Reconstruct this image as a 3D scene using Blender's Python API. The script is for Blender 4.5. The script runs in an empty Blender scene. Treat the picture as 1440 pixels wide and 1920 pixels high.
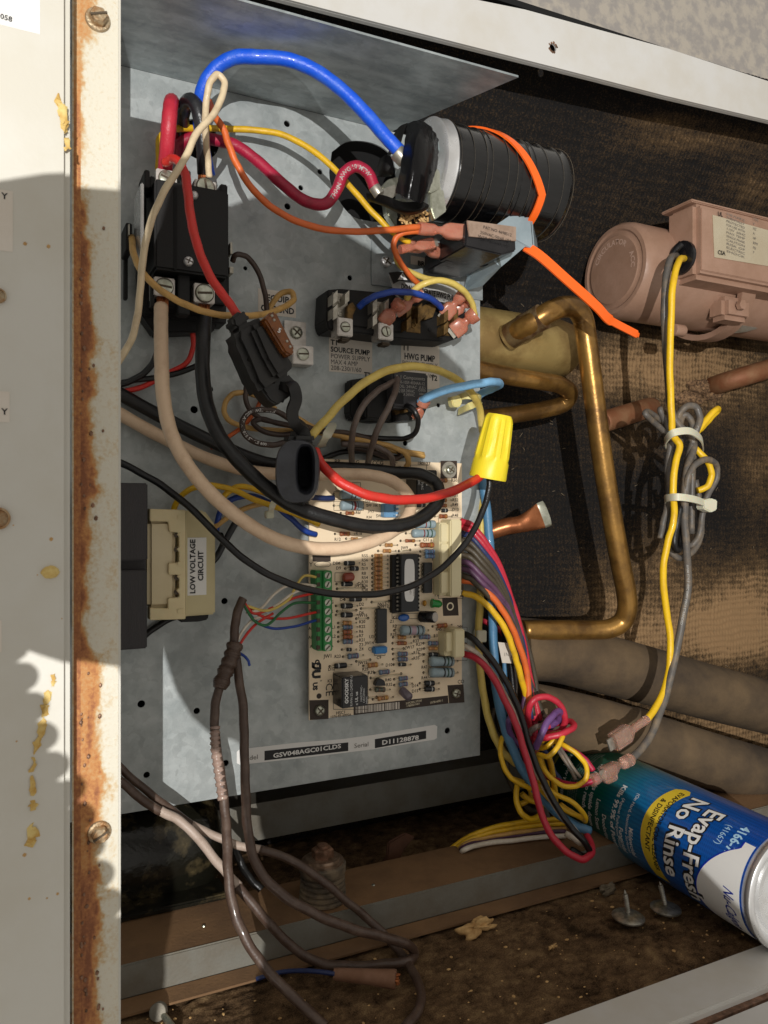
import bpy, bmesh, math, random
import numpy as np
from mathutils import Vector, Matrix
random.seed(7); np.random.seed(7)
# ------------------------------------------------------------------ camera, world, light
SC = bpy.context.scene
COL = SC.collection
R = math.radians
TH = R(26.2); F = 1450.0; YP = 0.46          # camera yaw, focal length in photo pixels, distance plane of the mounting panel
FWD = Vector((math.sin(TH), math.cos(TH), 0)); RGT = Vector((math.cos(TH), -math.sin(TH), 0)); UP = Vector((0, 0, 1))
cam = bpy.data.objects.new('camera', bpy.data.cameras.new('camera')); COL.objects.link(cam)
cam.location = (0, 0, 0); cam.rotation_euler = (R(90), 0, -TH)
cam.data.sensor_fit = 'VERTICAL'; cam.data.sensor_height = 24; cam.data.lens = 24 * F / 1920
cam.data.clip_start = 0.005; cam.data.clip_end = 50
cam.data.dof.use_dof = True; cam.data.dof.focus_distance = .50; cam.data.dof.aperture_fstop = 22
SC.camera = cam
W = bpy.data.worlds.new('World'); SC.world = W; W.use_nodes = True
bg = W.node_tree.nodes['Background']
bg.inputs[0].default_value = (1.0, 0.945, 0.86, 1); bg.inputs[1].default_value = 0.48
SC.view_settings.view_transform = 'Standard'; SC.view_settings.look = 'None'
SC.view_settings.exposure = 0.0; SC.view_settings.gamma = 1
LP = RGT * 0.08 + UP * 0.06 - FWD * 0.75      # the lamp worn behind and above the phone
kl = bpy.data.lights.new('head_lamp', 'POINT'); kl.energy = 54; kl.color = (1.0, 0.985, 0.955); kl.shadow_soft_size = 0.0024
ko = bpy.data.objects.new('head_lamp', kl); ko.location = LP; COL.objects.link(ko)

# ------------------------------------------------------------------ pixel / plane helpers (each point gets its own real distance)
def ray(px, py): return FWD + RGT * ((px - 720) / F) + UP * ((960 - py) / F)
def Q(px, py, o=0.0):                          # point o millimetres in front of the mounting panel plane
    r = ray(px, py); return r * ((YP - o * 0.001) / r.y)
def G(px, py, z):                              # point on a horizontal plane
    r = ray(px, py); return r * (z / r.z)
def D(p): return p.dot(FWD)
def mpx(n, px, py, o=0.0): return n * D(Q(px, py, o)) / F      # n photo pixels in metres at that point
ZF = -0.25; YB = 0.56

# ------------------------------------------------------------------ materials
def lin(c):
    if isinstance(c, str):
        c = [int(c[i:i + 2], 16) / 255 for i in (0, 2, 4)]
        c = [x / 12.92 if x < .04045 else ((x + .055) / 1.055) ** 2.4 for x in c]
    return tuple(c) + (1,)
MATS = {}
def mat(name, col, rough=.5, metal=0.0, vary=None, bump=None, col2=None, trans=0.0, spec=.5, coat=0.0, sss=0.0, stretch=None, ramp=(.4, .62)):
    """vary=(noise scale, amount 0..1 towards col2), bump=(scale, strength)"""
    m = bpy.data.materials.new(name); m.use_nodes = True
    nt = m.node_tree; b = nt.nodes['Principled BSDF']; L = nt.links
    c1 = lin(col)
    b.inputs['Base Color'].default_value = c1; b.inputs['Roughness'].default_value = rough
    b.inputs['Metallic'].default_value = metal; b.inputs['Specular IOR Level'].default_value = spec
    b.inputs['Transmission Weight'].default_value = trans; b.inputs['Coat Weight'].default_value = coat
    if sss: b.inputs['Subsurface Weight'].default_value = sss; b.inputs['Subsurface Scale'].default_value = .002
    geo = nt.nodes.new('ShaderNodeNewGeometry')
    src = geo.outputs['Position']
    if stretch:
        mp = nt.nodes.new('ShaderNodeMapping'); mp.inputs['Scale'].default_value = stretch
        L.new(src, mp.inputs['Vector']); src = mp.outputs['Vector']
    if vary:
        n = nt.nodes.new('ShaderNodeTexNoise'); n.inputs['Scale'].default_value = vary[0]; n.inputs['Detail'].default_value = 6; n.inputs['Roughness'].default_value = .62
        L.new(src, n.inputs['Vector'])
        r = nt.nodes.new('ShaderNodeMapRange'); r.inputs['From Min'].default_value = ramp[0]; r.inputs['From Max'].default_value = ramp[1]
        r.inputs['To Max'].default_value = vary[1]; L.new(n.outputs['Fac'], r.inputs['Value'])
        mx = nt.nodes.new('ShaderNodeMix'); mx.data_type = 'RGBA'
        mx.inputs[6].default_value = c1
        mx.inputs[7].default_value = lin(col2) if col2 is not None else tuple(x * .55 for x in c1[:3]) + (1,)
        L.new(r.outputs[0], mx.inputs[0]); L.new(mx.outputs[2], b.inputs['Base Color'])
        rr = nt.nodes.new('ShaderNodeMapRange'); rr.inputs['To Min'].default_value = max(0.03, rough - .08); rr.inputs['To Max'].default_value = min(1, rough + .14)
        L.new(n.outputs['Fac'], rr.inputs['Value']); L.new(rr.outputs[0], b.inputs['Roughness'])
    if bump:
        n2 = nt.nodes.new('ShaderNodeTexNoise'); n2.inputs['Scale'].default_value = bump[0]; n2.inputs['Detail'].default_value = 5
        L.new(src, n2.inputs['Vector'])
        bp = nt.nodes.new('ShaderNodeBump'); bp.inputs['Strength'].default_value = bump[1]; bp.inputs['Distance'].default_value = .001
        L.new(n2.outputs['Fac'], bp.inputs['Height']); L.new(bp.outputs[0], b.inputs['Normal'])
    MATS[name] = m
    return m
def wire_mat(name, col, rough=.42, dirt='6b5a48', amt=.35):
    return mat('wire_' + name, col, rough, vary=(130, min(.8, amt + .25)), col2=dirt, bump=(900, .22), coat=.06, ramp=(.46, .72))

galv = mat('galvanised_steel', 'b5bab9', .47, .30, vary=(55, .75), col2='949b9b', bump=(1100, .10), ramp=(.35, .65))
galv2 = mat('galvanised_shelf', 'aab1b2', .44, .38, vary=(35, .8), col2='868e90', bump=(900, .10), stretch=(1, 3, 1))
steelface = mat('channel_steel', '85837a', .5, .35, vary=(40, .5), col2='6f624f', bump=(600, .15))
whitepaint = mat('white_paint', 'cecbc2', .42, vary=(14, .6), col2='c3bdae', bump=(500, .05))
railpaint = mat('rail_paint', 'd2d0cc', .4, vary=(25, .5), col2='c6bfb1', bump=(300, .06))
black_pl = mat('black_plastic', '100f0f', .5, vary=(60, .5), col2='1a1816', bump=(800, .08), spec=.35)
black_gl = mat('black_gloss', '131214', .22, vary=(60, .6), col2='242224', bump=(300, .15))
black_rb = mat('black_rubber', '151414', .42, vary=(120, .7), col2='26231f', bump=(400, .2))
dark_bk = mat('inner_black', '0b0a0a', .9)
alu = mat('lug_aluminium', 'cfc9c2', .38, .55, vary=(200, .5), col2='a8a098', bump=(900, .1))
zinc = mat('zinc_screw', 'c2c3b4', .28, .85, vary=(250, .6), col2='8e8f7c')
chrome = mat('bright_band', 'dedede', .25, .6, vary=(60, .4), col2='b0aca6', bump=(120, .1))
tin = mat('tinned_tab', 'b9b4a8', .35, .7, vary=(300, .5), col2='8d8574')
brassd = mat('old_brass_tab', '7d6136', .45, .6, vary=(300, .7), col2='3d2f1e')
solder = mat('solder_flux', '5a4630', .35, .3, vary=(300, .8), col2='2c2118')
copperbare = mat('copper_strands', 'c27a4c', .35, .8, vary=(500, .5), col2='7a3f22')
brasspipe = mat('lacquered_copper_pipe', 'ab8142', .3, .7, vary=(36, .95), col2='6a4d2a', bump=(260, .16), coat=.2)
brasscyl = mat('brass_muffler', 'b39a62', .4, .5, vary=(30, .8), col2='7d6238', bump=(300, .15))
copperpipe = mat('copper_pipe', '9a5a38', .4, .6, vary=(70, .8), col2='4d2c1e', bump=(260, .2))
copperdust = mat('dusty_copper_pipe', '8c5a3c', .6, .3, vary=(60, .8), col2='9b7453', bump=(300, .3))
pumpaint = mat('taupe_pump_paint', 'a98672', .4, vary=(45, .7), col2='92705a', bump=(220, .2), ramp=(.35, .7))
plate = mat('nameplate', 'c9bda4', .4, .2, vary=(30, .5), col2='b8a88b')
insul_hose = mat('dusty_foam_hose', '40352a', .9, vary=(20, .8), col2='7b6549', bump=(260, .35), ramp=(.3, .7))
cream_pl = mat('cream_plastic', 'd9cda6', .45, vary=(30, .4), col2='c9bb92')
bobbin = mat('bobbin_plastic', 'dccb9f', .42, vary=(40, .4), col2='c9b68a', sss=.1)
corelam = mat('core_laminations', '2c2a2c', .55, vary=(60, .5), col2='3c3636', stretch=(60, 1, 1), bump=(200, .3))
paper = mat('sticker_paper', 'd9d0c4', .55, vary=(40, .35), col2='c8bcab')
paperw = mat('sticker_white', 'e2e0dc', .4)
ink = mat('black_ink', '141314', .5)
inkgrey = mat('grey_ink', '77716a', .5)
inkw = mat('white_ink', 'd8d8d6', .5)
inkpcb = mat('silkscreen_ink', '33261c', .55)
pcbm = mat('board_laminate', 'efdabb', .42, vary=(35, .5), col2='e4cca8', bump=(900, .05), coat=.1)
greenpl = mat('terminal_green', '2f8a44', .35, vary=(60, .4), col2='1f6d33')
spadem = mat('pink_nylon', 'e59c82', .22, trans=.45, vary=(90, .5), col2='c8694c', sss=.2)
spadec = mat('clear_pink_nylon', 'f0c8b4', .2, trans=.75, vary=(90, .4), col2='d3967c', sss=.2)
tiew = mat('natural_nylon_tie', 'd9d5bd', .4, sss=.15)
tieo = mat('orange_nylon_tie', 'ff6a1c', .35)
wnut = mat('yellow_wire_nut', 'f2da2e', .38, sss=.1, vary=(60, .3), col2='e2c322')
amber = mat('amber_fuse', '9a5a24', .2, trans=.35, vary=(150, .6), col2='5c3014')
rustm = mat('rusty_bolt', '94705a', .42, .55, vary=(200, .9), col2='5a4232', bump=(500, .4))
foamy = mat('expanding_foam', 'd8bf78', .6, vary=(160, .9), col2='b98d3c', bump=(300, .5))
foamt = mat('foam_crumb', 'd0aa72', .8, vary=(120, .8), col2='9c7444', bump=(400, .6))
roomw = mat('textured_plaster', 'bdb7b2', .8, vary=(45, 1), col2='d8cfc2', bump=(110, 1.0), ramp=(.42, .58))
compm = mat('compressor_black', '16150f', .22, vary=(50, .8), col2='6b5d40', bump=(220, .5), ramp=(.5, .75))
chanm = mat('dusty_channel', '836343', .75, vary=(24, .7), col2='644a33', bump=(500, .3))
resgrey = mat('resistor_grey', '8fa0a6', .4, vary=(300, .3), col2='7b8b92', bump=(600, .2))
restan = mat('resistor_tan', 'b88652', .35); resblue = mat('resistor_blue', '6d7f96', .35); resbrn = mat('resistor_brown', '9a5b38', .38)
lbblue = mat('resistor_light_blue', '7fa9d8', .35)
chipm = mat('chip_black', '1d1e20', .42, vary=(200, .3), col2='2a2b2d')
bandk = mat('band_black', '15120f', .4); bandr = mat('band_red', '7a1f18', .4); bandg = mat('band_green', '2a4a3a', .4); bandgold = mat('band_gold', 'a8842e', .35, .4); bandw = mat('band_silver', 'b5b5b0', .4)
jumpm = mat('tinned_lead', 'd8ccb0', .3, .7)
WM = {}
for n, c, r_, dd, a in [('blue', '0f55d8', .36, '4a79d0', .25), ('red', 'bd2a3c', .38, '9c2030', .3), ('crimson', 'a81d3c', .4, '7d1a2c', .4), ('scarlet', 'd02c22', .38, 'a83a24', .3),
                     ('orange', 'd9682c', .42, 'b5592c', .4), ('yellow', 'e3b41f', .4, 'b28a2a', .35), ('paleyellow', 'd8be62', .4, 'b49a52', .35), ('tan', 'c99f5c', .45, 'a57f48', .4),
                     ('beige', 'dcc7a4', .42, 'b09a7c', .35), ('cream', 'dcbfa0', .42, 'c4a283', .35), ('tape', 'b5a294', .42, '9c8676', .4), ('black', '121213', .34, '242220', .5), ('char', '1d1e21', .28, '303034', .5),
                     ('brown', '3d2d25', .42, '55453a', .5), ('jacket', '4c3a30', .42, '6a584c', .5), ('greybrown', '6c5f58', .42, '584a42', .5), ('grey', '5f5a55', .42, '8d7a62', .7),
                     ('navy', '22305c', .4, '181f3c', .4), ('midblue', '1d4196', .4, '16306c', .4), ('sky', '7fb2d8', .4, '6a93b2', .3), ('steelblue', '4d7da0', .42, '476c88', .3),
                     ('purple', '5b3a55', .42, '3e2b3c', .4), ('lilac', '6d4a80', .4, '4e3660', .4), ('green', '256b3a', .4, '1a4d2a', .3), ('white', 'dcd2c2', .42, 'b4a690', .4),
                     ('umber', '453c2e', .45, '2f2820', .4), ('sun', 'f2c41c', .38, 'd2a226', .3)]:
    WM[n] = wire_mat(n, c, r_, dd, a)

# zinc spangle on the galvanised sheets
for gm in (galv, galv2):
    nt = gm.node_tree; L = nt.links; b = nt.nodes['Principled BSDF']; old = b.inputs['Base Color'].links[0].from_socket
    vo = nt.nodes.new('ShaderNodeTexVoronoi'); vo.inputs['Scale'].default_value = 210; g_ = nt.nodes.new('ShaderNodeNewGeometry')
    no = nt.nodes.new('ShaderNodeTexNoise'); no.inputs['Scale'].default_value = 120; vm = nt.nodes.new('ShaderNodeMixRGB'); vm.inputs[0].default_value = .012
    L.new(g_.outputs['Position'], no.inputs['Vector']); L.new(g_.outputs['Position'], vm.inputs[1]); L.new(no.outputs['Color'], vm.inputs[2]); L.new(vm.outputs[0], vo.inputs['Vector'])
    hs = nt.nodes.new('ShaderNodeHueSaturation'); mr = nt.nodes.new('ShaderNodeMapRange'); mr.inputs['To Min'].default_value = .91; mr.inputs['To Max'].default_value = 1.07
    sp = nt.nodes.new('ShaderNodeSeparateColor'); L.new(vo.outputs['Color'], sp.inputs[0]); L.new(sp.outputs[0], mr.inputs['Value']); L.new(mr.outputs[0], hs.inputs['Value']); L.new(old, hs.inputs['Color']); L.new(hs.outputs[0], b.inputs['Base Color'])
    r2 = nt.nodes.new('ShaderNodeMapRange'); r2.inputs['To Min'].default_value = .34; r2.inputs['To Max'].default_value = .50; L.new(sp.outputs[1], r2.inputs['Value']); L.new(r2.outputs[0], b.inputs['Roughness'])
# ------------------------------------------------------------------ object tree
class Node:
    def __init__(s, o, w): s.o = o; s.w = w
def tag(o, label=None, cat=None, group=None, kind=None):
    if label: o['label'] = label
    if cat: o['category'] = cat
    if group: o['group'] = group
    if kind: o['kind'] = kind
def thing(name, label, cat, loc, group=None, kind=None, mtx=None):
    o = bpy.data.objects.new(name, None); COL.objects.link(o); o.empty_display_size = .01
    w = mtx if mtx is not None else Matrix.Translation(Vector(loc))
    o.matrix_world = w; tag(o, label, cat, group, kind)
    return Node(o, w)
def islands(bm):
    seen = set(); out = []
    for f in bm.faces:
        if f in seen: continue
        st = [f]; seen.add(f); cur = []
        while st:
            g = st.pop(); cur.append(g)
            for v in g.verts:
                for h in v.link_faces:
                    if h not in seen: seen.add(h); st.append(h)
        out.append(cur)
    res = []
    for cur in out:
        t = bmesh.new(); mp = {}
        for f in cur:
            for v in f.verts:
                if v not in mp: mp[v] = t.verts.new(v.co)
        for f in cur: g = t.faces.new([mp[v] for v in f.verts]); g.material_index = f.material_index; g.smooth = f.smooth
        res.append(t)
    bm.free(); return res
def objs(name, bm, mats, parent=None, **kw):
    return [obj(name, t, mats, parent, **kw) for t in islands(bm)]
def obj(name, bm, mats, parent=None, label=None, cat=None, group=None, kind=None, smooth=None, local=False, base=False):
    """bm in world coordinates -> one mesh object with its origin at its own centre (or base)"""
    me = bpy.data.meshes.new(name)
    if not isinstance(mats, (list, tuple)): mats = [mats]
    if local: bmesh.ops.transform(bm, matrix=parent.w, verts=bm.verts)
    if len(bm.verts):
        vs = [v.co for v in bm.verts]
        lo = Vector([min(v[i] for v in vs) for i in range(3)]); hi = Vector([max(v[i] for v in vs) for i in range(3)])
        c = (lo + hi) / 2
        if base: c.z = lo.z
    else: c = Vector((0, 0, 0))
    pw = parent.w if parent else Matrix.Identity(4)
    w = Matrix.Translation(c)
    bmesh.ops.transform(bm, matrix=w.inverted(), verts=bm.verts)
    bm.to_mesh(me); bm.free()
    for m in mats: me.materials.append(m)
    o = bpy.data.objects.new(name, me); COL.objects.link(o)
    if parent: o.parent = parent.o; o.matrix_basis = pw.inverted() @ w
    else: o.matrix_world = w
    if smooth is not None:
        me.polygons.foreach_set('use_smooth', [True] * len(me.polygons))
        if smooth < 3: me.set_sharp_from_angle(angle=smooth)
    tag(o, label, cat, group, kind)
    return Node(o, w)

# ------------------------------------------------------------------ shape helpers
def B(): return bmesh.new()
def faces_of(vs, bm): return list({f for v in vs for f in v.link_faces})
def box(bm, lo, hi, bev=0.0, mi=0, M=None):
    x0, y0, z0 = [min(a, b) for a, b in zip(lo, hi)]; x1, y1, z1 = [max(a, b) for a, b in zip(lo, hi)]
    t = bmesh.new()
    r = bmesh.ops.create_cube(t, size=1, matrix=Matrix.Translation(((x0 + x1) / 2, (y0 + y1) / 2, (z0 + z1) / 2)) @ Matrix.Diagonal((x1 - x0, y1 - y0, z1 - z0, 1)))
    if bev: bmesh.ops.bevel(t, geom=list(t.edges), offset=min(bev, .45 * min(x1 - x0, y1 - y0, z1 - z0)), segments=2, affect='EDGES', clamp_overlap=True)
    if M is not None: bmesh.ops.transform(t, matrix=M, verts=t.verts)
    merge(bm, t, mi)
def merge(bm, t, mi=None):
    mp = {}
    for v in t.verts: mp[v] = bm.verts.new(v.co)
    for f in t.faces:
        try:
            g = bm.faces.new([mp[v] for v in f.verts]); g.material_index = f.material_index if mi is None else mi; g.smooth = f.smooth
        except ValueError: pass
    t.free()
def pbox(bm, px0, py0, px1, py1, o0, o1, bev=0.0, mi=0):
    """box on the mounting panel; its front face (o1 mm out) spans these photo pixels"""
    ym = (py0 + py1) / 2; xm = (px0 + px1) / 2
    x0 = Q(px0, ym, o1).x; x1 = Q(px1, ym, o1).x; z0 = Q(xm, py1, o1).z; z1 = Q(xm, py0, o1).z
    box(bm, (x0, YP - o0 * .001, z0), (x1, YP - o1 * .001, z1), bev, mi)
    return x0, x1, z0, z1
def frame(d):
    d = d.normalized(); a = Vector((0, 0, 1)) if abs(d.z) < .9 else Vector((1, 0, 0))
    u = d.cross(a).normalized(); v = d.cross(u).normalized(); return u, v
def lathe(bm, p0, p1, prof, seg=16, mis=None, cap=True):
    """prof: (metres along axis from p0, radius)"""
    d = (p1 - p0).normalized(); u, v = frame(d); rings = []
    for s, r in prof:
        c = p0 + d * s
        rings.append([bm.verts.new(c + (u * math.cos(a) + v * math.sin(a)) * max(r, 1e-5)) for a in [2 * math.pi * k / seg for k in range(seg)]])
    for i in range(len(rings) - 1):
        for k in range(seg):
            f = bm.faces.new((rings[i][k], rings[i][(k + 1) % seg], rings[i + 1][(k + 1) % seg], rings[i + 1][k]))
            f.material_index = mis[i] if mis else 0
    if cap:
        f = bm.faces.new(rings[0][::-1]); f.material_index = mis[0] if mis else 0
        f = bm.faces.new(rings[-1]); f.material_index = mis[-1] if mis else 0
def cyl(bm, p0, p1, r, seg=16, mi=0, bev=0.0):
    L = (p1 - p0).length
    pr = [(0, r), (L, r)] if not bev else [(0, r - bev), (bev * .3, r - bev * .3), (bev, r), (L - bev, r), (L - bev * .3, r - bev * .3), (L, r - bev)]
    lathe(bm, p0, p1, pr, seg, [mi] * (len(pr)))
def spline(pts, n=7):
    P = [Vector(p) for p in pts]; P = [P[0] * 2 - P[1]] + P + [P[-1] * 2 - P[-2]]; out = []
    for i in range(1, len(P) - 2):
        a, b, c, d = P[i - 1], P[i], P[i + 1], P[i + 2]
        # centripetal parameters
        t0 = 0; t1 = t0 + max((b - a).length, 1e-6) ** .5; t2 = t1 + max((c - b).length, 1e-6) ** .5; t3 = t2 + max((d - c).length, 1e-6) ** .5
        for k in range(n):
            t = t1 + (t2 - t1) * k / n
            A1 = a * ((t1 - t) / (t1 - t0)) + b * ((t - t0) / (t1 - t0)); A2 = b * ((t2 - t) / (t2 - t1)) + c * ((t - t1) / (t2 - t1)); A3 = c * ((t3 - t) / (t3 - t2)) + d * ((t - t2) / (t3 - t2))
            B1 = A1 * ((t2 - t) / (t2 - t0)) + A2 * ((t - t0) / (t2 - t0)); B2 = A2 * ((t3 - t) / (t3 - t1)) + A3 * ((t - t1) / (t3 - t1))
            out.append(B1 * ((t2 - t) / (t2 - t1)) + B2 * ((t - t1) / (t2 - t1)))
    out.append(P[-2]); return out
def sweep(bm, path, r, seg=12, mi=0, cap=True, mis=None):
    """tube along path; r a number or a list"""
    n = len(path); rr = r if isinstance(r, (list, tuple)) else [r] * n
    tan = [(path[min(i + 1, n - 1)] - path[max(i - 1, 0)]).normalized() for i in range(n)]
    u, v = frame(tan[0]); rings = []
    for i in range(n):
        t = tan[i]; u = (u - t * u.dot(t)).normalized(); v = t.cross(u)
        rings.append([bm.verts.new(path[i] + (u * math.cos(a) + v * math.sin(a)) * rr[i]) for a in [2 * math.pi * k / seg for k in range(seg)]])
    for i in range(n - 1):
        for k in range(seg):
            f = bm.faces.new((rings[i][k], rings[i][(k + 1) % seg], rings[i + 1][(k + 1) % seg], rings[i + 1][k])); f.smooth = True
            f.material_index = mis[i] if mis else mi
    if cap:
        a = bm.faces.new(rings[0][::-1]); b = bm.faces.new(rings[-1]); a.material_index = b.material_index = mi
def ribbon(bm, path, side, w, th, mi=0):
    """flat strap along path; side = width direction(s)"""
    n = len(path); rings = []
    for i in range(n):
        t = (path[min(i + 1, n - 1)] - path[max(i - 1, 0)]).normalized(); s = side[i] if isinstance(side, list) else side
        s = (s - t * s.dot(t)).normalized(); nn = t.cross(s); ww = w[i] if isinstance(w, list) else w
        rings.append([bm.verts.new(path[i] + s * a * ww / 2 + nn * b * th / 2) for a, b in ((-1, -1), (1, -1), (1, 1), (-1, 1))])
    for i in range(n - 1):
        for k in range(4):
            f = bm.faces.new((rings[i][k], rings[i][(k + 1) % 4], rings[i + 1][(k + 1) % 4], rings[i + 1][k])); f.material_index = mi
    a = bm.faces.new(rings[0][::-1]); b = bm.faces.new(rings[-1]); a.material_index = b.material_index = mi
def prism(bm, pts, off, bev=0.0, mi=0):
    """closed polygon (world points) extruded by vector off"""
    t = bmesh.new(); a = [t.verts.new(p) for p in pts]; f = t.faces.new(a)
    r = bmesh.ops.extrude_face_region(t, geom=[f]); vs = [e for e in r['geom'] if isinstance(e, bmesh.types.BMVert)]
    bmesh.ops.translate(t, vec=off, verts=vs); bmesh.ops.recalc_face_normals(t, faces=t.faces)
    if bev: bmesh.ops.bevel(t, geom=list(t.edges), offset=bev, segments=2, affect='EDGES', clamp_overlap=True)
    merge(bm, t, mi)
def pprism(bm, pix, o0, o1, bev=0.0, mi=0):
    prism(bm, [Q(x, y, o1) for x, y in pix], Vector((0, (o1 - o0) * .001, 0)), bev, mi)
def sheet_with_holes(outer, holes, thick, normal):
    """outer polygon and hole loops (world, one plane) -> solid sheet"""
    bm = B(); es = []
    for lp in [outer] + holes:
        vs = [bm.verts.new(p) for p in lp]; es += [bm.edges.new((vs[i], vs[(i + 1) % len(vs)])) for i in range(len(vs))]
    bmesh.ops.triangle_fill(bm, use_beauty=True, use_dissolve=False, edges=es, normal=normal)
    r = bmesh.ops.extrude_face_region(bm, geom=list(bm.faces)); vs = [e for e in r['geom'] if isinstance(e, bmesh.types.BMVert)]
    bmesh.ops.translate(bm, vec=-Vector(normal) * thick, verts=vs); bmesh.ops.recalc_face_normals(bm, faces=bm.faces)
    return bm
def circ(px, py, rp, o=0, n=20, sx=1.0):
    c = Q(px, py, o); r = rp * D(c) / F
    return [c + Vector((math.cos(a) * r * sx, 0, math.sin(a) * r)) for a in [2 * math.pi * k / n for k in range(n)]]
# ---- lettering, converted from text curves in one go at the end
TQ = []
def text(s, parent, m, fn, size, width=None, bold=0.0, name='lettering', align='LEFT', sub=0.0, shear=0.0):
    TQ.append((s, parent, m, fn, size, width, bold, name, align, sub, shear))
def ptext(s, parent, m, px, py, hpx, o, wpx=None, rot=0, bold=0.0, align='LEFT', lift=.12, name='lettering', mirror=False, shear=0.0):
    """lettering lying on a plane o mm in front of the panel, lower left corner at pixel"""
    p = Q(px, py, o + lift); h = hpx * D(p) / F; a = R(rot)
    wm = None
    if wpx:
        if abs(rot) < 45 or abs(rot) > 135: wm = (Q(px + wpx, py, o + lift) - p).length
        else: wm = (Q(px, py + wpx, o + lift) - p).length
    ex = Vector((math.cos(a), 0, math.sin(a))); ey = Vector((-math.sin(a), 0, math.cos(a)))
    text(s, parent, m, lambda x, y, p=p, ex=ex, ey=ey: p + ex * x + ey * y, h / .73, wm, bold, name, align, 0, shear)
def flush_text():
    objs = []
    for i, (s, par, m, fn, size, width, bold, name, align, sub, shear) in enumerate(TQ):
        c = bpy.data.curves.new('t', 'FONT'); c.body = s; c.size = 1; c.offset = bold; c.align_x = align; c.resolution_u = 2; c.shear = shear
        o = bpy.data.objects.new('t', c); COL.objects.link(o); objs.append(o)
    dg = bpy.context.evaluated_depsgraph_get(); groups = {}
    for o, (s, par, m, fn, size, width, bold, name, align, sub, shear) in zip(objs, TQ):
        me = o.evaluated_get(dg).to_mesh(); t = bmesh.new(); t.from_mesh(me); o.evaluated_get(dg).to_mesh_clear()
        if not len(t.verts): t.free(); continue
        xs = [v.co.x for v in t.verts]; sx = size
        if width: sx = width / (max(xs) - min(xs))
        if sub:
            x = min(xs) * sx + sub
            while x < max(xs) * sx:
                bmesh.ops.bisect_plane(t, geom=list(t.verts) + list(t.edges) + list(t.faces), plane_co=(x / sx, 0, 0), plane_no=(1, 0, 0)); x += sub
        for v in t.verts: v.co = fn(v.co.x * sx, v.co.y * size)
        k = (id(par), name, m.name)
        if k not in groups: groups[k] = (par, name, m, bmesh.new())
        merge(groups[k][3], t, 0)
    for par, name, m, bm in groups.values(): obj(name.split('#')[0], bm, m, par)
    for o in objs:
        c = o.data; bpy.data.objects.remove(o); bpy.data.curves.remove(c)
# ---- value noise for displaced sheets
def vnoise(x, y, scale, seed):
    rs = np.random.RandomState(seed); g = rs.rand(256, 256); X = x * scale; Y = y * scale
    xi = np.floor(X).astype(int); yi = np.floor(Y).astype(int); fx = X - xi; fy = Y - yi; fx = fx * fx * (3 - 2 * fx); fy = fy * fy * (3 - 2 * fy)
    a = g[yi % 256, xi % 256]; b = g[yi % 256, (xi + 1) % 256]; c = g[(yi + 1) % 256, xi % 256]; d = g[(yi + 1) % 256, (xi + 1) % 256]
    return (a * (1 - fx) + b * fx) * (1 - fy) + (c * (1 - fx) + d * fx) * fy
def fbm(x, y, scale, seed, oc=4):
    v = 0; a = .5; t = 0
    for k in range(oc): v = v + a * vnoise(x, y, scale * 2 ** k, seed + k * 11); t += a; a *= .55
    return v / t
def grid_obj(name, P, dust, m, **kw):
    """P: (ny,nx,3) points"""
    ny, nx, _ = P.shape; me = bpy.data.meshes.new(name); c = P.reshape(-1, 3).mean(0); V = (P.reshape(-1, 3) - c)
    i = np.arange((ny - 1) * (nx - 1)); r = i // (nx - 1); q = i % (nx - 1); a = r * nx + q
    Fc = np.stack([a, a + 1, a + nx + 1, a + nx], 1)
    me.vertices.add(len(V)); me.vertices.foreach_set('co', V.astype(np.float32).ravel())
    me.loops.add(Fc.size); me.loops.foreach_set('vertex_index', Fc.ravel().astype(np.int32))
    me.polygons.add(len(Fc)); me.polygons.foreach_set('loop_start', (np.arange(len(Fc)) * 4).astype(np.int32)); me.update(calc_edges=True)
    at = me.attributes.new('dust', 'FLOAT', 'POINT'); at.data.foreach_set('value', dust.ravel().astype(np.float32))
    me.polygons.foreach_set('use_smooth', [True] * len(Fc)); me.materials.append(m)
    o = bpy.data.objects.new(name, me); o.location = c; COL.objects.link(o); tag(o, **kw); return o
def dust_mat(name, c0, c1, c2, rough=.9, fine=900):
    m = bpy.data.materials.new(name); m.use_nodes = True; nt = m.node_tree; L = nt.links; b = nt.nodes['Principled BSDF']
    b.inputs['Roughness'].default_value = rough; b.inputs['Specular IOR Level'].default_value = .06
    at = nt.nodes.new('ShaderNodeAttribute'); at.attribute_name = 'dust'
    n = nt.nodes.new('ShaderNodeTexNoise'); n.inputs['Scale'].default_value = fine; n.inputs['Detail'].default_value = 4
    g = nt.nodes.new('ShaderNodeNewGeometry'); L.new(g.outputs['Position'], n.inputs['Vector'])
    a = nt.nodes.new('ShaderNodeMath'); a.operation = 'MULTIPLY_ADD'; a.inputs[1].default_value = .8; L.new(n.outputs['Fac'], a.inputs[0])
    s = nt.nodes.new('ShaderNodeMath'); s.operation = 'SUBTRACT'; s.inputs[1].default_value = .4; L.new(at.outputs['Fac'], s.inputs[0]); L.new(s.outputs[0], a.inputs[2])
    r = nt.nodes.new('ShaderNodeValToRGB'); e = r.color_ramp.elements; e[0].color = lin(c0); e[0].position = .15; e[1].color = lin(c2); e[1].position = .85
    k = e.new(.45); k.color = lin(c1); L.new(a.outputs[0], r.inputs[0]); L.new(r.outputs[0], b.inputs['Base Color'])
    bp = nt.nodes.new('ShaderNodeBump'); bp.inputs['Strength'].default_value = .5; bp.inputs['Distance'].default_value = .0008
    L.new(n.outputs['Fac'], bp.inputs['Height']); L.new(bp.outputs[0], b.inputs['Normal'])
    return m
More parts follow.
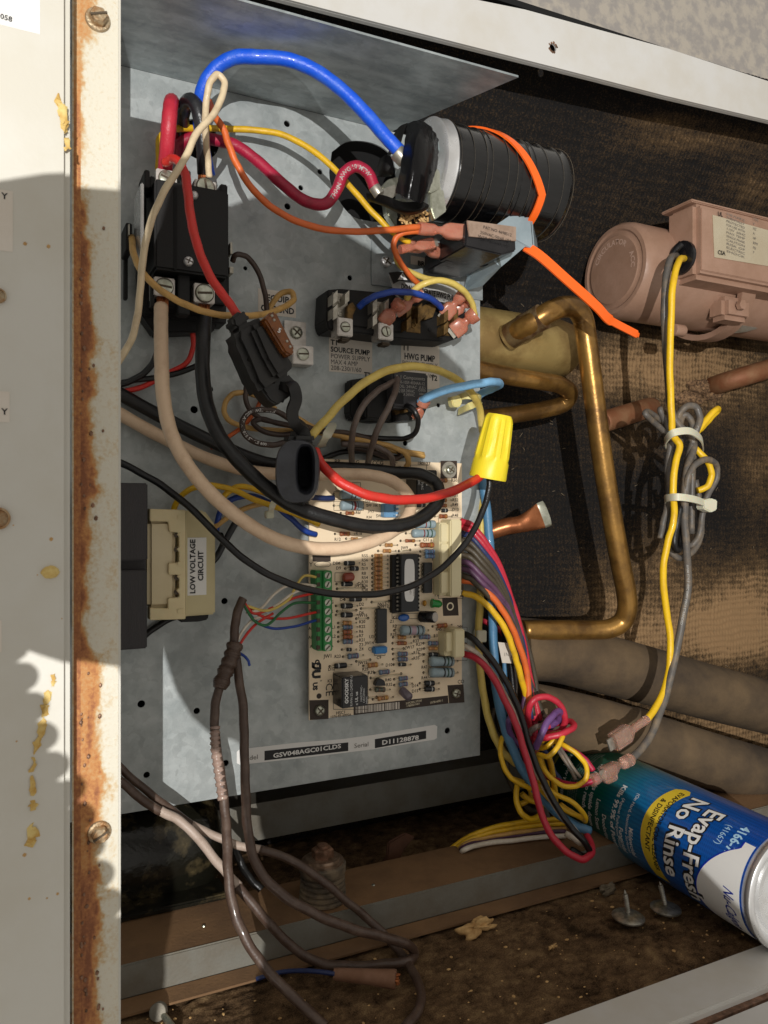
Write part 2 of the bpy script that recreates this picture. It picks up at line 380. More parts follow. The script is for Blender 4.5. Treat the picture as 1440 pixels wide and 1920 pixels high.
# ================================================================== SETTING: cabinet walls, floor, rail, post
# insulated rear wall, a woven relief with dust caught on it
nx, ny = 760, 620
xs = np.linspace(.02, .84, nx); zs = np.linspace(0, 1, ny); X, Z = np.meshgrid(xs, zs); Z = -.29 + Z * (.29 + .328 + .060 * X); YW = YB - .110 * np.clip((Z - .19) / .15, 0, 1.1)
wx = X + .0045 * (fbm(X, Z, 24, 5, 3) - .5) * 2; wz = Z + .0045 * (fbm(X, Z, 28, 9, 3) - .5) * 2
wv = np.sin(wx / .0086 * 2 * np.pi + wz / .0122 * 2 * np.pi) * np.sin(-wx / .0086 * 2 * np.pi + wz / .0122 * 2 * np.pi)
amp = .5 + .9 * fbm(X, Z, 14, 21)
wv = wv * amp * (.5 + vnoise(X, Z, 190, 91))
big = fbm(X + 3, Z + 3, 7, 40, 5)
dd = FWD.x * X + FWD.y * YW; px_ = 720 + F * (RGT.x * X + RGT.y * YW) / dd; py_ = 960 - F * Z / dd
def blob(cx, cy, rx, ry, a=1.0): return a * np.exp(-(((px_ - cx) / rx) ** 2 + ((py_ - cy) / ry) ** 2))
den = blob(1180, 690, 130, 60, .8) + blob(1330, 700, 130, 75, .8) + blob(1400, 1140, 110, 100, .85) + blob(1290, 1190, 170, 55, .9) + blob(1140, 1120, 60, 90, .45) + blob(1430, 880, 60, 90, .45) + blob(1240, 1060, 60, 80, .4) + blob(1180, 420, 160, 120, .08) + blob(1360, 1370, 170, 60, .95) + blob(1120, 1300, 90, 50, .7) + blob(1330, 262, 140, 24, .45) + blob(1240, 225, 80, 14, .35) + blob(1420, 350, 60, 50, .3) + blob(1180, 830, 50, 40, .45)
den = den * (.55 + .9 * fbm(X + 1.7, Z + .3, 16, 77, 5)) + .16 * (big - .5)
smear = .14 * np.clip(fbm(X * 3, Z * .5, 30, 15, 3) - .45, 0, 1) * blob(1080, 950, 190, 190, 1)
fine = fbm(X, Z, 190, 17, 3)
dust = .13 + den * .72 + smear + .27 * np.clip(wv, -.8, .9) * np.clip(den, .2, 1) + .5 * (fine - .5) * np.clip(den + .2, 0, 1)
Y = YW - .0011 * wv * (.55 + .45 * np.clip(den * 1.6, 0, 1)) - .0022 * (fbm(X, Z, 22, 61) - .5) - .0008 * (fbm(X, Z, 260, 13, 2) - .5)
grid_obj('insulated_wall', np.stack([X, Y, Z], -1), np.clip(dust, 0, 1), dust_mat('dusty_insulation', '222121', '574633', '9c7e5c', .92),
         label='black woven insulation lining with brown dust caught in it', kind='structure')
# floor lining with dirt
nx, ny = 420, 260
xs = np.linspace(-.12, .84, nx); ys = np.linspace(.30, .60, ny); X, Y = np.meshgrid(xs, ys)
d1 = fbm(X, Y, 22, 70, 5); d2 = fbm(X, Y, 140, 71, 4)
fl = (vnoise(X, Y, 400, 72) > .965) * .5
dust = .40 + .45 * (d1 - .5) + .55 * (d2 - .5) + .35 * (fbm(X, Y, 420, 99, 2) - .5) + fl * .25
Zz = ZF + .0030 * (d2 - .5) + .0016 * (fbm(X, Y, 500, 74, 2) - .5)
grid_obj('floor_lining', np.stack([X, Y, Zz], -1), np.clip(dust, 0, 1), dust_mat('dirty_floor_lining', '33271c', '66503a', '937a58', .95, 1400),
         label='dirty black brown cabinet floor lining with crumbs', kind='structure')
bm = B(); box(bm, (.84, .20, -.32), (.86, YB + .03, .36)); box(bm, (-.20, .31, -.32), (-.19, YB + .03, .36)); box(bm, (-.20, YB + .012, -.32), (.86, YB + .03, .38))
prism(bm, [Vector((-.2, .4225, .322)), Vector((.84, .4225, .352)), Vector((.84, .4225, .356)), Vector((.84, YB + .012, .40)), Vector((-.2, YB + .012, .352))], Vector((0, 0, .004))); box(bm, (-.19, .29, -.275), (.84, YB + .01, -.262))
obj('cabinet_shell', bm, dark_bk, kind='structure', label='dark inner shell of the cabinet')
# insulated dark strip right behind the top rail
# top rail (white enamel) with lip
bm = B(); YR = .42
def RP(px, py, y=YR): r = ray(px, py); return r * (y / r.y)
a0 = RP(300, -62); a1 = RP(1600, 268); b0 = RP(300, -235); b1 = RP(1600, 76)
# lower edge follows (530,0)-(1440,225); upper edge (650,-8)-(1440,238 - the band is about 110 px tall)
def railz(px, py): return RP(px, py)
lowp = [railz(420, -32), railz(700, 40), railz(1036, 125), railz(1250, 180), railz(1440, 225), railz(1560, 256)]
upp = [railz(420, -92), railz(700, -40), railz(985, 18), railz(1120, 55), railz(1250, 90), railz(1440, 152), railz(1560, 190)]
hole = circ(1037, 89, 8, 40, 16)
poly = lowp + upp[::-1]
bm = sheet_with_holes([Vector((p.x, YR, p.z)) for p in poly], [[Vector((p.x, YR, p.z)) for p in hole]], .0016, (0, -1, 0))
tr = thing('top_rail', 'white enamelled top rail of the cabinet crossing the upper right, with one rusty screw hole', 'rail', (.4, YR, .33))
obj('rail_face', bm, railpaint, tr)
bm = B()
for i in range(len(lowp) - 1):
    p, q = lowp[i], lowp[i + 1]; prism(bm, [p + Vector((0, .0018, -.0001)), q + Vector((0, .0018, -.0001)), q + Vector((0, .0018, .0011)), p + Vector((0, .0018, .0011))], Vector((0, .003, 0)))
obj('rail_flange', bm, railpaint, tr)
bm = B(); c = Q(1037, 89, 40)
for k in range(18):
    a = random.random() * 6.28; r = (8 + random.random() * 2.5) * D(c) / F; p = c + Vector((math.cos(a) * r, 0, math.sin(a) * r))
    bmesh.ops.create_icosphere(bm, subdivisions=1, radius=.0006 + random.random() * .0005, matrix=Matrix.Translation(p) @ Matrix.Diagonal((1, .4, 1, 1)))
obj('rust_ring', bm, rustm, tr)
# room wall beyond the cabinet
bm = B(); box(bm, (.2, 1.05, .2), (2.2, 1.06, 1.6)); obj('room_wall', bm, roomw, kind='structure', label='rough grey plaster wall of the room beyond the cabinet')

# front lower lip (white) bottom right
bm = B(); zt = ZF + .002
def LPt(px, py, z=ZF + .004): return G(px, py, z)
p0 = Vector((.02, .305, 0)); p1 = Vector((.80, .295, 0))
box(bm, (-.02, .2735, ZF - .002), (.84, .302, ZF + .003), .0012)
lipn = obj('cabinet_front_lip', bm, railpaint, label='pale enamelled front lip of the cabinet at the lower right', cat='trim')
bm = B(); box(bm, (-.02, .20, ZF - .009), (.84, .2705, ZF - .001), .0015)
obj('lower_door_edge', bm, railpaint, label='pale lower sheet edge under the front lip with a rusty seam', cat='trim')
bm = B(); box(bm, (-.02, .2702, ZF - .006), (.84, .2738, ZF - .0005)); obj('seam_rust', bm, rustm, lipn)
# steel channel along the floor
ch = thing('floor_channel', 'dusty steel channel running across the cabinet floor below the panel', 'channel', (.2, .43, ZF))
bm = B(); box(bm, (-.15, .4110, ZF + .019), (.60, .457, ZF + .020)); obj('top_flange', bm, chanm, ch)
bm = B(); box(bm, (-.15, .4095, ZF + .003), (.60, .4112, ZF + .0204), .0008); obj('web', bm, steelface, ch)
bm = B(); box(bm, (-.15, .396, ZF + .0022), (.60, .4092, ZF + .0034)); obj('bottom_flange', bm, chanm, ch)
bm = B()
for px, py in ((382, 1737), (700, 1660)):
    c = G(px, py, ZF + .020); bmesh.ops.create_cone(bm, cap_ends=True, segments=12, radius1=.0011, radius2=.0009, depth=.0006, matrix=Matrix.Translation(c + Vector((0, 0, .0004))))
obj('rivet', bm, zinc, ch)
# second channel far back and a bracket in the shade
bm = B(); box(bm, (.10, .525, ZF + .020), (.50, .527, ZF + .046)); box(bm, (.10, .527, ZF + .045), (.50, YB - .004, ZF + .046))
obj('rear_channel', bm, steelface, label='dark rear steel channel seen under the panel', cat='channel')

# ---------------- mounting panel with real holes
HO = [(538, 232, 6), (600, 322, 5), (564, 352, 5), (539, 387, 6), (656, 521, 5), (430, 495, 0), (476, 495, 5), (460, 503, 4), (394, 730, 6), (364, 768, 7), (822, 760, 4), (760, 831, 5), (690, 645, 5), (785, 655, 5),
      (421, 1127, 6), (265, 1320, 7), (369, 1333, 6), (275, 1453, 6), (423, 1431, 6), (839, 1370, 6), (560, 960, 5), (470, 870, 5), (330, 700, 5), (415, 1003, 5)]
outer = [Vector((-.16, YP, .2535)), Vector((-.16, YP, Q(240, 1524).z)), Vector((Q(900, 1416).x, YP, Q(900, 1416).z)), Vector((Q(900, 1416).x, YP, .2535))]
holes = [circ(x, y, r) for x, y, r in HO if r]
holes.append([p_ for p_ in spline([Q(x, y) for x, y in ((622, 285), (650, 266), (690, 266), (722, 280), (738, 300), (738, 400), (720, 415), (690, 414), (660, 405), (635, 375), (618, 335), (622, 285))], 4)[:-1]])
holes.append(circ(374, 262, 37, 0, 28, 1.0))
mp = thing('mounting_panel', 'galvanised electrical mounting panel with punched holes carrying the controls', 'panel', (Q(600, 960).x, YP, -.18))
bm = sheet_with_holes(outer, holes, .0012, (0, -1, 0)); obj('sheet', bm, galv, mp)
bm = B(); xr = Q(900, 1416).x
box(bm, (xr - .0006, YP + .0013, Q(900, 1416).z), (xr + .0006, YP + .018, .19)); obj('side_flange', bm, galv, mp)
# top shelf bracket bent forward from the panel
zb = .2534
pts = [Vector((-.16, YP - .0005, zb)), Vector((.232, YP - .0005, zb)), Vector((.2694, .370, zb)), Vector((.13, .3745, zb)), Vector((-.16, .385, zb))]
bm = B(); prism(bm, pts, Vector((0, 0, .0012))); obj('shelf', bm, galv2, mp)
bm = B(); prism(bm, [Vector((-.16, .3845, zb - .0002)), Vector((.13, .3738, zb - .0002)), Vector((.2696, .3692, zb - .0002)), Vector((.2696, .3700, zb + .0016)), Vector((.13, .3748, zb + .0016)), Vector((-.16, .3853, zb + .0016))], Vector((0, 0, .0002)))
bm.free()
# black liner closing the gap behind the panel on the left
bm = B(); box(bm, (-.18, YP + .020, -.168), (.27, YP + .022, .30)); obj('panel_back_liner', bm, dark_bk, label='black liner behind the mounting panel', cat='liner')

# ---------------- stickers on the panel
def sticker(px0, py0, px1, py1, o, m=paper, th=.12, rnd=0, par=mp, name='sticker', label=None):
    bm = B(); pbox(bm, px0, py0, px1, py1, o, o + th, 0); return obj(name, bm, m, par, label=label)
s1 = sticker(484, 545, 555, 592, .05, label='equipment ground sticker')
ptext('EQUIP', s1, ink, 499, 563, 12, .2, 42, bold=.03); ptext('GROUND', s1, ink, 489, 582, 12, .2, 62, bold=.03)
s2 = sticker(617, 632, 698, 700, .05, label='source pump terminal sticker')
for t, y, h, b, w in (('T1', 646, 10, .03, 12), ('SOURCE PUMP', 659, 10, .03, 73), ('POWER SUPPLY', 671, 9, 0, 73), ('MAX 4 AMP', 682, 9, 0, 50), ('208-230/1/60', 693, 9, 0, 57)): ptext(t, s2, ink, 620, y, h, .2, w, bold=b)
# ================================================================== left post and door panel
OP = 144.0; OD = 158.0
def rust_mat():
    m = bpy.data.materials.new('rusting_white_paint'); m.use_nodes = True; nt = m.node_tree; L = nt.links; b = nt.nodes['Principled BSDF']
    at = nt.nodes.new('ShaderNodeAttribute'); at.attribute_name = 'dust'; g = nt.nodes.new('ShaderNodeNewGeometry')
    n = nt.nodes.new('ShaderNodeTexNoise'); n.inputs['Scale'].default_value = 700; n.inputs['Detail'].default_value = 7; n.inputs['Roughness'].default_value = .7; L.new(g.outputs['Position'], n.inputs['Vector'])
    a = nt.nodes.new('ShaderNodeMath'); a.operation = 'MULTIPLY_ADD'; a.inputs[1].default_value = .8; L.new(n.outputs['Fac'], a.inputs[0])
    s = nt.nodes.new('ShaderNodeMath'); s.operation = 'SUBTRACT'; s.inputs[1].default_value = .40; L.new(at.outputs['Fac'], s.inputs[0]); L.new(s.outputs[0], a.inputs[2])
    r = nt.nodes.new('ShaderNodeValToRGB'); e = r.color_ramp.elements; e[0].color = lin('d2ccbb'); e[0].position = .16; e[1].color = lin('87553a'); e[1].position = .95
    for p, c in ((.33, 'c7b493'), (.47, 'bd9465'), (.62, 'bc8450'), (.78, 'a26a45')): k = e.new(p); k.color = lin(c)
    L.new(a.outputs[0], r.inputs[0]); L.new(r.outputs[0], b.inputs['Base Color'])
    rr = nt.nodes.new('ShaderNodeMapRange'); rr.inputs['From Min'].default_value = .2; rr.inputs['From Max'].default_value = .6; rr.inputs['To Min'].default_value = .4; rr.inputs['To Max'].default_value = .9
    L.new(a.outputs[0], rr.inputs['Value']); L.new(rr.outputs[0], b.inputs['Roughness'])
    bp = nt.nodes.new('ShaderNodeBump'); bp.inputs['Strength'].default_value = .45; bp.inputs['Distance'].default_value = .0006; L.new(a.outputs[0], bp.inputs['Height']); L.new(bp.outputs[0], b.inputs['Normal'])
    return m
rustp = rust_mat(); MATS['rustp'] = rustp
post = thing('corner_post', 'white painted cabinet corner post streaked with orange rust, left of the open panel', 'post', (Q(185, 960, OP).x, YP - OP * .001, -.22))
nx, ny = 96, 1000
pxs = np.linspace(135, 222, nx); x0 = Q(135, 960, OP).x; x1 = Q(222, 960, OP).x
tz = Q(180, -40, OP).z; bz = Q(180, 1960, OP).z
PX, PY = np.meshgrid(pxs, np.linspace(-40, 1960, ny)); XX = x0 + (PX - 135) / 87 * (x1 - x0); ZZ = tz + (PY + 40) / 2000 * (bz - tz)
u = (PX - 150) / 70
edge = np.interp(PY, [-40, 60, 100, 240, 380, 480, 900, 980, 1080, 1200, 1260, 1560, 1640, 1760, 1960], [.5, .35, .03, .04, .08, .26, .36, .24, .12, .16, .55, .60, .45, .45, .5])
streak = fbm(PX / 12, PY / 60, 1, 3, 4); blot = fbm(PX / 30, PY / 40, 1, 8, 4)
s = 1 / (1 + np.exp((u - edge - .5 * (blot - .5)) / .07))
lev = np.interp(PY, [-40, 60, 240, 900, 1000, 1200, 1260, 1600, 1660, 1960], [.5, .45, .65, .82, .74, .72, .52, .52, .66, .62])
dust = s * lev * (.75 + .5 * (streak)) + .38 * np.clip(blot - .45, 0, 1) * (PY > 400) + .28 * np.clip((streak - .55) * 3, 0, 1) * (PY > 1200) * (1 - u) + .12
gl_ = np.interp(PY, [-40, 100, 240, 1960], [.45, .5, .72, .8]); dust = np.where((u < .02) & (u > -.17), gl_ + .25 * (fbm(PX / 4, PY / 14, 1, 44, 3) - .5), dust)
dust = np.where(u <= -.17, .3, dust)
Yy = np.full_like(XX, YP - OP * .001) - .0004 * np.clip(dust - .4, 0, 1) * fbm(PX / 3, PY / 3, 1, 4, 2)
g = grid_obj('face', np.stack([XX, Yy, ZZ], -1)[:, ::1], np.clip(dust, 0, 1.2), rustp); g.parent = post.o; g.matrix_parent_inverse = post.w.inverted()
g.matrix_basis = g.matrix_basis.copy(); g.matrix_parent_inverse = Matrix.Identity(4); g.location = Vector(g.location) - post.w.translation
bm = B(); box(bm, (x1 - .0002, YP - OP * .001 + .0004, bz), (x1 + .0009, YP - OP * .001 + .020, tz)); obj('return_edge', bm, whitepaint, post)
# screws on the post
def hexscrew(px, py, r, rusty, o=OP, par=post, slot=20):
    c = Q(px, py, o); rr = r * D(c) / F
    n = thing('x', None, None, c); bpy.data.objects.remove(n.o)
    bm = B(); f = Vector((0, -1, 0))
    lathe(bm, c, c + f * .004, [(0, rr * 1.18), (.0006, rr * 1.2), (.0011, rr * 1.1), (.0012, rr * .9)], 24)
    lathe(bm, c + f * .0011, c + f * .005, [(0, rr * .88), (.0026, rr * .88), (.0034, rr * .76), (.0035, rr * .74)], 6)
    h = obj('screw_head', bm, MATS['rusty_bolt'] if rusty == 2 else (MATS['screw_tarnish'] if rusty else zinc), par)
    bm = B(); M_ = Matrix.Translation(c + f * .0047) @ Matrix.Rotation(R(slot), 4, 'Y'); box(bm, (-rr * .8, -.0004, -rr * .10), (rr * .8, .0004, rr * .10), M=M_); obj('slot', bm, MATS['slot_dark'], h)
mat('screw_tarnish', 'b3a184', .4, .6, vary=(300, .9), col2='9c7248', bump=(600, .4)); mat('slot_dark', '4a3d2c', .6)
hexscrew(183, 38, 19, 1, slot=-20); hexscrew(186, 1560, 18, 1, slot=-30)
bm = B()
for k in range(70):
    py = random.uniform(420, 980) if random.random() < .5 else random.uniform(1250, 1900); px = 152 + random.random() ** 2 * 45; c = Q(px, py, OP + .3)
    bmesh.ops.create_icosphere(bm, subdivisions=1, radius=.0003 + random.random() * .0005, matrix=Matrix.Translation(c) @ Matrix.Diagonal((1, .5, 1.4, 1)))
obj('rust_flakes', bm, rustm, post, kind='stuff')
# door panel
def rough_up(bm, k=.0010):
    for v in bm.verts: v.co += Vector((random.uniform(-k, k), random.uniform(-k * .1, k * .1), random.uniform(-k, k)))
door = thing('door_panel', 'white painted door panel at the far left with foam drips and part of its labels', 'door', (Q(60, 960, OD).x, YP - OD * .001, -.2))
bm = B(); x0d = Q(-120, 960, OD).x; x1d = Q(132, 960, OD).x
box(bm, (x0d, YP - OD * .001, bz - .03), (x1d, YP - OD * .001 + .012, tz + .03), .0022); obj('face', bm, whitepaint, door)
def dst(px0, py0, px1, py1, lines, label=None):
    bm = B(); pbox(bm, px0, py0, px1, py1, OD, OD + .15); s_ = obj('label_plate', bm, paperw if label is None else paper, door)
    for t, x, y, h, rot in lines: ptext(t, s_, ink, x, y, h, OD + .2, rot=rot, bold=.02)
dst(-40, -30, 75, 50, [('058', 0, 34, 10, -4)]); dst(-60, 352, 24, 467, [('Y', 3, 372, 12, 0)], 1); dst(-60, 732, 18, 790, [('Y', 3, 777, 12, 0)], 1); dst(-60, 1165, 3, 1225, [], 1)
bm = B()
for px, py, w, h in ((112, 190, 7, 14), (118, 215, 8, 18), (122, 236, 5, 10), (126, 270, 4, 12)): bmesh.ops.create_icosphere(bm, subdivisions=2, radius=1, matrix=Matrix.Translation(Q(px, py, OD)) @ Matrix.Diagonal((mpx(w, px, py, OD), .0009, mpx(h, px, py, OD), 1)))
rough_up(bm); obj('foam_smear', bm, foamy, door)
bm = B()
for px, py, w, h, a in ((88, 1305, 4, 13, 5), (84, 1330, 6, 14, 10), (78, 1365, 6, 18, 12), (70, 1395, 5, 16, 15), (62, 1435, 3, 14, 8), (62, 1475, 2.5, 20, 0), (62, 1510, 5, 8, 0), (62, 1562, 8, 16, -8), (57, 1578, 8, 8, 0), (100, 1275, 1.5, 14, -5)):
    bmesh.ops.create_icosphere(bm, subdivisions=2, radius=1, matrix=Matrix.Translation(Q(px, py, OD)) @ Matrix.Rotation(R(a), 4, 'Y') @ Matrix.Diagonal((mpx(w, px, py, OD), .0008, mpx(h, px, py, OD), 1)))
rough_up(bm); obj('foam_drip', bm, foamy, door)
bm = B(); bmesh.ops.create_icosphere(bm, subdivisions=3, radius=1, matrix=Matrix.Translation(Q(94, 1073, OD)) @ Matrix.Diagonal((mpx(16, 94, 1073, OD), .0018, mpx(12, 94, 1073, OD), 1)))
for v in bm.verts: v.co += Vector((random.uniform(-1, 1), 0, random.uniform(-1, 1))) * .0002
obj('foam_blob', bm, MATS['expanding_foam'], door)
bm = B()
for px, py, r in ((47, 457, 4), (91, 462, 4), (96, 1011, 4), (70, 1078, 1.5), (116, 1160, 1.5), (46, 1603, 4), (55, 1685, 3), (108, 1676, 3), (88, 1684, 2), (25, 985, 1.5), (31, 1390, 2)):
    bmesh.ops.create_icosphere(bm, subdivisions=1, radius=mpx(r, px, py, OD), matrix=Matrix.Translation(Q(px, py, OD)) @ Matrix.Diagonal((1, .3, 1, 1)))
obj('paint_speck', bm, MATS['foam_crumb'], door)
for py, r in ((972, 21), (555, 14)):
    bm = B(); c = Q(-3, py, OD); rr = mpx(r, 0, py, OD)
    lathe(bm, c, c + Vector((0, -.003, 0)), [(0, rr), (.0012, rr * .98), (.0016, rr * .8), (.0006, rr * .72), (.0004, rr * .3)], 28); obj('grommet', bm, MATS['screw_tarnish'], door)

# ================================================================== generic screws / lugs
FW = Vector((0, -1, 0))
def slotscrew(par, px, py, r, o, slot=0, head=zinc, h=1.6, phillips=False, name='screw'):
    c = Q(px, py, o); rr = mpx(r, px, py, o); bm = B(); hh = h * .001
    lathe(bm, c - FW * .001, c + FW * hh, [(0, rr), (.001 + hh * .55, rr), (.001 + hh * .85, rr * .86), (.001 + hh, rr * .6)], 20)
    s = obj(name, bm, head, par, smooth=.7)
    bm = B(); M_ = Matrix.Translation(c + FW * (hh + .00002)) @ Matrix.Rotation(R(slot), 4, 'Y')
    box(bm, (-rr * .82, -.0001, -rr * .13), (rr * .82, .0004, rr * .13), M=M_)
    if phillips: box(bm, (-rr * .13, -.00012, -rr * .6), (rr * .13, .0004, rr * .6), M=M_)
    obj('slot', bm, MATS['slot_dark'] if not phillips else MATS['slot_dark'], s)
    return s
def lug(par, px0, py0, px1, py1, o0, o1, rscr, slot, name='lug'):
    bm = B(); pbox(bm, px0, py0, px1, py1, o0, o1, .0005); n = obj(name, bm, alu, par)
    cx, cy = (px0 + px1) / 2, (py0 + py1) / 2
    bm = B(); c = Q(cx, cy, o1); rr = mpx(rscr * 1.12, cx, cy, o1); lathe(bm, c + FW * .00005, c + FW * .0003, [(0, rr), (.00025, rr)], 24); obj('screw_well', bm, MATS['slot_dark'], n)
    c2 = Q(cx, cy, o1); bm = B(); rr = mpx(rscr, cx, cy, o1)
    lathe(bm, c2, c2 + FW * .0016, [(0, rr), (.0009, rr), (.0013, rr * .8)], 24); s = obj('screw', bm, zinc, n, smooth=.7)
    bm = B(); M_ = Matrix.Translation(c2 + FW * .00125) @ Matrix.Rotation(R(slot), 4, 'Y'); box(bm, (-rr * .86, -.0001, -rr * .14), (rr * .86, .0003, rr * .14), M=M_)
    # sub-parts stop at the third level: the slot joins the well's material on the screw level
    obj('slot', bm, MATS['slot_dark'], n)
    return n

# ================================================================== contactor
con = thing('contactor', 'black two pole contactor block with wires in its lugs, upper left of the panel', 'contactor', Q(350, 620, 0))
bm = B(); pbox(bm, 268, 350, 425, 600, 1, 16, .001); pprism(bm, [(262, 585), (262, 470), (430, 480), (430, 560), (400, 622), (290, 625)], 1, 14, .0008)
obj('base', bm, black_pl, con)
bm = B(); pbox(bm, 290, 346, 429, 512, 16, 44, .0012); obj('housing', bm, black_pl, con)
bm = B(); pbox(bm, 326, 352, 332, 506, 44, 44.35); obj('cover_seam', bm, dark_bk, con)
bm = B(); pbox(bm, 286, 500, 425, 580, 14, 30, .001); pbox(bm, 334, 514, 356, 590, 30, 38, .0006); pbox(bm, 284, 514, 290, 575, 30, 36, .0005); pbox(bm, 402, 522, 424, 570, 28, 35, .0006); objs('terminal_barrier', bm, black_pl, con)
bm = B(); pbox(bm, 271, 318, 281, 352, 20, 40, .0005); pbox(bm, 281, 330, 291, 352, 20, 36, .0005); pbox(bm, 338, 318, 358, 352, 20, 34, .0005); pbox(bm, 413, 345, 427, 372, 20, 40, .0006); pbox(bm, 405, 355, 414, 372, 20, 40, .0006); objs('upper_barrier', bm, black_pl, con)
bm = B(); pbox(bm, 264, 342, 270, 478, 18, 42, .0006); obj('side_plate', bm, chrome, con)
bm = B(); pbox(bm, 236, 418, 248, 470, 6, 24, .0004); pbox(bm, 233, 424, 240, 560, 4, 9, .0004); objs('coil_terminal', bm, black_pl, con)
bm = B(); pbox(bm, 241, 420, 243, 440, 23, 27); pbox(bm, 432, 454, 436, 476, 20, 30, .0002); pbox(bm, 431, 500, 438, 512, 18, 26, .0002); objs('coil_tab', bm, tin, con)
lug(con, 289, 520, 328, 555, 22, 38, 15, 5); lug(con, 364, 532, 403, 568, 22, 38, 16, -6)
lug(con, 293, 318, 332, 352, 22, 40, 14, 20); lug(con, 365, 338, 406, 364, 22, 40, 16, 80)
slotscrew(con, 353, 491, 9, 44, 20, chrome, 2.6, phillips=True)
bm = B(); c = Q(364, 366, 44.5); bmesh.ops.create_uvsphere(bm, u_segments=12, v_segments=8, radius=mpx(8, 364, 366, 44)); bmesh.ops.translate(bm, vec=c, verts=bm.verts); obj('screw', bm, chrome, con, smooth=9)
bm = B()
for k in range(7):
    sweep(bm, [Q(295 + k * 3.2, 552, 34 + (k % 2)), Q(296 + k * 3, 585, 38 + (k % 3))], .0006, 6)
    sweep(bm, [Q(374 + k * 3.2, 565, 34 + (k % 2)), Q(373 + k * 2.6, 595, 36 + (k % 3))], .0006, 6)
    sweep(bm, [Q(372 + k * 2.2, 345, 34 + (k % 2)), Q(373 + k * 2.4, 328, 38 + (k % 3))], .0005, 6)
obj('wire_strands', bm, copperbare, con)

# ================================================================== ground lug
gl = thing('ground_lug', 'aluminium ground lug with slotted screw below the equipment ground sticker', 'lug', Q(568, 690, 0))
bm = B(); pbox(bm, 533, 602, 574, 650, .6, 2.2, .0003); obj('mounting_tab', bm, alu, gl)
bm = B(); pbox(bm, 549, 648, 588, 683, .6, 12, .0004); obj('lug_body', bm, alu, gl)
slotscrew(gl, 555, 624, 12, 2.2, 40, zinc, 2.2, phillips=True); slotscrew(gl, 568, 664, 12, 12, -4, zinc, 1.3)

# ================================================================== pump terminal strip
ts = thing('terminal_strip', 'black terminal strip with tinned tabs and screw lugs above the source pump sticker', 'terminal strip', Q(740, 640, 0))
bm = B(); pprism(bm, [(614, 543), (640, 541), (760, 552), (862, 572), (876, 588), (872, 628), (840, 641), (760, 636), (616, 618), (611, 600)], .3, 20, .0008)
obj('base', bm, black_pl, ts)
bm = B()
for a, b_, c_, d_ in ((655, 548, 693, 612), (737, 562, 758, 622), (822, 575, 832, 634)): pbox(bm, a, b_, c_, d_, 18, 21.5, .0004)
objs('barrier', bm, black_pl, ts)
def tabplate(px, py, s=1.0, m=tin):
    bm = B(); pbox(bm, px, py, px + 28 * s, py + 52 * s, 19, 20.6, .0002)
    for dx, dy in ((4, 2), (26, 2), (4, 28)): pprism(bm, [(px + dx * s - 3, py + dy * s), (px + dx * s + 5, py + dy * s - 8), (px + dx * s + 5, py + dy * s + 12), (px + dx * s - 3, py + dy * s + 18)], 20, 29, 0)
    p = obj('tab_plate', bm, m, ts)
    for dx, dy in ((14, 14), (14, 38)):
        c = Q(px + dx * s, py + dy * s, 20.6); bm = B(); lathe(bm, c, c + FW * .002, [(0, .0019), (.0008, .0019), (.0009, .0011), (.0012, .0011), (.0004, .0007)], 14); obj('rivet', bm, m, p, smooth=.7)
tabplate(624, 550); tabplate(698, 566); tabplate(762, 574, .95, brassd); tabplate(832, 586, .85, brassd)
bm = B(); pbox(bm, 650, 585, 662, 600, 20, 24, .0003); pprism(bm, [(652, 572), (662, 566), (668, 578), (658, 600), (650, 602)], 22, 26, .0003); pprism(bm, [(800, 570), (820, 572), (812, 594), (796, 600)], 22, 26, .0003); pprism(bm, [(782, 580), (800, 570), (806, 585), (784, 606)], 24, 27, .0003)
objs('wire_lug', bm, brassd, ts)
lug(ts, 633, 596, 662, 630, 16, 27, 9, -5); lug(ts, 710, 606, 738, 637, 16, 27, 9, 75)
bm = B()
for px, py in ((640, 633), (716, 641)): pbox(bm, px, py, px + 18, py + 6, 17, 26, .001)
objs('lug_bore', bm, MATS['slot_dark'], ts)
for px, py, r, m in ((805, 570, 6, dark_bk), (806, 618, 4, dark_bk)):
    bm = B(); c = Q(px, py, 20); lathe(bm, c, c + FW * .0003, [(0, mpx(r, px, py, 20)), (.0003, mpx(r, px, py, 20))], 14); obj('base_hole', bm, m, ts)

s3 = sticker(752, 645, 824, 728, .05, label='hot water generator pump terminal sticker')
for t, x, y, h, b, w, m in (('T1', 754, 656, 11, .03, 12, ink), ('HWG PUMP', 758, 673, 12, .03, 57, ink), ('POWER SUPPLY', 754, 684, 9, 0, 66, inkgrey), ('MAX 4 AMP', 754, 693, 8, 0, 46, inkgrey), ('208-230/1/60', 756, 704, 8, 0, 58, inkgrey)): ptext(t, s3, m, x, y, h, .2, w, bold=b)
ptext('T2', mp, ink, 683, 707, 10, .3, 12, bold=.03, name='stamped_lettering'); ptext('T2', mp, ink, 808, 713, 10, .2, 12, bold=.03, name='stamped_lettering#2')
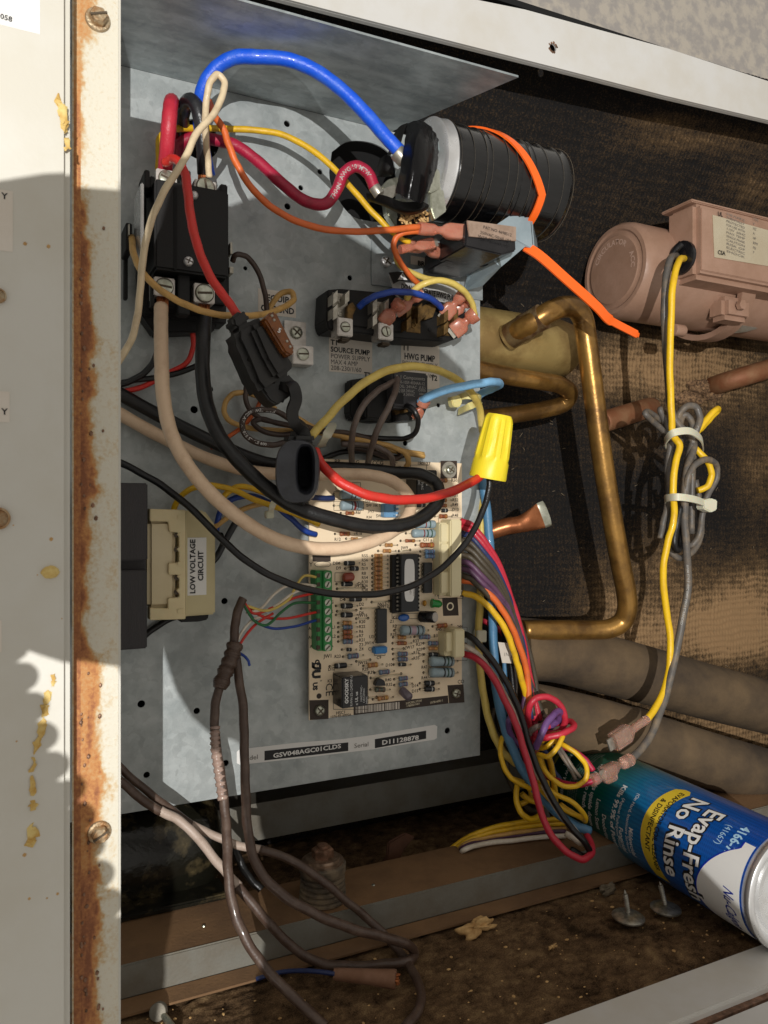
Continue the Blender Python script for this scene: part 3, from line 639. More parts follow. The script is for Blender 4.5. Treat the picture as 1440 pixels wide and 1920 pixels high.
# ================================================================== capacitor wrapped in black sleeve (upper right of the panel)
cap = thing('capacitor', 'black sleeved round capacitor with a bright metal rim, lying beside the panel', 'capacitor', Q(950, 430, 45))
YC = YP - .045; zc = Q(843, 328, 45).z
def CX(px): r = ray(px, 340); return (r.x / r.y) * YC
xa, xb = CX(808), CX(1022); RC = .0288
Cc = lambda x: Vector((x, YC, zc))
bm = B(); pr = []
random.seed(5); s = .004; L_ = xb - xa
pr = [(.002, RC * .97), (.004, RC * .995)]
while s < L_ - .004:
    w_ = random.choice([.0035, .006, .0085, .011]); pr += [(s, RC * .995), (s + .0004, RC * 1.012), (s + w_ * .5, RC * 1.0), (s + w_, RC * .995)]; s += w_ + .0005
pr += [(L_ - .002, RC * 1.0), (L_, RC * .96), (L_ + .0005, RC * .8)]
lathe(bm, Cc(xa), Cc(xb), pr, 72); obj('sleeve', bm, mat('sleeve_black', '080809', .2, vary=(60, .6), col2='171616', stretch=(1, 6, 6), bump=(160, .08), coat=.3), cap, smooth=.6)
bm = B()
for s in [p[0] for p in pr[3::4]]:
    if random.random() < .75: lathe(bm, Cc(xa + s), Cc(xa + s + .0003), [(0, RC * 1.009), (.0001, RC * 1.0145), (.0002, RC * 1.009)], 72, cap=False)
obj('dusty_sleeve_edge', bm, mat('dusty_edge', '6a5f4e', .8), cap, kind='stuff')
bm = B(); lathe(bm, Cc(xa - .006), Cc(xa + .003), [(0, RC * .93), (.0005, RC * 1.0), (.0012, RC * 1.03), (.0022, RC * 1.02), (.0068, RC * 1.02), (.0082, RC * 1.035), (.009, RC * 1.01), (.009, RC * .9)], 64); obj('rim', bm, chrome, cap, smooth=.8)
bm = B(); lathe(bm, Cc(xa - .004), Cc(xa - .002), [(0, RC * .92), (.002, RC * .92)], 48); obj('end_face', bm, mat('cap_face', '9fb6bb', .4, .3), cap)
bm = B()
for dy, dz, r, l in ((-.004, -.006, .0062, .012), (.008, .012, .005, .010), (-.014, .006, .005, .011)):
    p = Cc(xa - .004) + Vector((0, dy, dz)); lathe(bm, p, p - Vector((l, 0, 0)), [(0, r), (.003, r), (.0032, r * .6), (l, r * .6)], 16)
objs('terminal_post', bm, mat('terminal_pale', 'a5c0c4', .35, .3), cap, smooth=.7)
bm = B(); pprism(bm, [(792, 316), (812, 306), (826, 322), (826, 352), (806, 362), (796, 345)], 66, 69, .0006); pprism(bm, [(806, 350), (830, 340), (838, 395), (815, 412), (808, 390)], 62, 66, .0006); pprism(bm, [(716, 350), (728, 336), (748, 330), (752, 352), (738, 368), (720, 366)], 46, 52, .0008); pprism(bm, [(722, 372), (760, 372), (776, 400), (770, 440), (742, 424), (726, 400)], 18, 24, .0006)
objs('terminal_tab', bm, zinc, cap)
# torn boot of black tape and shredded paper
boot = thing('rubber_boot', 'torn black rubber boot hanging open around the capacitor terminals', 'boot', Q(780, 420, 70))
def sheet_strip(pix, w, m, par, name, th=.0012):
    bm = B(); path = spline([Q(*p) for p in pix], 8); ribbon(bm, path, [Vector((.2, -1, .1))] * len(path), w, th); return obj(name, bm, m, par, smooth=.9)
def patch(rows, m, par, name, th=.0009, cr=.0):
    """lofted sheet through rows of (px,py,o)"""
    bm = B(); rr = [spline([Q(*p) for p in r], 6) for r in rows]; cols = list(zip(*rr)); full = [spline(list(c), 6) for c in cols]
    g = [[bm.verts.new(p + Vector([random.uniform(-cr, cr) for _ in range(3)])) for p in c] for c in full]
    for i in range(len(g) - 1):
        for j in range(len(g[0]) - 1): bm.faces.new((g[i][j], g[i + 1][j], g[i + 1][j + 1], g[i][j + 1]))
    bmesh.ops.solidify(bm, geom=list(bm.faces), thickness=th); return obj(name, bm, m, par, smooth=1.2)
patch([[(764, 230, 76), (792, 226, 84), (812, 244, 80), (822, 262, 74)], [(757, 270, 86), (785, 262, 97), (808, 278, 92), (822, 290, 80)], [(748, 330, 88), (775, 318, 100), (800, 330, 95), (815, 330, 80)], [(741, 362, 84), (765, 372, 96), (790, 380, 92), (802, 362, 80)]], black_gl, boot, 'boot_flap', cr=.00035)
patch([[(764, 230, 76), (748, 238, 66), (738, 252, 60)], [(757, 250, 74), (742, 262, 64), (733, 272, 54)], [(752, 268, 70), (738, 285, 60), (722, 300, 48)]], black_rb, boot, 'boot_fold')
patch([[(712, 298, 50), (725, 290, 56), (735, 300, 58)], [(704, 320, 46), (718, 318, 54), (738, 326, 58)], [(696, 326, 40), (712, 332, 48), (728, 332, 52)]], black_rb, boot, 'boot_fold')
patch([[(686, 362, 50), (720, 366, 62), (755, 378, 70), (792, 378, 76), (804, 384, 74)], [(690, 376, 46), (722, 384, 60), (758, 396, 72), (790, 392, 78), (804, 388, 74)], [(710, 380, 40), (730, 392, 52), (762, 404, 66), (786, 400, 72), (802, 392, 70)]], black_rb, boot, 'lower_flap', .001)
patch([[(745, 398, 44), (775, 396, 50), (805, 396, 50)], [(742, 425, 46), (770, 424, 52), (800, 416, 52)], [(736, 440, 42), (765, 446, 50), (792, 438, 48)]], black_rb, boot, 'boot_tail', cr=.0004)
bm = B()
for k in range(46):
    px, py = random.uniform(752, 802), random.uniform(394, 420); c = Q(px, py, 58 + random.uniform(-3, 4))
    box(bm, (-.0022, -.0002, -.0006), (.0022, .0002, .0006), M=Matrix.Translation(c) @ Matrix.Rotation(random.random() * 3, 4, 'Y') @ Matrix.Rotation(random.random() - .5, 4, 'X') @ Matrix.Diagonal((random.uniform(.4, 1.2), 1, random.uniform(.5, 1.5), 1)))
obj('shredded_paper', bm, foamt, boot, kind='stuff')
# orange cable tie round the capacitor
tie = thing('orange_cable_tie', 'bright orange cable tie around the capacitor with a long free tail', 'cable tie', Q(1000, 600, 40))
xt = CX(925); path = []; side = []
for k in range(25):
    a = R(100 - k * 11.2); t = k / 24; c = Cc(xt + (CX(962) - CX(900)) * (t - .25) * 1.0); path.append(c + Vector((0, -math.cos(R(90 - (k * 9.6)) ) * 0, 0)))
path = []
for k in range(30):
    a = R(92 + k * 5.2); p = Cc(CX(868 + 100 * min(1, k / 22))) + Vector((0, math.cos(a) * (RC + .0012), math.sin(a) * (RC + .0012))); path.append(p)
bm = B(); ribbon(bm, path, Vector((1, 0, 0)), .0050, .0012); obj('strap', bm, tieo, tie)
path = [Q(985, 462, 58), Q(1010, 478, 62), Q(1060, 522, 66), Q(1120, 576, 66), Q(1138, 596, 64), Q(1150, 604, 62), Q(1192, 626, 58), Q(1197, 629, 57)]
bm = B(); path = spline(path, 5); n_ = len(path); ribbon(bm, path, Vector((.6, 0, .8)), [.0068 if i < n_ * .66 else .0052 if i < n_ - 4 else .003 for i in range(n_)], .0013); obj('tail', bm, tieo, tie)

# ================================================================== breaker bracket with two breakers
bk = thing('breaker_bracket', 'folded galvanised bracket holding the small breakers below the capacitor', 'bracket', Q(860, 560, 20))
bm = B(); pbox(bm, 697, 454, 905, 548, .5, 1.6); obj('back_plate', bm, galv2, bk)
bm = B(); A_ = [Q(868, 432, 62), Q(992, 380, 62), Q(998, 464, 60), Q(950, 470, 56), Q(892, 540, 10), Q(868, 520, 4), Q(905, 500, 20), Q(925, 460, 50)]
t = bmesh.new(); 
prism(bm, [Q(992, 380, 62), Q(999, 466, 60), Q(985, 462, 61), Q(940, 500, 48), Q(905, 536, 18), Q(870, 545, 3), Q(880, 500, 20), Q(905, 470, 44), Q(925, 425, 58)], Vector((.0004, .0012, 0)))
bm2 = B(); prism(bm2, [Q(993, 380, 62), Q(1000, 466, 60), Q(1006, 468, 40), Q(1000, 384, 42)], Vector((.0010, 0, 0))); merge(bm, bm2, 0)
obj('bracket_ear', bm, mat('bracket_zinc', 'a9b8bf', .35, .5, vary=(40, .6), col2='8a9aa2'), bk)
slotscrew(bk, 723, 491, 11, 2, 30, chrome, 2.4, phillips=True); slotscrew(bk, 851, 512, 9, 2, 30, chrome, 2, phillips=True)
def breaker(pts, o0, o1, nm, dark, txt):
    b_ = thing('thermal_breaker', nm, 'breaker', Q(pts[3][0], pts[3][1], o0), 'breakers on the bracket')
    bm = B(); pprism(bm, pts, o0, o1, .0008); obj('body', bm, black_gl, b_)
    return b_
br1 = breaker([(874, 417), (966, 425), (968, 470), (940, 478), (872, 462)], 34, 66, 'upper small breaker with a silver printed label plate on the bracket', 0, 1)
bm = B(); pprism(bm, [(876, 413), (968, 425), (968, 452), (880, 443)], 66, 67.2, .0002); lp = obj('label_plate', bm, mat('breaker_plate', 'b39a88', .35, .4, vary=(200, .5), col2='8a7260'), br1)
for t_, y, w, x in (('PAT NO 4698512', 428, 52, 906), ('250VAC-50/60 10A', 438, 58, 900), ('W58-XB1A4A-10', 445, 60, 896)): ptext(t_, lp, ink, x, y, 6, 67.3, w, rot=-5)
br2 = breaker([(836, 455), (930, 462), (930, 492), (905, 500), (836, 488)], 12, 40, 'lower breaker in shade below the silver labelled one', 1, 0)
bm = B(); pprism(bm, [(842, 462), (925, 468), (925, 484), (842, 478)], 40, 40.5, .0001); lp = obj('label_plate', bm, mat('dark_plate', '5a4b42', .4, .3), br2)
ptext('250VAC 10A', lp, ink, 860, 474, 6, 40.6, 50, rot=-4)
st = sticker(770, 484, 832, 500, 3, label='breaker sticker'); ptext('BREAKER', st, ink, 783, 497, 9, 3.2, 46, bold=.04)
# curling warning sticker
ws = thing('warning_sticker', 'curled white warning sticker with black header behind the yellow wires', 'sticker', Q(800, 570, 12))
rows = [[(728, 515, 10), (745, 512, 13), (790, 518, 12), (862, 528, 10)], [(734, 535, 16), (752, 535, 14), (795, 540, 12), (862, 548, 10)], [(742, 555, 22), (770, 560, 14), (800, 565, 12), (862, 572, 9)], [(790, 572, 16), (810, 578, 14), (830, 584, 12), (862, 588, 9)]]
patch(rows, paperw, ws, 'sticker_sheet', .0002)
bm = B(); pprism(bm, [(729, 511), (745, 509), (815, 516), (815, 533), (750, 526), (738, 532)], 16.3, 16.6); hb = obj('header_band', bm, ink, ws)
bm = B(); pprism(bm, [(755, 511), (764, 525), (746, 524)], 17, 17.2); obj('warning_triangle', bm, paperw, ws)
ptext('!', ws, ink, 754, 523, 9, 17.4, bold=.03); ptext('WARNING', ws, paperw, 772, 526, 10, 17, 46, bold=.04)
ptext('DO NOT OPERATE HWG PUMP', ws, ink, 752, 541, 10, 18, 104, rot=-4, bold=.04); ptext('WITHOUT WATER!', ws, ink, 758, 553, 10, 19, 60, rot=-4, bold=.04)

# ================================================================== relay below the stickers
rl = thing('relay', 'black fan relay with grey print and side flange, centre of the panel', 'relay', Q(730, 790, 0))
bm = B(); pprism(bm, [(657, 712), (690, 707), (715, 694), (740, 692), (742, 790), (700, 792), (660, 786), (655, 775)], .5, 10, .001); pbox(bm, 686, 712, 735, 786, 8, 22, .001); pprism(bm, [(735, 760), (802, 764), (792, 786), (740, 790)], .5, 14, .001); obj('base', bm, black_pl, rl)
bm = B(); pbox(bm, 736, 697, 803, 766, 4, 30, .0012); top = obj('housing', bm, mat('relay_grey', '3b3a3d', .42, vary=(90, .4), col2='2b2a2d'), rl)
bm = B(); pbox(bm, 741, 736, 757, 757, 30, 30.4, .0004); pbox(bm, 690, 716, 706, 748, 22, 24, .0004); objs('side_block', bm, black_pl, top)
for t_, x, y, w, h in (('K-1 Components', 742, 709, 54, 7), ('9QX-105F-4024AA-12', 742, 718, 54, 6), ('COIL: 24VAC  (UL)', 743, 726, 54, 6), ('NO 30A 240VAC', 743, 734, 34, 6), ('NC 15A 240VAC', 743, 741, 34, 6), ('CHINA', 784, 734, 14, 5), ('0841', 786, 741, 9, 5)): ptext(t_, top, mat('print_grey', 'a5a29c', .5) if 'print_grey' not in MATS else MATS['print_grey'], x, y, h, 30.15, w, rot=0)
bm = B(); pprism(bm, [(737, 766), (755, 764), (757, 772), (742, 778)], 14, 18, .0003); pprism(bm, [(757, 758), (766, 760), (766, 772), (758, 774)], 20, 26, .0003); objs('blade_tab', bm, brassd, rl)

# ================================================================== fuse holder and its cap
fh = thing('fuse_holder', 'black rubber blade fuse holder with amber fuse hanging in front of the ground lug', 'fuse holder', Q(510, 760, 80))
ax = lambda pts, o0, o1, bev=.0015: pprism(bm, pts, o0, o1, bev)
bm = B(); pprism(bm, [(434, 594), (452, 580), (466, 586), (470, 602), (448, 618), (438, 612)], 72, 86, .003)
pprism(bm, [(441, 612), (470, 598), (500, 592), (552, 668), (550, 700), (524, 724), (496, 742), (478, 720), (460, 676), (441, 636)], 66, 88, .004)
pprism(bm, [(470, 612), (492, 600), (538, 678), (545, 694), (520, 712), (498, 676)], 84, 93, .003)
pprism(bm, [(488, 728), (540, 700), (556, 716), (550, 738), (545, 742), (520, 760), (506, 752)], 68, 84, .003)
obj('body', bm, black_rb, fh, smooth=.8)
bm = B(); pprism(bm, [(495, 598), (510, 582), (518, 584), (554, 656), (546, 668), (534, 662)], 86, 97, .0022); fz = obj('fuse', bm, amber, fh, smooth=.8)
bm = B()
for px, py in ((510, 592), (514, 600), (538, 640), (544, 650)): bmesh.ops.create_icosphere(bm, subdivisions=2, radius=mpx(3, px, py, 97), matrix=Matrix.Translation(Q(px, py, 97)))
objs('test_point', bm, tin, fz); ptext('5', fz, MATS['white_ink'], 520, 622, 9, 97.6, rot=-20, bold=.03)
# tether loop
bm = B(); sweep(bm, spline([Q(520, 748, 76), Q(534, 722, 84), Q(550, 726, 88), Q(556, 745, 88), Q(550, 770, 86), Q(552, 790, 84), Q(570, 800, 82), Q(575, 830, 80)], 8), [mpx(9, 550, 760, 84)] * 60, 12) if False else None
pth = spline([Q(520, 748, 76), Q(534, 724, 84), Q(550, 728, 88), Q(555, 748, 88), Q(548, 772, 86), Q(552, 792, 84), Q(568, 806, 82), Q(575, 832, 80)], 8)
ribbon(bm, pth, Vector((.9, -.2, .1)), [.0058] * len(pth), .0042); obj('tether', bm, black_rb, fh, smooth=1.0)
def oval(cx, cy, a, b, o, n=28, p=2.6, shear=0.0):
    out = []
    for k in range(n):
        t = 2 * math.pi * k / n; c, s_ = math.cos(t), math.sin(t); x = a * abs(c) ** (2 / p) * (1 if c > 0 else -1); y = b * abs(s_) ** (2 / p) * (1 if s_ > 0 else -1)
        out.append(Q(cx + x + shear * y, cy + y, o))
    return out
def loft(bm, loops, close=True, capA=True, capB=True, mi=0):
    rings = [[bm.verts.new(p) for p in l] for l in loops]; n = len(rings[0])
    for i in range(len(rings) - 1):
        for k in range(n): f = bm.faces.new((rings[i][k], rings[i][(k + 1) % n], rings[i + 1][(k + 1) % n], rings[i + 1][k])); f.material_index = mi
    if capA: bm.faces.new(rings[0][::-1]).material_index = mi
    if capB: bm.faces.new(rings[-1]).material_index = mi
bm = B(); loft(bm, [oval(566, 872, 34, 44, 58), oval(562, 878, 36, 52, 62), oval(558, 884, 41, 58, 74), oval(558, 884, 42, 60, 86), oval(558, 884, 40, 58, 92), oval(572, 880, 19, 48, 92, p=3), oval(572, 880, 15, 44, 90, p=3), oval(572, 876, 12, 36, 66, p=3)], capB=True)
bm.normal_update(); bmesh.ops.recalc_face_normals(bm, faces=bm.faces); fc = obj('cap', bm, mat('cap_rubber', '26272c', .33, vary=(120, .6), col2='3b3d44', bump=(300, .15)), fh, smooth=.9)
bm = B(); pprism(bm, [(548, 806), (590, 806), (596, 835), (542, 835)], 70, 84, .003); pprism(bm, [(566, 938), (574, 938), (572, 948), (568, 948)], 84, 89, .0008); objs('cap_neck', bm, black_rb, fc, smooth=.9)

# ================================================================== transformer
tf = thing('transformer', 'control transformer with cream bobbin and dark laminated core at the left edge of the panel', 'transformer', Q(320, 1220, 0))
bm = B(); pbox(bm, 160, 905, 277, 1052, 2, 72, .0006); pbox(bm, 160, 1070, 276, 1220, 2, 72, .0006); pbox(bm, 160, 1048, 274, 1072, 2, 66, .0002); objs('core', bm, corelam, tf)
bm = B(); pbox(bm, 277, 975, 330, 1140, 8, 52, .002); bb = obj('winding_wrap', bm, mat('winding_paper', 'd9c9a4', .5, vary=(30, .5), col2='c7b489'), tf)
bm = B()
pprism(bm, [(281, 954), (348, 956), (348, 1161), (281, 1163), (281, 1140), (315, 1141), (315, 1122), (336, 1120), (336, 1112), (331, 1109), (331, 1106), (336, 1104), (336, 1084), (331, 1081), (336, 1078), (316, 1077), (316, 1056), (336, 1055), (336, 1034), (331, 1030), (336, 1026), (336, 1006), (331, 1002), (336, 999), (318, 997), (315, 978), (281, 977)], 46, 54, .0008)
obj('bobbin_front', bm, bobbin, tf)
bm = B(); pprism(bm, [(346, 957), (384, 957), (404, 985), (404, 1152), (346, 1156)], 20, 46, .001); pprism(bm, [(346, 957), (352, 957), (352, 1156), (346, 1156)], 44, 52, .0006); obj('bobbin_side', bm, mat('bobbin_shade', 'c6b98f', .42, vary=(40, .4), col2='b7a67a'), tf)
bm = B(); pprism(bm, [(336, 1152), (392, 1150), (390, 1162), (372, 1166), (338, 1167)], 10, 40, .0006); obj('terminal_block', bm, black_pl, tf)
bm = B()
for py in (970, 1057, 1145): c = Q(338, py, 54); box(bm, (c.x - .0016, YP - .0540, c.z - .001), (c.x + .0016, YP - .0547, c.z + .001), .0003)
objs('bobbin_boss', bm, bobbin, tf)
bm = B(); pbox(bm, 349, 1008, 387, 1116, 46.1, 46.35); ls = obj('sticker', bm, paperw, tf)
ptext('LOW VOLTAGE', ls, ink, 366, 1113, 10, 46.5, -101, rot=90, bold=.03); ptext('CIRCUIT', ls, ink, 381, 1089, 10, 46.5, -56, rot=90, bold=.03)
bm = B()
for py in (1003, 1030, 1083, 1110): c = Q(331, py, 52.2); lathe(bm, c, c + FW * .0006, [(0, .0014), (.0006, .0014)], 10)
objs('bobbin_slot', bm, MATS['slot_dark'], tf)
# ================================================================== circuit board
OB = 8.0                                     # board face, mm in front of the panel
pcb = thing('circuit_board', 'tan heat pump control circuit board crowded with resistors, chips and relays', 'circuit board', Q(720, 1333, OB))
bm = B(); c0 = Q(580, 1100, OB); c1 = Q(866, 1100, OB); zt = Q(720, 864, OB).z; zb_ = Q(720, 1333, OB).z
box(bm, (c0.x, YP - OB * .001 + .0016, zb_), (c1.x, YP - OB * .001, zt)); board = obj('board', bm, pcbm, pcb)
bm = B()
for px, py in ((843, 882), (598, 1333), (856, 1300), (600, 1055)): c = Q(px, py, 4); cyl(bm, c, c - FW * .004, .003, 12)
objs('standoff', bm, tin, pcb)
silk = B(); silkL = OB + .12
def sl(x0, y0, x1, y1, w=1.0):
    a = Q(x0, y0, silkL); b = Q(x1, y1, silkL); ribbon(silk, [a, b], Vector((0, -1, 0)).cross(b - a), w * D(a) / F, .00006)
def sbox(x0, y0, x1, y1, w=1.0): sl(x0, y0, x1, y0, w); sl(x1, y0, x1, y1, w); sl(x1, y1, x0, y1, w); sl(x0, y1, x0, y0, w)
def sfill(pix, th=.06, m=None): pprism(silk, pix, OB, OB + th)
def pad(x, y, r=3):
    c = Q(x, y, OB); lathe(silk, c, c + FW * .00012, [(0, mpx(r, x, y, OB)), (.00012, mpx(r, x, y, OB))], 10)
def lead(par, x0, x1, y, y1=None):
    bm = B(); y1 = y if y1 is None else y1; a = Q(x0, y, OB); b = Q(x1, y1, OB); h = .0016
    sweep(bm, [a, a + FW * h * .7, a + FW * h + (b - a) * .05, b + FW * h - (b - a) * .05, b + FW * h * .7, b], .00028, 6); return obj('lead', bm, jumpm, par)
def axial(name, x0, x1, y, w, m, bands, l0=None, l1=None, tilt=0.0, h=2.0, dumb=.86):
    """axial part between pixels x0..x1, w pixels thick; bands (fraction, width fraction, material)"""
    a = Q(x0, y + tilt, OB + h); b = Q(x1, y - tilt, OB + h); L_ = (b - a).length; r = mpx(w / 2, x0, y, OB + h)
    ms = [m] + list(dict.fromkeys([k[2] for k in bands])); cuts = [0, .04, .12, .2, .3, .7, .8, .88, .96, 1.0]
    for f, wf, mm in bands: cuts += [f - wf / 2, f + wf / 2]
    cuts = sorted(set(round(c, 4) for c in cuts))
    def rad(f):
        e = min(f, 1 - f)
        return r * (.55 if e <= 0 else .92 if e < .05 else 1.0 if e < .21 else dumb if dumb else 1)
    prof = [(f * L_, rad(f)) for f in cuts]; mis = []
    for i in range(len(cuts) - 1):
        mid = (cuts[i] + cuts[i + 1]) / 2; k = 0
        for f, wf, mm in bands:
            if abs(mid - f) <= wf / 2: k = ms.index(mm)
        mis.append(k)
    bm = B(); lathe(bm, a, b, prof, 14, mis + [0]); o = obj(name, bm, ms, pcb, smooth=.9)
    l0 = x0 - 9 if l0 is None else l0; l1 = x1 + 9 if l1 is None else l1
    lead(o, l0, l1, y + tilt * 1.4, y - tilt * 1.4); pad(l0, y + tilt * 1.4, 2.4); pad(l1, y - tilt * 1.4, 1.8)
    return o
BR = lambda: [(.28, .06, bandr), (.42, .06, bandk), (.56, .06, random.choice([bandr, bandk])), (.76, .06, bandgold)]
BB = lambda: [(.25, .05, bandk), (.38, .05, bandr), (.5, .05, bandk), (.62, .05, bandk), (.8, .05, bandr)]
random.seed(11)
def rtan(x0, x1, y, w=9, m=restan, **k): return axial('resistor', x0, x1, y, w, m, BR(), **k)
def rblu(x0, x1, y, w=10, m=resblue, **k): return axial('resistor', x0, x1, y, w, m, BB(), **k)
def diode(x0, x1, y, w=9, bf=.28, **k): return axial('diode', x0, x1, y, w, chipm, [(bf, .10, bandw)], dumb=1.0, **k)
def big(x0, x1, y, w, bands): return axial('power_resistor', x0, x1, y, w, resgrey, bands, l0=x0 - 12, l1=x1 + 8, h=4.5, dumb=.93)
big(638, 680, 927, 18, [(.45, .04, bandk), (.62, .05, bandk)]); big(638, 680, 948, 19, [(.47, .04, bandk), (.6, .10, bandr), (.72, .03, bandk)])
big(776, 816, 983, 16, [(.5, .05, bandr), (.7, .05, bandg)]); big(773, 815, 1000, 17, [(.47, .05, bandr), (.62, .06, bandg), (.8, .05, bandg)])
big(751, 795, 1182, 19, [(.33, .05, bandk), (.5, .2, mat('band_pink', 'a98f98', .4)), (.68, .05, bandk), (.86, .04, bandk)])
big(806, 850, 1240, 19, [(.55, .06, bandk), (.7, .06, bandg), (.84, .05, bandk)]); big(806, 850, 1261, 19, [(.55, .06, bandk), (.7, .06, bandg), (.84, .05, bandk)])
for i, y in enumerate((1042, 1050, 1058, 1066, 1075, 1083, 1091, 1098, 1106)): rtan(702, 717, y, 8.5, l0=698, l1=727); ptext(['R55', 'R56', 'R5', 'R19', 'R8', 'R54', 'R30', 'R36', 'R38'][i], board, inkpcb, 678, y + 3, 6, OB, bold=.01)
diode(645, 665, 1056, 9); diode(656, 672, 1066, 9, .5); diode(640, 661, 1095, 9, .2); diode(655, 678, 1124, 8, .4); diode(639, 661, 1136, 10, .3); diode(639, 661, 1153, 10, .3)
diode(627, 650, 1248, 10, .3, tilt=1); diode(804, 821, 1227, 8, .35); diode(796, 814, 1281, 10, .5); diode(796, 814, 1292, 10, .7); diode(828, 839, 957, 8, .5); diode(778, 797, 947, 9, .6)
rtan(643, 659, 1168, 9); rblu(643, 661, 1176, 9); rtan(643, 660, 1185, 9, resbrn); rtan(643, 661, 1194, 9, resbrn); rblu(643, 661, 1203, 10); diode(650, 659, 1218, 7, .4)
rblu(652, 672, 1230, 11, tilt=1); rtan(690, 708, 1247, 10, tilt=1); rblu(711, 730, 1260, 10, tilt=1); rblu(703, 722, 1293, 10, mat('resistor_moss', '596052', .4)); rtan(708, 728, 1309, 9, tilt=1.5)
rblu(748, 764, 1272, 9, tilt=1); rblu(748, 764, 1283, 9, tilt=1); rblu(746, 764, 1226, 9); rblu(746, 764, 1236, 9); diode(747, 761, 1246, 7); rtan(745, 762, 1206, 8, resbrn); rtan(746, 761, 1195, 8)
rblu(786, 806, 1194, 10); rblu(803, 821, 1206, 9); rtan(804, 820, 1216, 8); rtan(820, 838, 1173, 9, resbrn, tilt=1); rtan(788, 813, 1022, 11, resbrn)
rblu(797, 814, 1034, 9, lbblue); rblu(797, 814, 1043, 9, lbblue); rtan(722, 736, 1022, 8); rtan(718, 733, 1033, 8); rtan(637, 656, 1001, 9, resbrn); rtan(658, 671, 1010, 6); rtan(822, 838, 901, 9, resbrn)
rtan(826, 836, 930, 8, resbrn); rtan(826, 837, 938, 8, resbrn); rtan(826, 837, 948, 8, resbrn); rtan(824, 838, 968, 9, resbrn); rtan(648, 664, 962, 8, resbrn); rtan(760, 778, 1014, 7, resbrn)
def jumper(x0, x1, y0, y1=None):
    y1 = y0 if y1 is None else y1; bm = B(); a = Q(x0, y0, OB); b = Q(x1, y1, OB)
    sweep(bm, [a, a + FW * .0007, b + FW * .0007, b], .00035, 6); obj('jumper_wire', bm, jumpm, pcb); pad(x0, y0, 2.6); pad(x1, y1, 2.6)
for a in ((632, 683, 1104, 1102), (632, 668, 1146, 1144), (668, 690, 1160, 1159), (697, 729, 1129, 1127), (677, 710, 1141, 1139), (736, 757, 1217, 1216), (668, 694, 1240, 1237), (695, 752, 1271, 1263), (748, 769, 1033, 1031), (750, 770, 981, 980), (705, 735, 990, 989), (690, 706, 1308, 1307)): jumper(*a)
# radial parts
bm = B(); a = Q(642, 1083, OB + 3); b = Q(664, 1081, OB + 3); lathe(bm, a, b, [(0, .0012), (.0008, .0024), (.002, .0029), (((b - a).length) - .002, .0029), ((b - a).length - .0008, .0024), ((b - a).length, .0012)], 16); obj('film_capacitor', bm, mat('cap_redbrown', '8f3f2c', .3, coat=.3), pcb, smooth=1)
bm = B(); c = Q(757, 1158, OB + 2.5); bmesh.ops.create_uvsphere(bm, u_segments=16, v_segments=10, radius=1, matrix=Matrix.Translation(c) @ Matrix.Diagonal((.0042, .0020, .0025, 1))); obj('disc_capacitor', bm, mat('cap_blue', '2c5ea8', .3, coat=.3), pcb, smooth=3)
bm = B(); pbox(bm, 703, 1213, 727, 1226, OB, OB + 5, .0006); obj('box_capacitor', bm, mat('cap_skyblue', '2b78b5', .35), pcb)
bm = B(); c = Q(796, 1131, OB + 2); bmesh.ops.create_uvsphere(bm, u_segments=12, v_segments=8, radius=1, matrix=Matrix.Translation(c) @ Matrix.Diagonal((.0013, .0018, .0020, 1))); obj('tantalum_bead', bm, mat('cap_ochre', 'b98229', .35), pcb, smooth=3)
bm = B(); a = Q(789, 1156, OB + 1); b = Q(816, 1157, OB + 12); L_ = (b - a).length; lathe(bm, a, b, [(0, .0034), (.0006, .0038), (.0012, .0036), (.002, .0038), (L_ - .0006, .0038), (L_, .0032)], 24)
e1 = obj('electrolytic_capacitor', bm, black_gl, pcb, smooth=.8); bm = B(); d_ = (b - a).normalized(); lathe(bm, b, b + d_ * .0002, [(0, .0031), (.0002, .0031)], 24); obj('top_disc', bm, chrome, e1)
bm = B(); a = Q(752, 1293, OB + 1.5); b = Q(769, 1309, OB + 9); L_ = (b - a).length; lathe(bm, a, b, [(0, .0020), (.0008, .0027), (.002, .0029), (L_ - .001, .0029), (L_, .0022)], 18); obj('tilted_capacitor', bm, mat('cap_mauve', '6a6068', .3, coat=.2, vary=(200, .5)), pcb, smooth=1)
bm = B(); a = Q(809, 1131, OB + 4); b = Q(829, 1133, OB + 5.5); L_ = (b - a).length; lathe(bm, a, b, [(0, .0031), (.0012, .0031), (.0013, .0026), (L_ - .0022, .0026), (L_ - .0006, .0016), (L_, .0004)], 18); obj('led', bm, mat('led_green', '1f9a45', .15, trans=.4), pcb, smooth=1)
bm = B(); pprism(bm, [(704, 1286), (706, 1277), (713, 1272), (721, 1276), (724, 1286)], OB + 1, OB + 5, .0003); obj('transistor', bm, chipm, pcb)
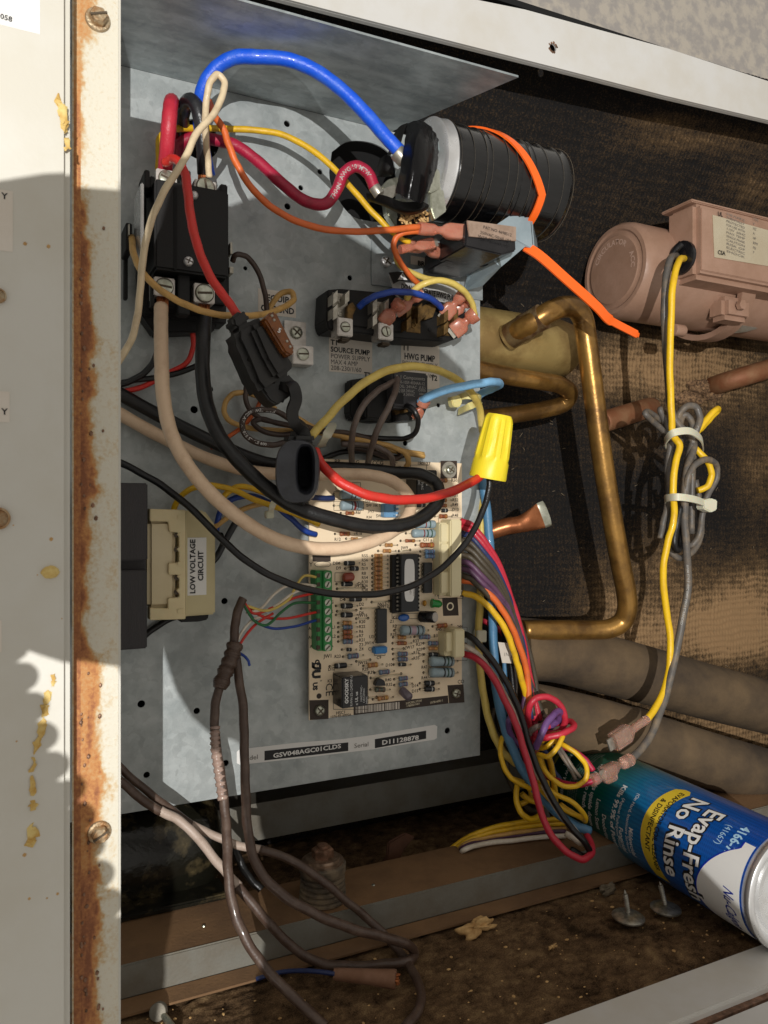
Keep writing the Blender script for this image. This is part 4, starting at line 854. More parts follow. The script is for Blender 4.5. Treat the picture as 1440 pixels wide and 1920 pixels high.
# chips
def chip(name, x0, y0, x1, y1, h, n, sides=(1, 1), m=chipm, par=None):
    bm = B(); pbox(bm, x0, y0, x1, y1, OB + .8, OB + h, .0003); o = obj(name, bm, m, pcb); pins = B()
    for k in range(n):
        y = y0 + (y1 - y0) * (k + .5) / n
        if sides[0]: pbox(pins, x0 - 3, y - 1.6, x0 + 1.2, y + 1.6, OB, OB + h * .55)
        if sides[1]: pbox(pins, x1 - 1.2, y - 1.6, x1 + 2.4, y + 1.6, OB, OB + h * .55)
    obj('pins', pins, tin, o); return o
bm = B(); pbox(bm, 735, 1040, 787, 1148, OB, OB + 3.5, .0003); sk = obj('chip_socket', bm, black_pl, pcb)
bm = B()
for k in range(14):
    y = 1046 + k * 7.45; pbox(bm, 744, y - 2, 748.5, y + 2, OB + 3.5, OB + 4.6, .0003); pbox(bm, 785, y - 1.6, 787.5, y + 1.6, OB + 3.3, OB + 4.6)
obj('socket_pins', bm, tin, sk)
u1 = chip('microcontroller', 752, 1039, 784, 1147, 8, 1, (0, 0)); bm = B(); prism(bm, oval(768, 1088, 9.5, 40, OB + 8.2, 28, 4.5), Vector((0, .00012, 0))); ss = obj('chip_sticker', bm, paperw, u1)
ptext('A7R603', ss, inkgrey, 775, 1098, 4.5, OB + 8.25, rot=-90); ptext('1078-N01', ss, inkgrey, 768, 1090, 4.5, OB + 8.25, rot=-90)
chip('chip', 795, 1055, 811, 1112, 4, 8, (1, 0)); chip('chip', 707, 1142, 726, 1206, 4.2, 8, (1, 0))
bm = B(); pbox(bm, 721, 944, 748, 970, OB, OB + 6, .0005); dp = obj('dip_switch', bm, mat('dip_blue', '6f9cc0', .4, vary=(60, .5), col2='5a86ab'), pcb)
bm = B()
for k in range(3): pbox(bm, 743, 948 + k * 8, 751, 952 + k * 8, OB + 6, OB + 7.2, .0002)
objs('switch_lever', bm, paperw, dp); ptext('ON 1 2 3', dp, ink, 738, 947, 5, OB + 6.1, rot=-90)
# board relays
def brelay(x0, y0, x1, y1, h, lines, top_shade=None):
    bm = B(); pbox(bm, x0, y0, x1, y1, OB, OB + h, .0006); o = obj('board_relay', bm, black_gl, pcb)
    for t_, x, y, hh, rot, b_ in lines: ptext(t_, o, MATS['white_ink'], x, y, hh, OB + h + .1, rot=rot, bold=b_)
    return o
brelay(641, 1268, 690, 1326, 15, [('GOODSKY', 653, 1319, 7, 90, .04), ('RWH-SS-124DMF-U', 661, 1324, 5, 90, 0), ('c UL us', 671, 1322, 6, 90, .02), ('10A277VAC~', 679, 1316, 4, 90, 0), ('12A125VAC', 684, 1318, 4, 90, 0), ('24VDC', 689, 1320, 3.5, 90, 0)])
brelay(781, 881, 820, 930, 15, [('GOODSKY', 814, 891, 7, -90, .04), ('RWH-SS', 807, 886, 5.5, -90, 0), ('c UL us', 799, 885, 6, -90, .02), ('10A 277VAC', 790, 885, 4.5, -90, 0), ('A 24VDC', 784, 885, 4.5, -90, 0)])
# green terminal block
bm = B(); pprism(bm, [(592, 1070), (623, 1070), (624, 1220), (595, 1221)], OB, OB + 10, .0006)
x0_ = Q(610, 1145, OB + 12).x
tb = obj('terminal_block', bm, greenpl, pcb); bm = B(); pbox(bm, 607, 1071, 623, 1221, OB + 10, OB + 12.5, .0004); obj('screw_rail', bm, greenpl, tb)
bm = B()
for k in range(9):
    y = 1079 + k * 16.9; pbox(bm, 594, y - 4.5, 601, y + 4.5, OB + 9, OB + 10.15, .0002)
obj('wire_entry', bm, MATS['slot_dark'], tb)
for k in range(9):
    y = 1079 + k * 16.9; bm = B(); c = Q(614.5, y, OB + 12.5); lathe(bm, c, c + FW * .0004, [(0, mpx(6.6, 614, y, 20)), (.0004, mpx(6.2, 614, y, 20))], 16); bs = obj('terminal_screw', bm, zinc, tb)
    bm = B(); M_ = Matrix.Translation(c + FW * .00042) @ Matrix.Rotation(R(-50 + random.uniform(-14, 14)), 4, 'Y'); box(bm, (-.0017, -.0001, -.0004), (.0017, .0002, .0004), M=M_)
    tbs = obj('terminal_slot', bm, MATS['slot_dark'], tb)
# edge connectors
def conn(x0, y0, x1, y1, xc, latch, n, nm):
    bm = B(); pbox(bm, x0, y0 + 6, xc, y1 - 3, OB, OB + 9, .0006); pbox(bm, xc, y0, x1, y1, OB + .5, OB + 14, .0008); o = obj('connector', bm, cream_pl, pcb, label=nm)
    bm = B()
    for a, b_ in latch: pbox(bm, x0 + 3, a, xc - 3, b_, OB + 9, OB + 11, .0005)
    objs('latch', bm, cream_pl, o); bm = B()
    for k in range(n):
        y = y0 + 11 + (y1 - y0 - 16) * k / max(1, n - 1); p = Q(x1, y, OB + 7); box(bm, (p.x - .0006, p.y - .0017, p.z - .0017), (p.x + .0004, p.y + .0017, p.z + .0017))
    objs('wire_socket', bm, MATS['slot_dark'], o); return o
conn(824, 974, 866, 1119, 845, [(983, 1016), (1020, 1066), (1072, 1112)], 11, 'long cream edge connector'); conn(834, 1180, 872, 1233, 852, [(1186, 1222)], 3, 'short cream edge connector')
# screws on black pads
sfill([(826, 864), (857, 864), (857, 897), (826, 897)]); sfill([(580, 1313), (616, 1312), (616, 1348), (581, 1350)]); sfill([(839, 1285), (869, 1283), (871, 1317), (842, 1319)]); sfill([(586, 1041), (620, 1041), (620, 1053), (586, 1053)]); sfill([(829, 1121), (858, 1120), (860, 1154), (831, 1155)])
sfill([(663, 1323), (840, 1304), (841, 1319), (663, 1341)])
bm = B(); c = Q(842, 881, OB + .2); lathe(bm, c, c + FW * .0005, [(0, mpx(16, 842, 881, 8)), (.0005, mpx(15.4, 842, 881, 8))], 28); obj('washer', bm, tin, pcb)
bm = B(); c = Q(844, 1137, OB + .15); lathe(bm, c, c + FW * .0003, [(0, mpx(7.6, 844, 1137, 8)), (.0002, mpx(7.6, 844, 1137, 8)), (.0002, mpx(5.2, 844, 1137, 8)), (0, mpx(5.2, 844, 1137, 8))], 24, cap=False); obj('hole_ring', bm, jumpm, pcb)
slotscrew(pcb, 843, 881, 9, OB + .8, 30, zinc, 2.4, phillips=True); slotscrew(pcb, 599, 1332, 10, OB + .3, 50, zinc, 2.2, phillips=True); slotscrew(pcb, 855, 1300, 9, OB + .3, 20, zinc, 2.2, phillips=True)
# solder joints with tabs on the upper edge
for x, y in ((640, 876), (665, 878), (672, 876), (706, 880), (716, 879), (738, 880), (748, 879)):
    bm = B(); bmesh.ops.create_icosphere(bm, subdivisions=2, radius=1, matrix=Matrix.Translation(Q(x, y, OB + 1)) @ Matrix.Diagonal((.0034, .0016, .0015, 1)))
    for v in bm.verts: v.co += Vector([random.uniform(-1, 1) * .0005 for _ in range(3)])
    obj('solder_joint', bm, solder, pcb, smooth=3)
for x0, x1, y in ((625, 645, 876), (652, 680, 877), (695, 720, 879), (727, 752, 880), (590, 620, 1058)):
    for k in range(12):
        a, b_ = 2 * math.pi * k / 12, 2 * math.pi * (k + 1) / 12; cx, hw, hh = (x0 + x1) / 2, (x1 - x0) / 2, 5
        f = lambda t: (cx + hw * abs(math.cos(t)) ** .5 * (1 if math.cos(t) > 0 else -1), y + hh * math.sin(t)); sl(*f(a), *f(b_), .8)
for a in ((626, 922, 682, 937), (626, 940, 682, 957), (628, 1074, 660, 1091), (735, 1150, 790, 1160), (742, 1172, 790, 1190), (803, 1231, 846, 1250), (803, 1252, 846, 1270), (770, 872, 800, 881), (625, 1260, 690, 1330), (834, 1176, 876, 1238), (822, 971, 868, 1122), (702, 1225, 722, 1229), (630, 905, 676, 920)): sbox(*a, .8)
for x in (852, 856, 860): pass
# barcode
xb_ = 667; random.seed(4)
bars = B()
while xb_ < 748:
    w_ = random.choice([1, 1, 2, 3]); yy = 1325 - (xb_ - 663) * .105; pprism(bars, [(xb_, yy), (xb_ + w_, yy), (xb_ + w_, yy + 13), (xb_, yy + 13)], OB + .08, OB + .14); xb_ += w_ + random.choice([1, 1, 2])
obj('barcode', bars, paper, board)
# silkscreen lettering
for t_, x, y, h in (('BR', 627, 869, 8), ('BRG', 655, 870, 8), ('CCG', 698, 871, 8), ('CC', 735, 868, 6), ('180127', 782, 872, 7), ('D8', 624, 1059, 6), ('D9', 630, 1068, 6), ('D1', 671, 1097, 6), ('JW10', 665, 1101, 6), ('D4', 637, 1127, 6),
    ('D2', 673, 1136, 6), ('JW11', 642, 1143, 5), ('D6', 673, 1152, 6), ('JW16', 672, 1157, 6), ('JW13', 708, 1136, 6), ('JW12', 712, 1140, 6), ('R20', 673, 1169, 6), ('R22', 673, 1178, 6), ('R6', 673, 1187, 6), ('R7', 673, 1195, 6), ('R21', 673, 1203, 6), ('Z3', 673, 1212, 6), ('Z4', 673, 1220, 6),
    ('R23', 627, 1234, 6), ('D12', 615, 1258, 6), ('R25', 679, 1258, 6), ('JW15', 672, 1246, 6), ('R39', 690, 1264, 6), ('R40', 722, 1278, 6), ('R32', 724, 1287, 6), ('U3', 692, 1197, 6), ('JW14', 684, 1209, 6), ('C10', 690, 1220, 6), ('C9', 706, 1236, 6), ('D10', 723, 1250, 6), ('JW1', 607, 1234, 7), ('K3', 614, 1280, 6),
    ('U1', 729, 1144, 6), ('K1', 736, 1161, 6), ('Z1', 731, 1168, 6), ('R2', 736, 1177, 6), ('R37', 732, 1193, 6), ('R33', 774, 1205, 6), ('JW17', 760, 1217, 6), ('R16', 775, 1227, 6), ('R35', 775, 1237, 6), ('R27', 780, 1211, 6), ('R29', 781, 1221, 6), ('D5', 785, 1231, 6), ('R31', 813, 1195, 6), ('R45', 817, 1183, 6), ('24V', 857, 1178, 6),
    ('R43', 790, 1254, 6), ('R44', 790, 1274, 6), ('D14', 772, 1289, 6), ('D15', 772, 1299, 6), ('CO', 858, 1282, 7), ('U2', 814, 1108, 6), ('P2', 815, 1118, 7), ('R42', 807, 1017, 6), ('C11', 793, 1015, 6), ('R58', 810, 1051, 6), ('JW9', 752, 1030, 6), ('R11', 667, 963, 5), ('R18', 667, 1003, 6), ('R12', 627, 1014, 6), ('R34', 687, 972, 5), ('JW3', 690, 961, 5), ('SW2', 705, 970, 6), ('R50', 846, 903, 6), ('R51', 848, 931, 6), ('R52', 848, 940, 6), ('R49', 848, 949, 6), ('D13', 848, 958, 6), ('R48', 848, 969, 6),
    ('OFF 10K', 684, 942, 5), ('OFF 10K 75K', 686, 950, 5), ('R', 578, 1004, 8), ('Y', 580, 1062, 8), ('G', 620, 1132, 6), ('R', 620, 1149, 6), ('R', 580, 1148, 6), ('L1', 622, 1179, 6), ('L2', 622, 1196, 6), ('AL1', 578, 1181, 6), ('AL2', 578, 1198, 6), ('A', 581, 1215, 6), ('A', 620, 1214, 6), ('HSC1', 630, 1340, 6), ('1076-83-6005A', 619, 1347, 5)):
    ptext(t_, board, inkpcb, x, y, h, OB, bold=.015)
ptext('S1PCBX-37160', board, jumpm, 761, 1321, 4, OB + .1, rot=4); ptext('17B0001N01', board, jumpm, 762, 1326, 4, OB + .1, rot=4); ptext('1078-600-1', board, jumpm, 806, 1320, 4.5, OB + .1, rot=4)
ptext('C', board, ink, 591, 1237, 9, OB, rot=-90, bold=.06); ptext('US', board, ink, 587, 1280, 9, OB, rot=-90, bold=.06); ptext('CE', board, ink, 611, 1281, 15, OB, rot=-90); ptext('R', board, inkpcb, 600, 1275, 4, OB, rot=-90)
ptext('ЯU', board, ink, 586, 1243, 16, OB, rot=-90, bold=.07)
for seg in [][:0] and ([(585, 1268), (585, 1249), (591, 1243), (597, 1249), (597, 1262)], [(585, 1268), (603, 1276)], [(590, 1250), (606, 1243)], [(590, 1258), (606, 1264)]):
    for a, b_ in zip(seg, seg[1:]): sl(*a, *b_, 4.2)
c = Q(598, 1305, OB); lathe(silk, c, c + FW * .0002, [(0, mpx(5, 598, 1305, 8)), (.0002, mpx(5, 598, 1305, 8))], 14)
obj('silkscreen_lines', silk, inkpcb, board)
ml = sticker(443, 1389, 820, 1421, .05) if False else None
bm = B(); pprism(bm, [(449, 1405), (560, 1392), (640, 1386), (700, 1378), (815, 1359), (820, 1362), (819, 1384), (814, 1387), (700, 1405), (560, 1422), (450, 1434), (444, 1431), (444, 1410)], .05, .2); ms_ = obj('sticker', bm, paperw, mp)
bm = B(); pprism(bm, [(496, 1408), (653, 1392), (653, 1408), (496, 1426)], .2, .32); k1 = obj('black_band', bm, ink, ms_)
bm = B(); pprism(bm, [(703, 1386), (799, 1370), (799, 1385), (703, 1403)], .2, .32); k2 = obj('black_band', bm, ink, ms_)
ptext('GSV048AGC01CLDS', mp, paperw, 512, 1421, 8.5, .45, 126, rot=0, bold=.03, name='model_lettering'); ptext('D11128878', mp, paperw, 716, 1396.5, 8.5, .45, 68, rot=0, bold=.03, name='model_lettering#2')
ptext('Model', mp, inkgrey, 449, 1428, 9, .35, 33, name='model_caption'); ptext('Serial', mp, inkgrey, 664, 1403, 9, .35, 26, name='model_caption#2')
# ================================================================== wires
def wire(label, col, wpx, pts, cat='wire', group=None, n=8, name=None, seg=12, par=None):
    bm = B(); P = [Q(*p) for p in pts]; d = sum(D(p) for p in P) / len(P); r = wpx / 2 * d / F
    for i, (px, py, o_) in enumerate(pts):                      # keep the wire above the floor and the channel
        h_ = ZF + .0205 if .407 < P[i].y < .459 else ZF + .002
        if P[i].z < h_ + r: P[i] = G(px, py, h_ + r + .0006)
    sp_ = spline(P, n); k_ = random.random() * 9
    if wpx < 20: sp_ = [p + Vector((math.sin(i * .9 + k_), math.sin(i * .63 + k_ * 2), math.sin(i * .77 + k_ * 3))) * r * .05 for i, p in enumerate(sp_)]
    sweep(bm, sp_, [r * (1 + .018 * math.sin(i * 1.3 + k_) + .012 * math.sin(i * .37 + k_)) for i in range(len(sp_))], seg)
    if par: return obj(name or 'loop', bm, WM[col], par)
    return obj(name or 'wire', bm, WM[col], None, label, cat, group)
WT = [
 ('blue', 26, 'thick blue wire arching from the contactor to the capacitor', [(392, 330, 18), (380, 270, 22), (374, 215, 30), (381, 165, 38), (405, 128, 44), (440, 108, 50), (482, 107, 55), (540, 112, 60), (590, 132, 64), (640, 168, 68), (690, 218, 72), (725, 258, 76), (752, 287, 78)]),
 ('red', 27, 'short thick red wire bent over above the left contactor lug', [(309, 325, 32), (313, 280, 42), (317, 230, 48), (320, 198, 46), (322, 190, 34), (322, 195, 20), (322, 230, 8), (326, 262, 4)]),
 ('char', 26, 'thick black wire looped over above the right contactor lug', [(383, 326, 34), (381, 280, 42), (377, 230, 46), (366, 195, 46), (352, 190, 36), (343, 215, 24), (345, 250, 8), (352, 285, -6)]),
 ('crimson', 22, 'crimson wire dipping from the contactor and rising in an S to the capacitor', [(336, 300, 6), (336, 275, 9), (350, 262, 12), (378, 258, 16), (410, 264, 20), (440, 272, 24), (480, 300, 28), (530, 345, 34), (575, 378, 40), (610, 382, 45), (632, 355, 48), (645, 325, 50), (668, 312, 52), (690, 325, 54), (702, 352, 55)]),
 ('beige', 13, 'thin beige wire looped above the contactor and running down past its left side', [(392, 332, 42), (390, 300, 46), (385, 250, 56), (386, 200, 64), (394, 155, 68), (408, 140, 68), (420, 152, 68), (418, 175, 70), (400, 215, 74), (370, 248, 78), (345, 300, 80), (310, 355, 80), (285, 410, 76), (270, 470, 72), (264, 530, 70), (258, 590, 68), (245, 640, 64), (215, 688, 60)]),
 ('orange', 13, 'orange wire sagging from the contactor to the upper breaker', [(392, 190, 40), (402, 218, 48), (418, 240, 50), (430, 275, 50), (445, 310, 50), (470, 350, 50), (505, 385, 52), (550, 412, 54), (610, 430, 56), (680, 434, 58), (740, 430, 60), (790, 425, 60)]),
 ('yellow', 12, 'thin yellow wire passing behind the contactor wires to the lower breaker', [(297, 325, 8), (298, 290, 12), (299, 262, 16), (312, 245, 20), (350, 241, 16), (400, 241, 14), (460, 243, 16), (520, 250, 22), (570, 272, 28), (620, 310, 34), (665, 360, 40), (705, 405, 44), (740, 438, 46), (768, 455, 46)]),
 ('scarlet', 17, 'red fused lead running from the contactor down to the fuse holder', [(309, 306, 44), (322, 298, 50), (336, 304, 58), (348, 330, 66), (353, 370, 72), (360, 420, 76), (375, 475, 80), (398, 525, 82), (425, 562, 82), (452, 600, 80)]),
 ('tan', 12, 'tan wire hanging across the contactor lugs to a small loop at the ground sticker', [(247, 444, 22), (252, 480, 44), (268, 512, 58), (296, 540, 62), (330, 562, 64), (370, 580, 66), (410, 590, 66), (460, 592, 60), (500, 588, 46), (535, 574, 34), (551, 560, 26), (545, 547, 22), (525, 552, 18), (505, 580, 14), (498, 610, 10)]),
 ('brown', 10, 'brown wire curving from the contactor coil tab down behind the fuse holder', [(436, 490, 24), (442, 478, 28), (460, 480, 28), (480, 502, 26), (493, 535, 24), (500, 575, 20), (500, 640, 14), (470, 700, 10), (461, 730, 9), (464, 760, 10), (487, 784, 14), (517, 792, 16), (556, 800, 18)]),
 ('cream', 25, 'thick beige cable looping from the left lug across the board and back', [(302, 575, 36), (302, 620, 46), (303, 680, 54), (306, 740, 60), (320, 810, 64), (350, 870, 68), (395, 925, 72), (450, 972, 76), (510, 1008, 78), (570, 1026, 78), (640, 1028, 76), (700, 1014, 72), (745, 990, 66), (768, 960, 60), (766, 930, 54), (740, 905, 48), (700, 892, 42), (640, 889, 34), (560, 890, 26), (480, 885, 18), (400, 864, 12), (300, 818, 10), (200, 762, 10)]),
 ('black', 26, 'thick black cable looping from the right lug round the board and back', [(384, 590, 36), (381, 640, 46), (380, 700, 52), (388, 760, 56), (410, 815, 60), (445, 862, 64), (495, 910, 68), (550, 948, 72), (620, 972, 74), (690, 987, 72), (750, 985, 68), (795, 968, 62), (822, 938, 56), (818, 908, 48), (790, 890, 42), (740, 886, 34), (680, 880, 28), (600, 876, 18), (500, 868, 12), (420, 838, 9), (320, 790, 9), (200, 725, 9)]),
 ('black', 13, 'thin black lead sweeping across the lower board up to the yellow wire nut', [(200, 855, 30), (245, 877, 40), (300, 908, 50), (360, 955, 60), (410, 1005, 68), (460, 1050, 74), (520, 1085, 78), (590, 1108, 80), (660, 1115, 80), (730, 1110, 78), (790, 1090, 76), (845, 1050, 72), (885, 1000, 68), (908, 950, 66), (917, 915, 66), (918, 885, 66)]),
 ('scarlet', 18, 'glossy red lead sagging from the fuse cap to the yellow wire nut', [(590, 845, 74), (604, 872, 80), (640, 905, 88), (690, 928, 92), (745, 937, 92), (800, 934, 88), (850, 920, 82), (895, 897, 72), (915, 880, 68)]),
 ('paleyellow', 15, 'pale yellow wire arching from the fuse holder over the relay', [(583, 818, 50), (610, 788, 50), (650, 745, 52), (700, 707, 54), (745, 690, 52), (790, 688, 48), (835, 700, 42), (870, 722, 34), (888, 742, 26), (900, 770, 14), (904, 810, 6)]),
 ('sky', 15, 'light blue wire bent out beside the relay to the right', [(788, 754, 36), (800, 746, 42), (830, 733, 50), (870, 724, 56), (905, 718, 58), (930, 716, 52), (936, 722, 38), (920, 730, 22), (898, 742, 8), (890, 765, -2), (893, 800, -6), (897, 840, -6)]),
 ('steelblue', 17, 'long blue wire running down the panel edge into the tangle', [(897, 840, -4), (905, 900, 2), (915, 980, 6), (920, 1060, 8), (923, 1140, 8), (926, 1220, 8), (930, 1290, 12), (945, 1360, 20), (968, 1420, 28), (1000, 1475, 34), (1040, 1520, 40), (1080, 1548, 46), (1106, 1558, 50)]),
 ('paleyellow', 14, 'pale yellow wire running down beside the panel edge below the wire nut', [(905, 900, -4), (903, 980, 2), (903, 1060, 4), (900, 1130, 5), (897, 1200, 5), (902, 1270, 6), (912, 1330, 8), (925, 1375, 12), (945, 1412, 18), (968, 1432, 20)]),
 ('greybrown', 12, 'grey brown wire arching from the relay to the board, outer of two', [(748, 712, 28), (730, 720, 34), (705, 735, 42), (680, 762, 46), (665, 795, 44), (659, 830, 34), (660, 872, 12)]),
 ('greybrown', 12, 'grey brown wire running straight from the relay down to the board, inner of two', [(744, 704, 26), (742, 730, 38), (728, 765, 46), (710, 800, 44), (697, 838, 32), (688, 876, 12)]),
 ('black', 10, 'short black wire curling from the relay tab back under the beige harness', [(758, 763, 26), (768, 762, 34), (780, 775, 38), (784, 795, 34), (776, 814, 26), (758, 822, 20), (720, 822, 14), (690, 820, 12), (640, 812, 10)]),
 ('tan', 10, 'tan wire forming the large left loop of the harness beside the fuse holder', [(517, 768, 10), (500, 752, 9), (480, 742, 8), (458, 736, 8), (435, 740, 8), (421, 760, 8), (424, 782, 8), (447, 797, 8), (500, 806, 8), (570, 808, 9), (650, 820, 10), (720, 838, 10), (794, 852, 10)]),
 ('orange', 8, 'thin copper orange wire slanting under the harness', [(494, 738, 4), (482, 765, 4), (460, 795, 4), (430, 818, 4), (395, 840, 4)]),
 ('brown', 11, 'dark brown printed wire forming the open loop in the harness', [(694, 823, 16), (650, 812, 16), (600, 808, 18), (550, 790, 22), (520, 772, 24), (490, 768, 24), (465, 775, 24), (454, 795, 24), (462, 818, 24), (485, 831, 24), (515, 834, 24), (545, 826, 22), (575, 818, 20)]),
 ('brown', 10, 'dark brown wire in the middle of the harness', [(560, 812, 14), (520, 815, 14), (487, 805, 14), (475, 792, 14), (490, 786, 14), (530, 796, 14), (600, 806, 12), (660, 818, 12)]),
 ('tan', 11, 'tan wire leaving the harness and dropping to the board pad', [(557, 784, 20), (590, 803, 18), (640, 818, 16), (692, 828, 16), (735, 838, 18), (760, 850, 20), (766, 864, 18), (762, 876, 12)]),
 ('tan', 9, 'tan wire end poking out under the relay', [(640, 826, 10), (700, 838, 10), (750, 848, 10), (796, 856, 12)]),
 ('greybrown', 11, 'grey wire leaving the harness for the board pad', [(640, 832, 14), (680, 834, 16), (712, 840, 20), (732, 854, 20), (737, 872, 12)]),
 ('brown', 10, 'brown wire looping back above the board edge', [(650, 838, 12), (690, 844, 14), (722, 856, 14), (744, 860, 14), (752, 851, 12), (740, 842, 10), (700, 834, 8)]),
 ('black', 10, 'black wire passing behind the lower harness', [(600, 862, 6), (640, 848, 6), (680, 846, 6), (730, 858, 6), (770, 850, 6)]),
 ('yellow', 11, 'yellow low voltage wire curving out above the transformer', [(322, 972, 8), (332, 940, 10), (352, 920, 14), (385, 910, 18), (430, 916, 20), (480, 938, 24), (530, 955, 28), (570, 970, 30), (598, 983, 28)]),
 ('yellow', 11, 'second yellow low voltage wire beside the blue one', [(408, 948, 14), (425, 925, 18), (450, 912, 20), (490, 922, 22), (530, 940, 26), (570, 962, 30), (597, 976, 26)]),
 ('tan', 10, 'tan low voltage wire lying over the yellow ones', [(400, 990, 10), (440, 962, 14), (490, 945, 18), (530, 948, 22), (560, 958, 24)]),
 ('midblue', 11, 'blue low voltage wire ending at the board edge', [(405, 1002, 8), (412, 962, 12), (432, 938, 14), (470, 930, 16), (510, 945, 20), (545, 972, 24), (572, 995, 24), (592, 1002, 20)]),
 ('navy', 11, 'short navy wire poking out right of the fuse cap', [(575, 930, 18), (600, 934, 18), (626, 934, 16)]),
 ('char', 13, 'black lead slanting behind the beige cable to the transformer', [(455, 960, 8), (430, 1000, 8), (405, 1045, 8), (370, 1080, 6)]),
 ('black', 12, 'black lead leaving under the transformer', [(345, 1150, 4), (310, 1165, 4), (280, 1185, 4), (250, 1210, 6)]),
 ('black', 11, 'thin black wire crossing the red one at the left below the contactor', [(215, 720, 8), (260, 712, 9), (310, 705, 10), (360, 690, 12), (388, 672, 14)]),
 ('black', 12, 'black wire curving from behind the beige cable to the left post', [(300, 650, 12), (280, 690, 12), (250, 712, 10), (215, 724, 8)]),
 ('scarlet', 10, 'thin red wire passing under the contactor to the left', [(360, 610, 10), (362, 650, 10), (350, 680, 10), (310, 702, 9), (270, 724, 8), (215, 738, 8)]),
 ('midblue', 12, 'blue jumper wire arching over the terminal strip', [(672, 576, 28), (690, 562, 34), (720, 550, 40), (755, 547, 42), (790, 553, 40), (815, 565, 34), (828, 578, 28)]),
 ('orange', 11, 'orange wire curling from the breaker down to the terminal strip', [(800, 436, 58), (770, 434, 58), (746, 442, 56), (738, 458, 54), (744, 480, 50), (756, 500, 46), (772, 520, 42), (790, 538, 36)]),
 ('paleyellow', 12, 'pale yellow wire arching over the right end of the terminal strip', [(762, 560, 32), (775, 545, 38), (800, 530, 44), (830, 526, 46), (860, 538, 44), (882, 562, 38), (891, 592, 32)]),
 ('paleyellow', 11, 'pale yellow wire coming down from the lower breaker behind the arch', [(742, 470, 36), (746, 492, 32), (765, 508, 28), (800, 522, 28), (840, 530, 28), (868, 548, 28), (872, 570, 26)]),
]
for i, (c, w, lab, pts) in enumerate(WT): wire(lab, c, w, pts)
# end ferrules
def tubeobj(name, pts, r, m, par=None, label=None, cat=None, group=None, seg=12, n=6, mm=None):
    bm = B(); P = [Q(*p) for p in pts]; path = spline(P, n); rr = r if not callable(r) else [r(i / (len(path) - 1)) for i in range(len(path))]
    sweep(bm, path, rr, seg); return obj(name, bm, m, par, label, cat, group)
fe = thing('crimp_terminal', 'bright crimp on the end of the thick blue wire at the capacitor', 'terminal', Q(760, 300, 80))
bm = B(); a = Q(741, 282, 79); b = Q(760, 302, 80); cyl(bm, a + (b - a) * .1, b, mpx(15, 750, 290, 79), 18, bev=.0006); obj('barrel', bm, tin, fe, smooth=.6)
fe = thing('crimp_terminal', 'bright crimp on the end of the crimson wire', 'terminal', Q(708, 366, 55))
bm = B(); a = Q(701, 350, 55); b = Q(712, 366, 56); cyl(bm, a, b, mpx(11, 704, 355, 55), 14, bev=.0005); pprism(bm, [(704, 360), (722, 352), (742, 345), (750, 360), (735, 372), (712, 372)], 50, 54, .0006); obj('barrel', bm, tin, fe, smooth=.6)
# printed lettering along wires
def wiretext(s, pts, wpx, h, m, start, step, side=-1):
    P = spline([Q(*p) for p in pts], 14); d = D(P[0]); r = wpx / 2 * d / F; acc = 0; L = [0]
    for a, b in zip(P, P[1:]): acc += (b - a).length; L.append(acc)
    def fn(x, y, P=P, L=L, r=r):
        s_ = start * L[-1] + x; s_ = min(max(s_, 0), L[-1] * .999); i = max(j for j in range(len(L)) if L[j] <= s_); i = min(i, len(P) - 2)
        t = (P[i + 1] - P[i]).normalized(); p = P[i] + t * (s_ - L[i]); view = (-p).normalized(); v = (view - t * view.dot(t)).normalized(); u = v.cross(t)
        a = (y - .35 * h * r) / r * side * .9
        return p + (v * math.cos(a) + u * math.sin(a)) * (r * 1.03)
    return fn
wl = [w for w in WT if 'open loop' in w[2]][0]; wo = [o for o in bpy.data.objects if o.get('label') == wl[2]][0]
text('AWG TEW 105C AWM 1015 STYLE 600V', Node(wo, wo.matrix_world.copy()), paperw, wiretext('', wl[3][4:], wl[1], 1.0, None, .02, 0, 1), .0026, None, .02)
wl = [w for w in WT if w[0] == 'crimson'][0]; wo = [o for o in bpy.data.objects if o.get('label') == wl[2]][0]
text('THHN  AWG 10  MTW', Node(wo, wo.matrix_world.copy()), MATS['print_grey'], wiretext('', wl[3][6:], wl[1], 1.0, None, .55, 0, 1), .0036, None, .02)

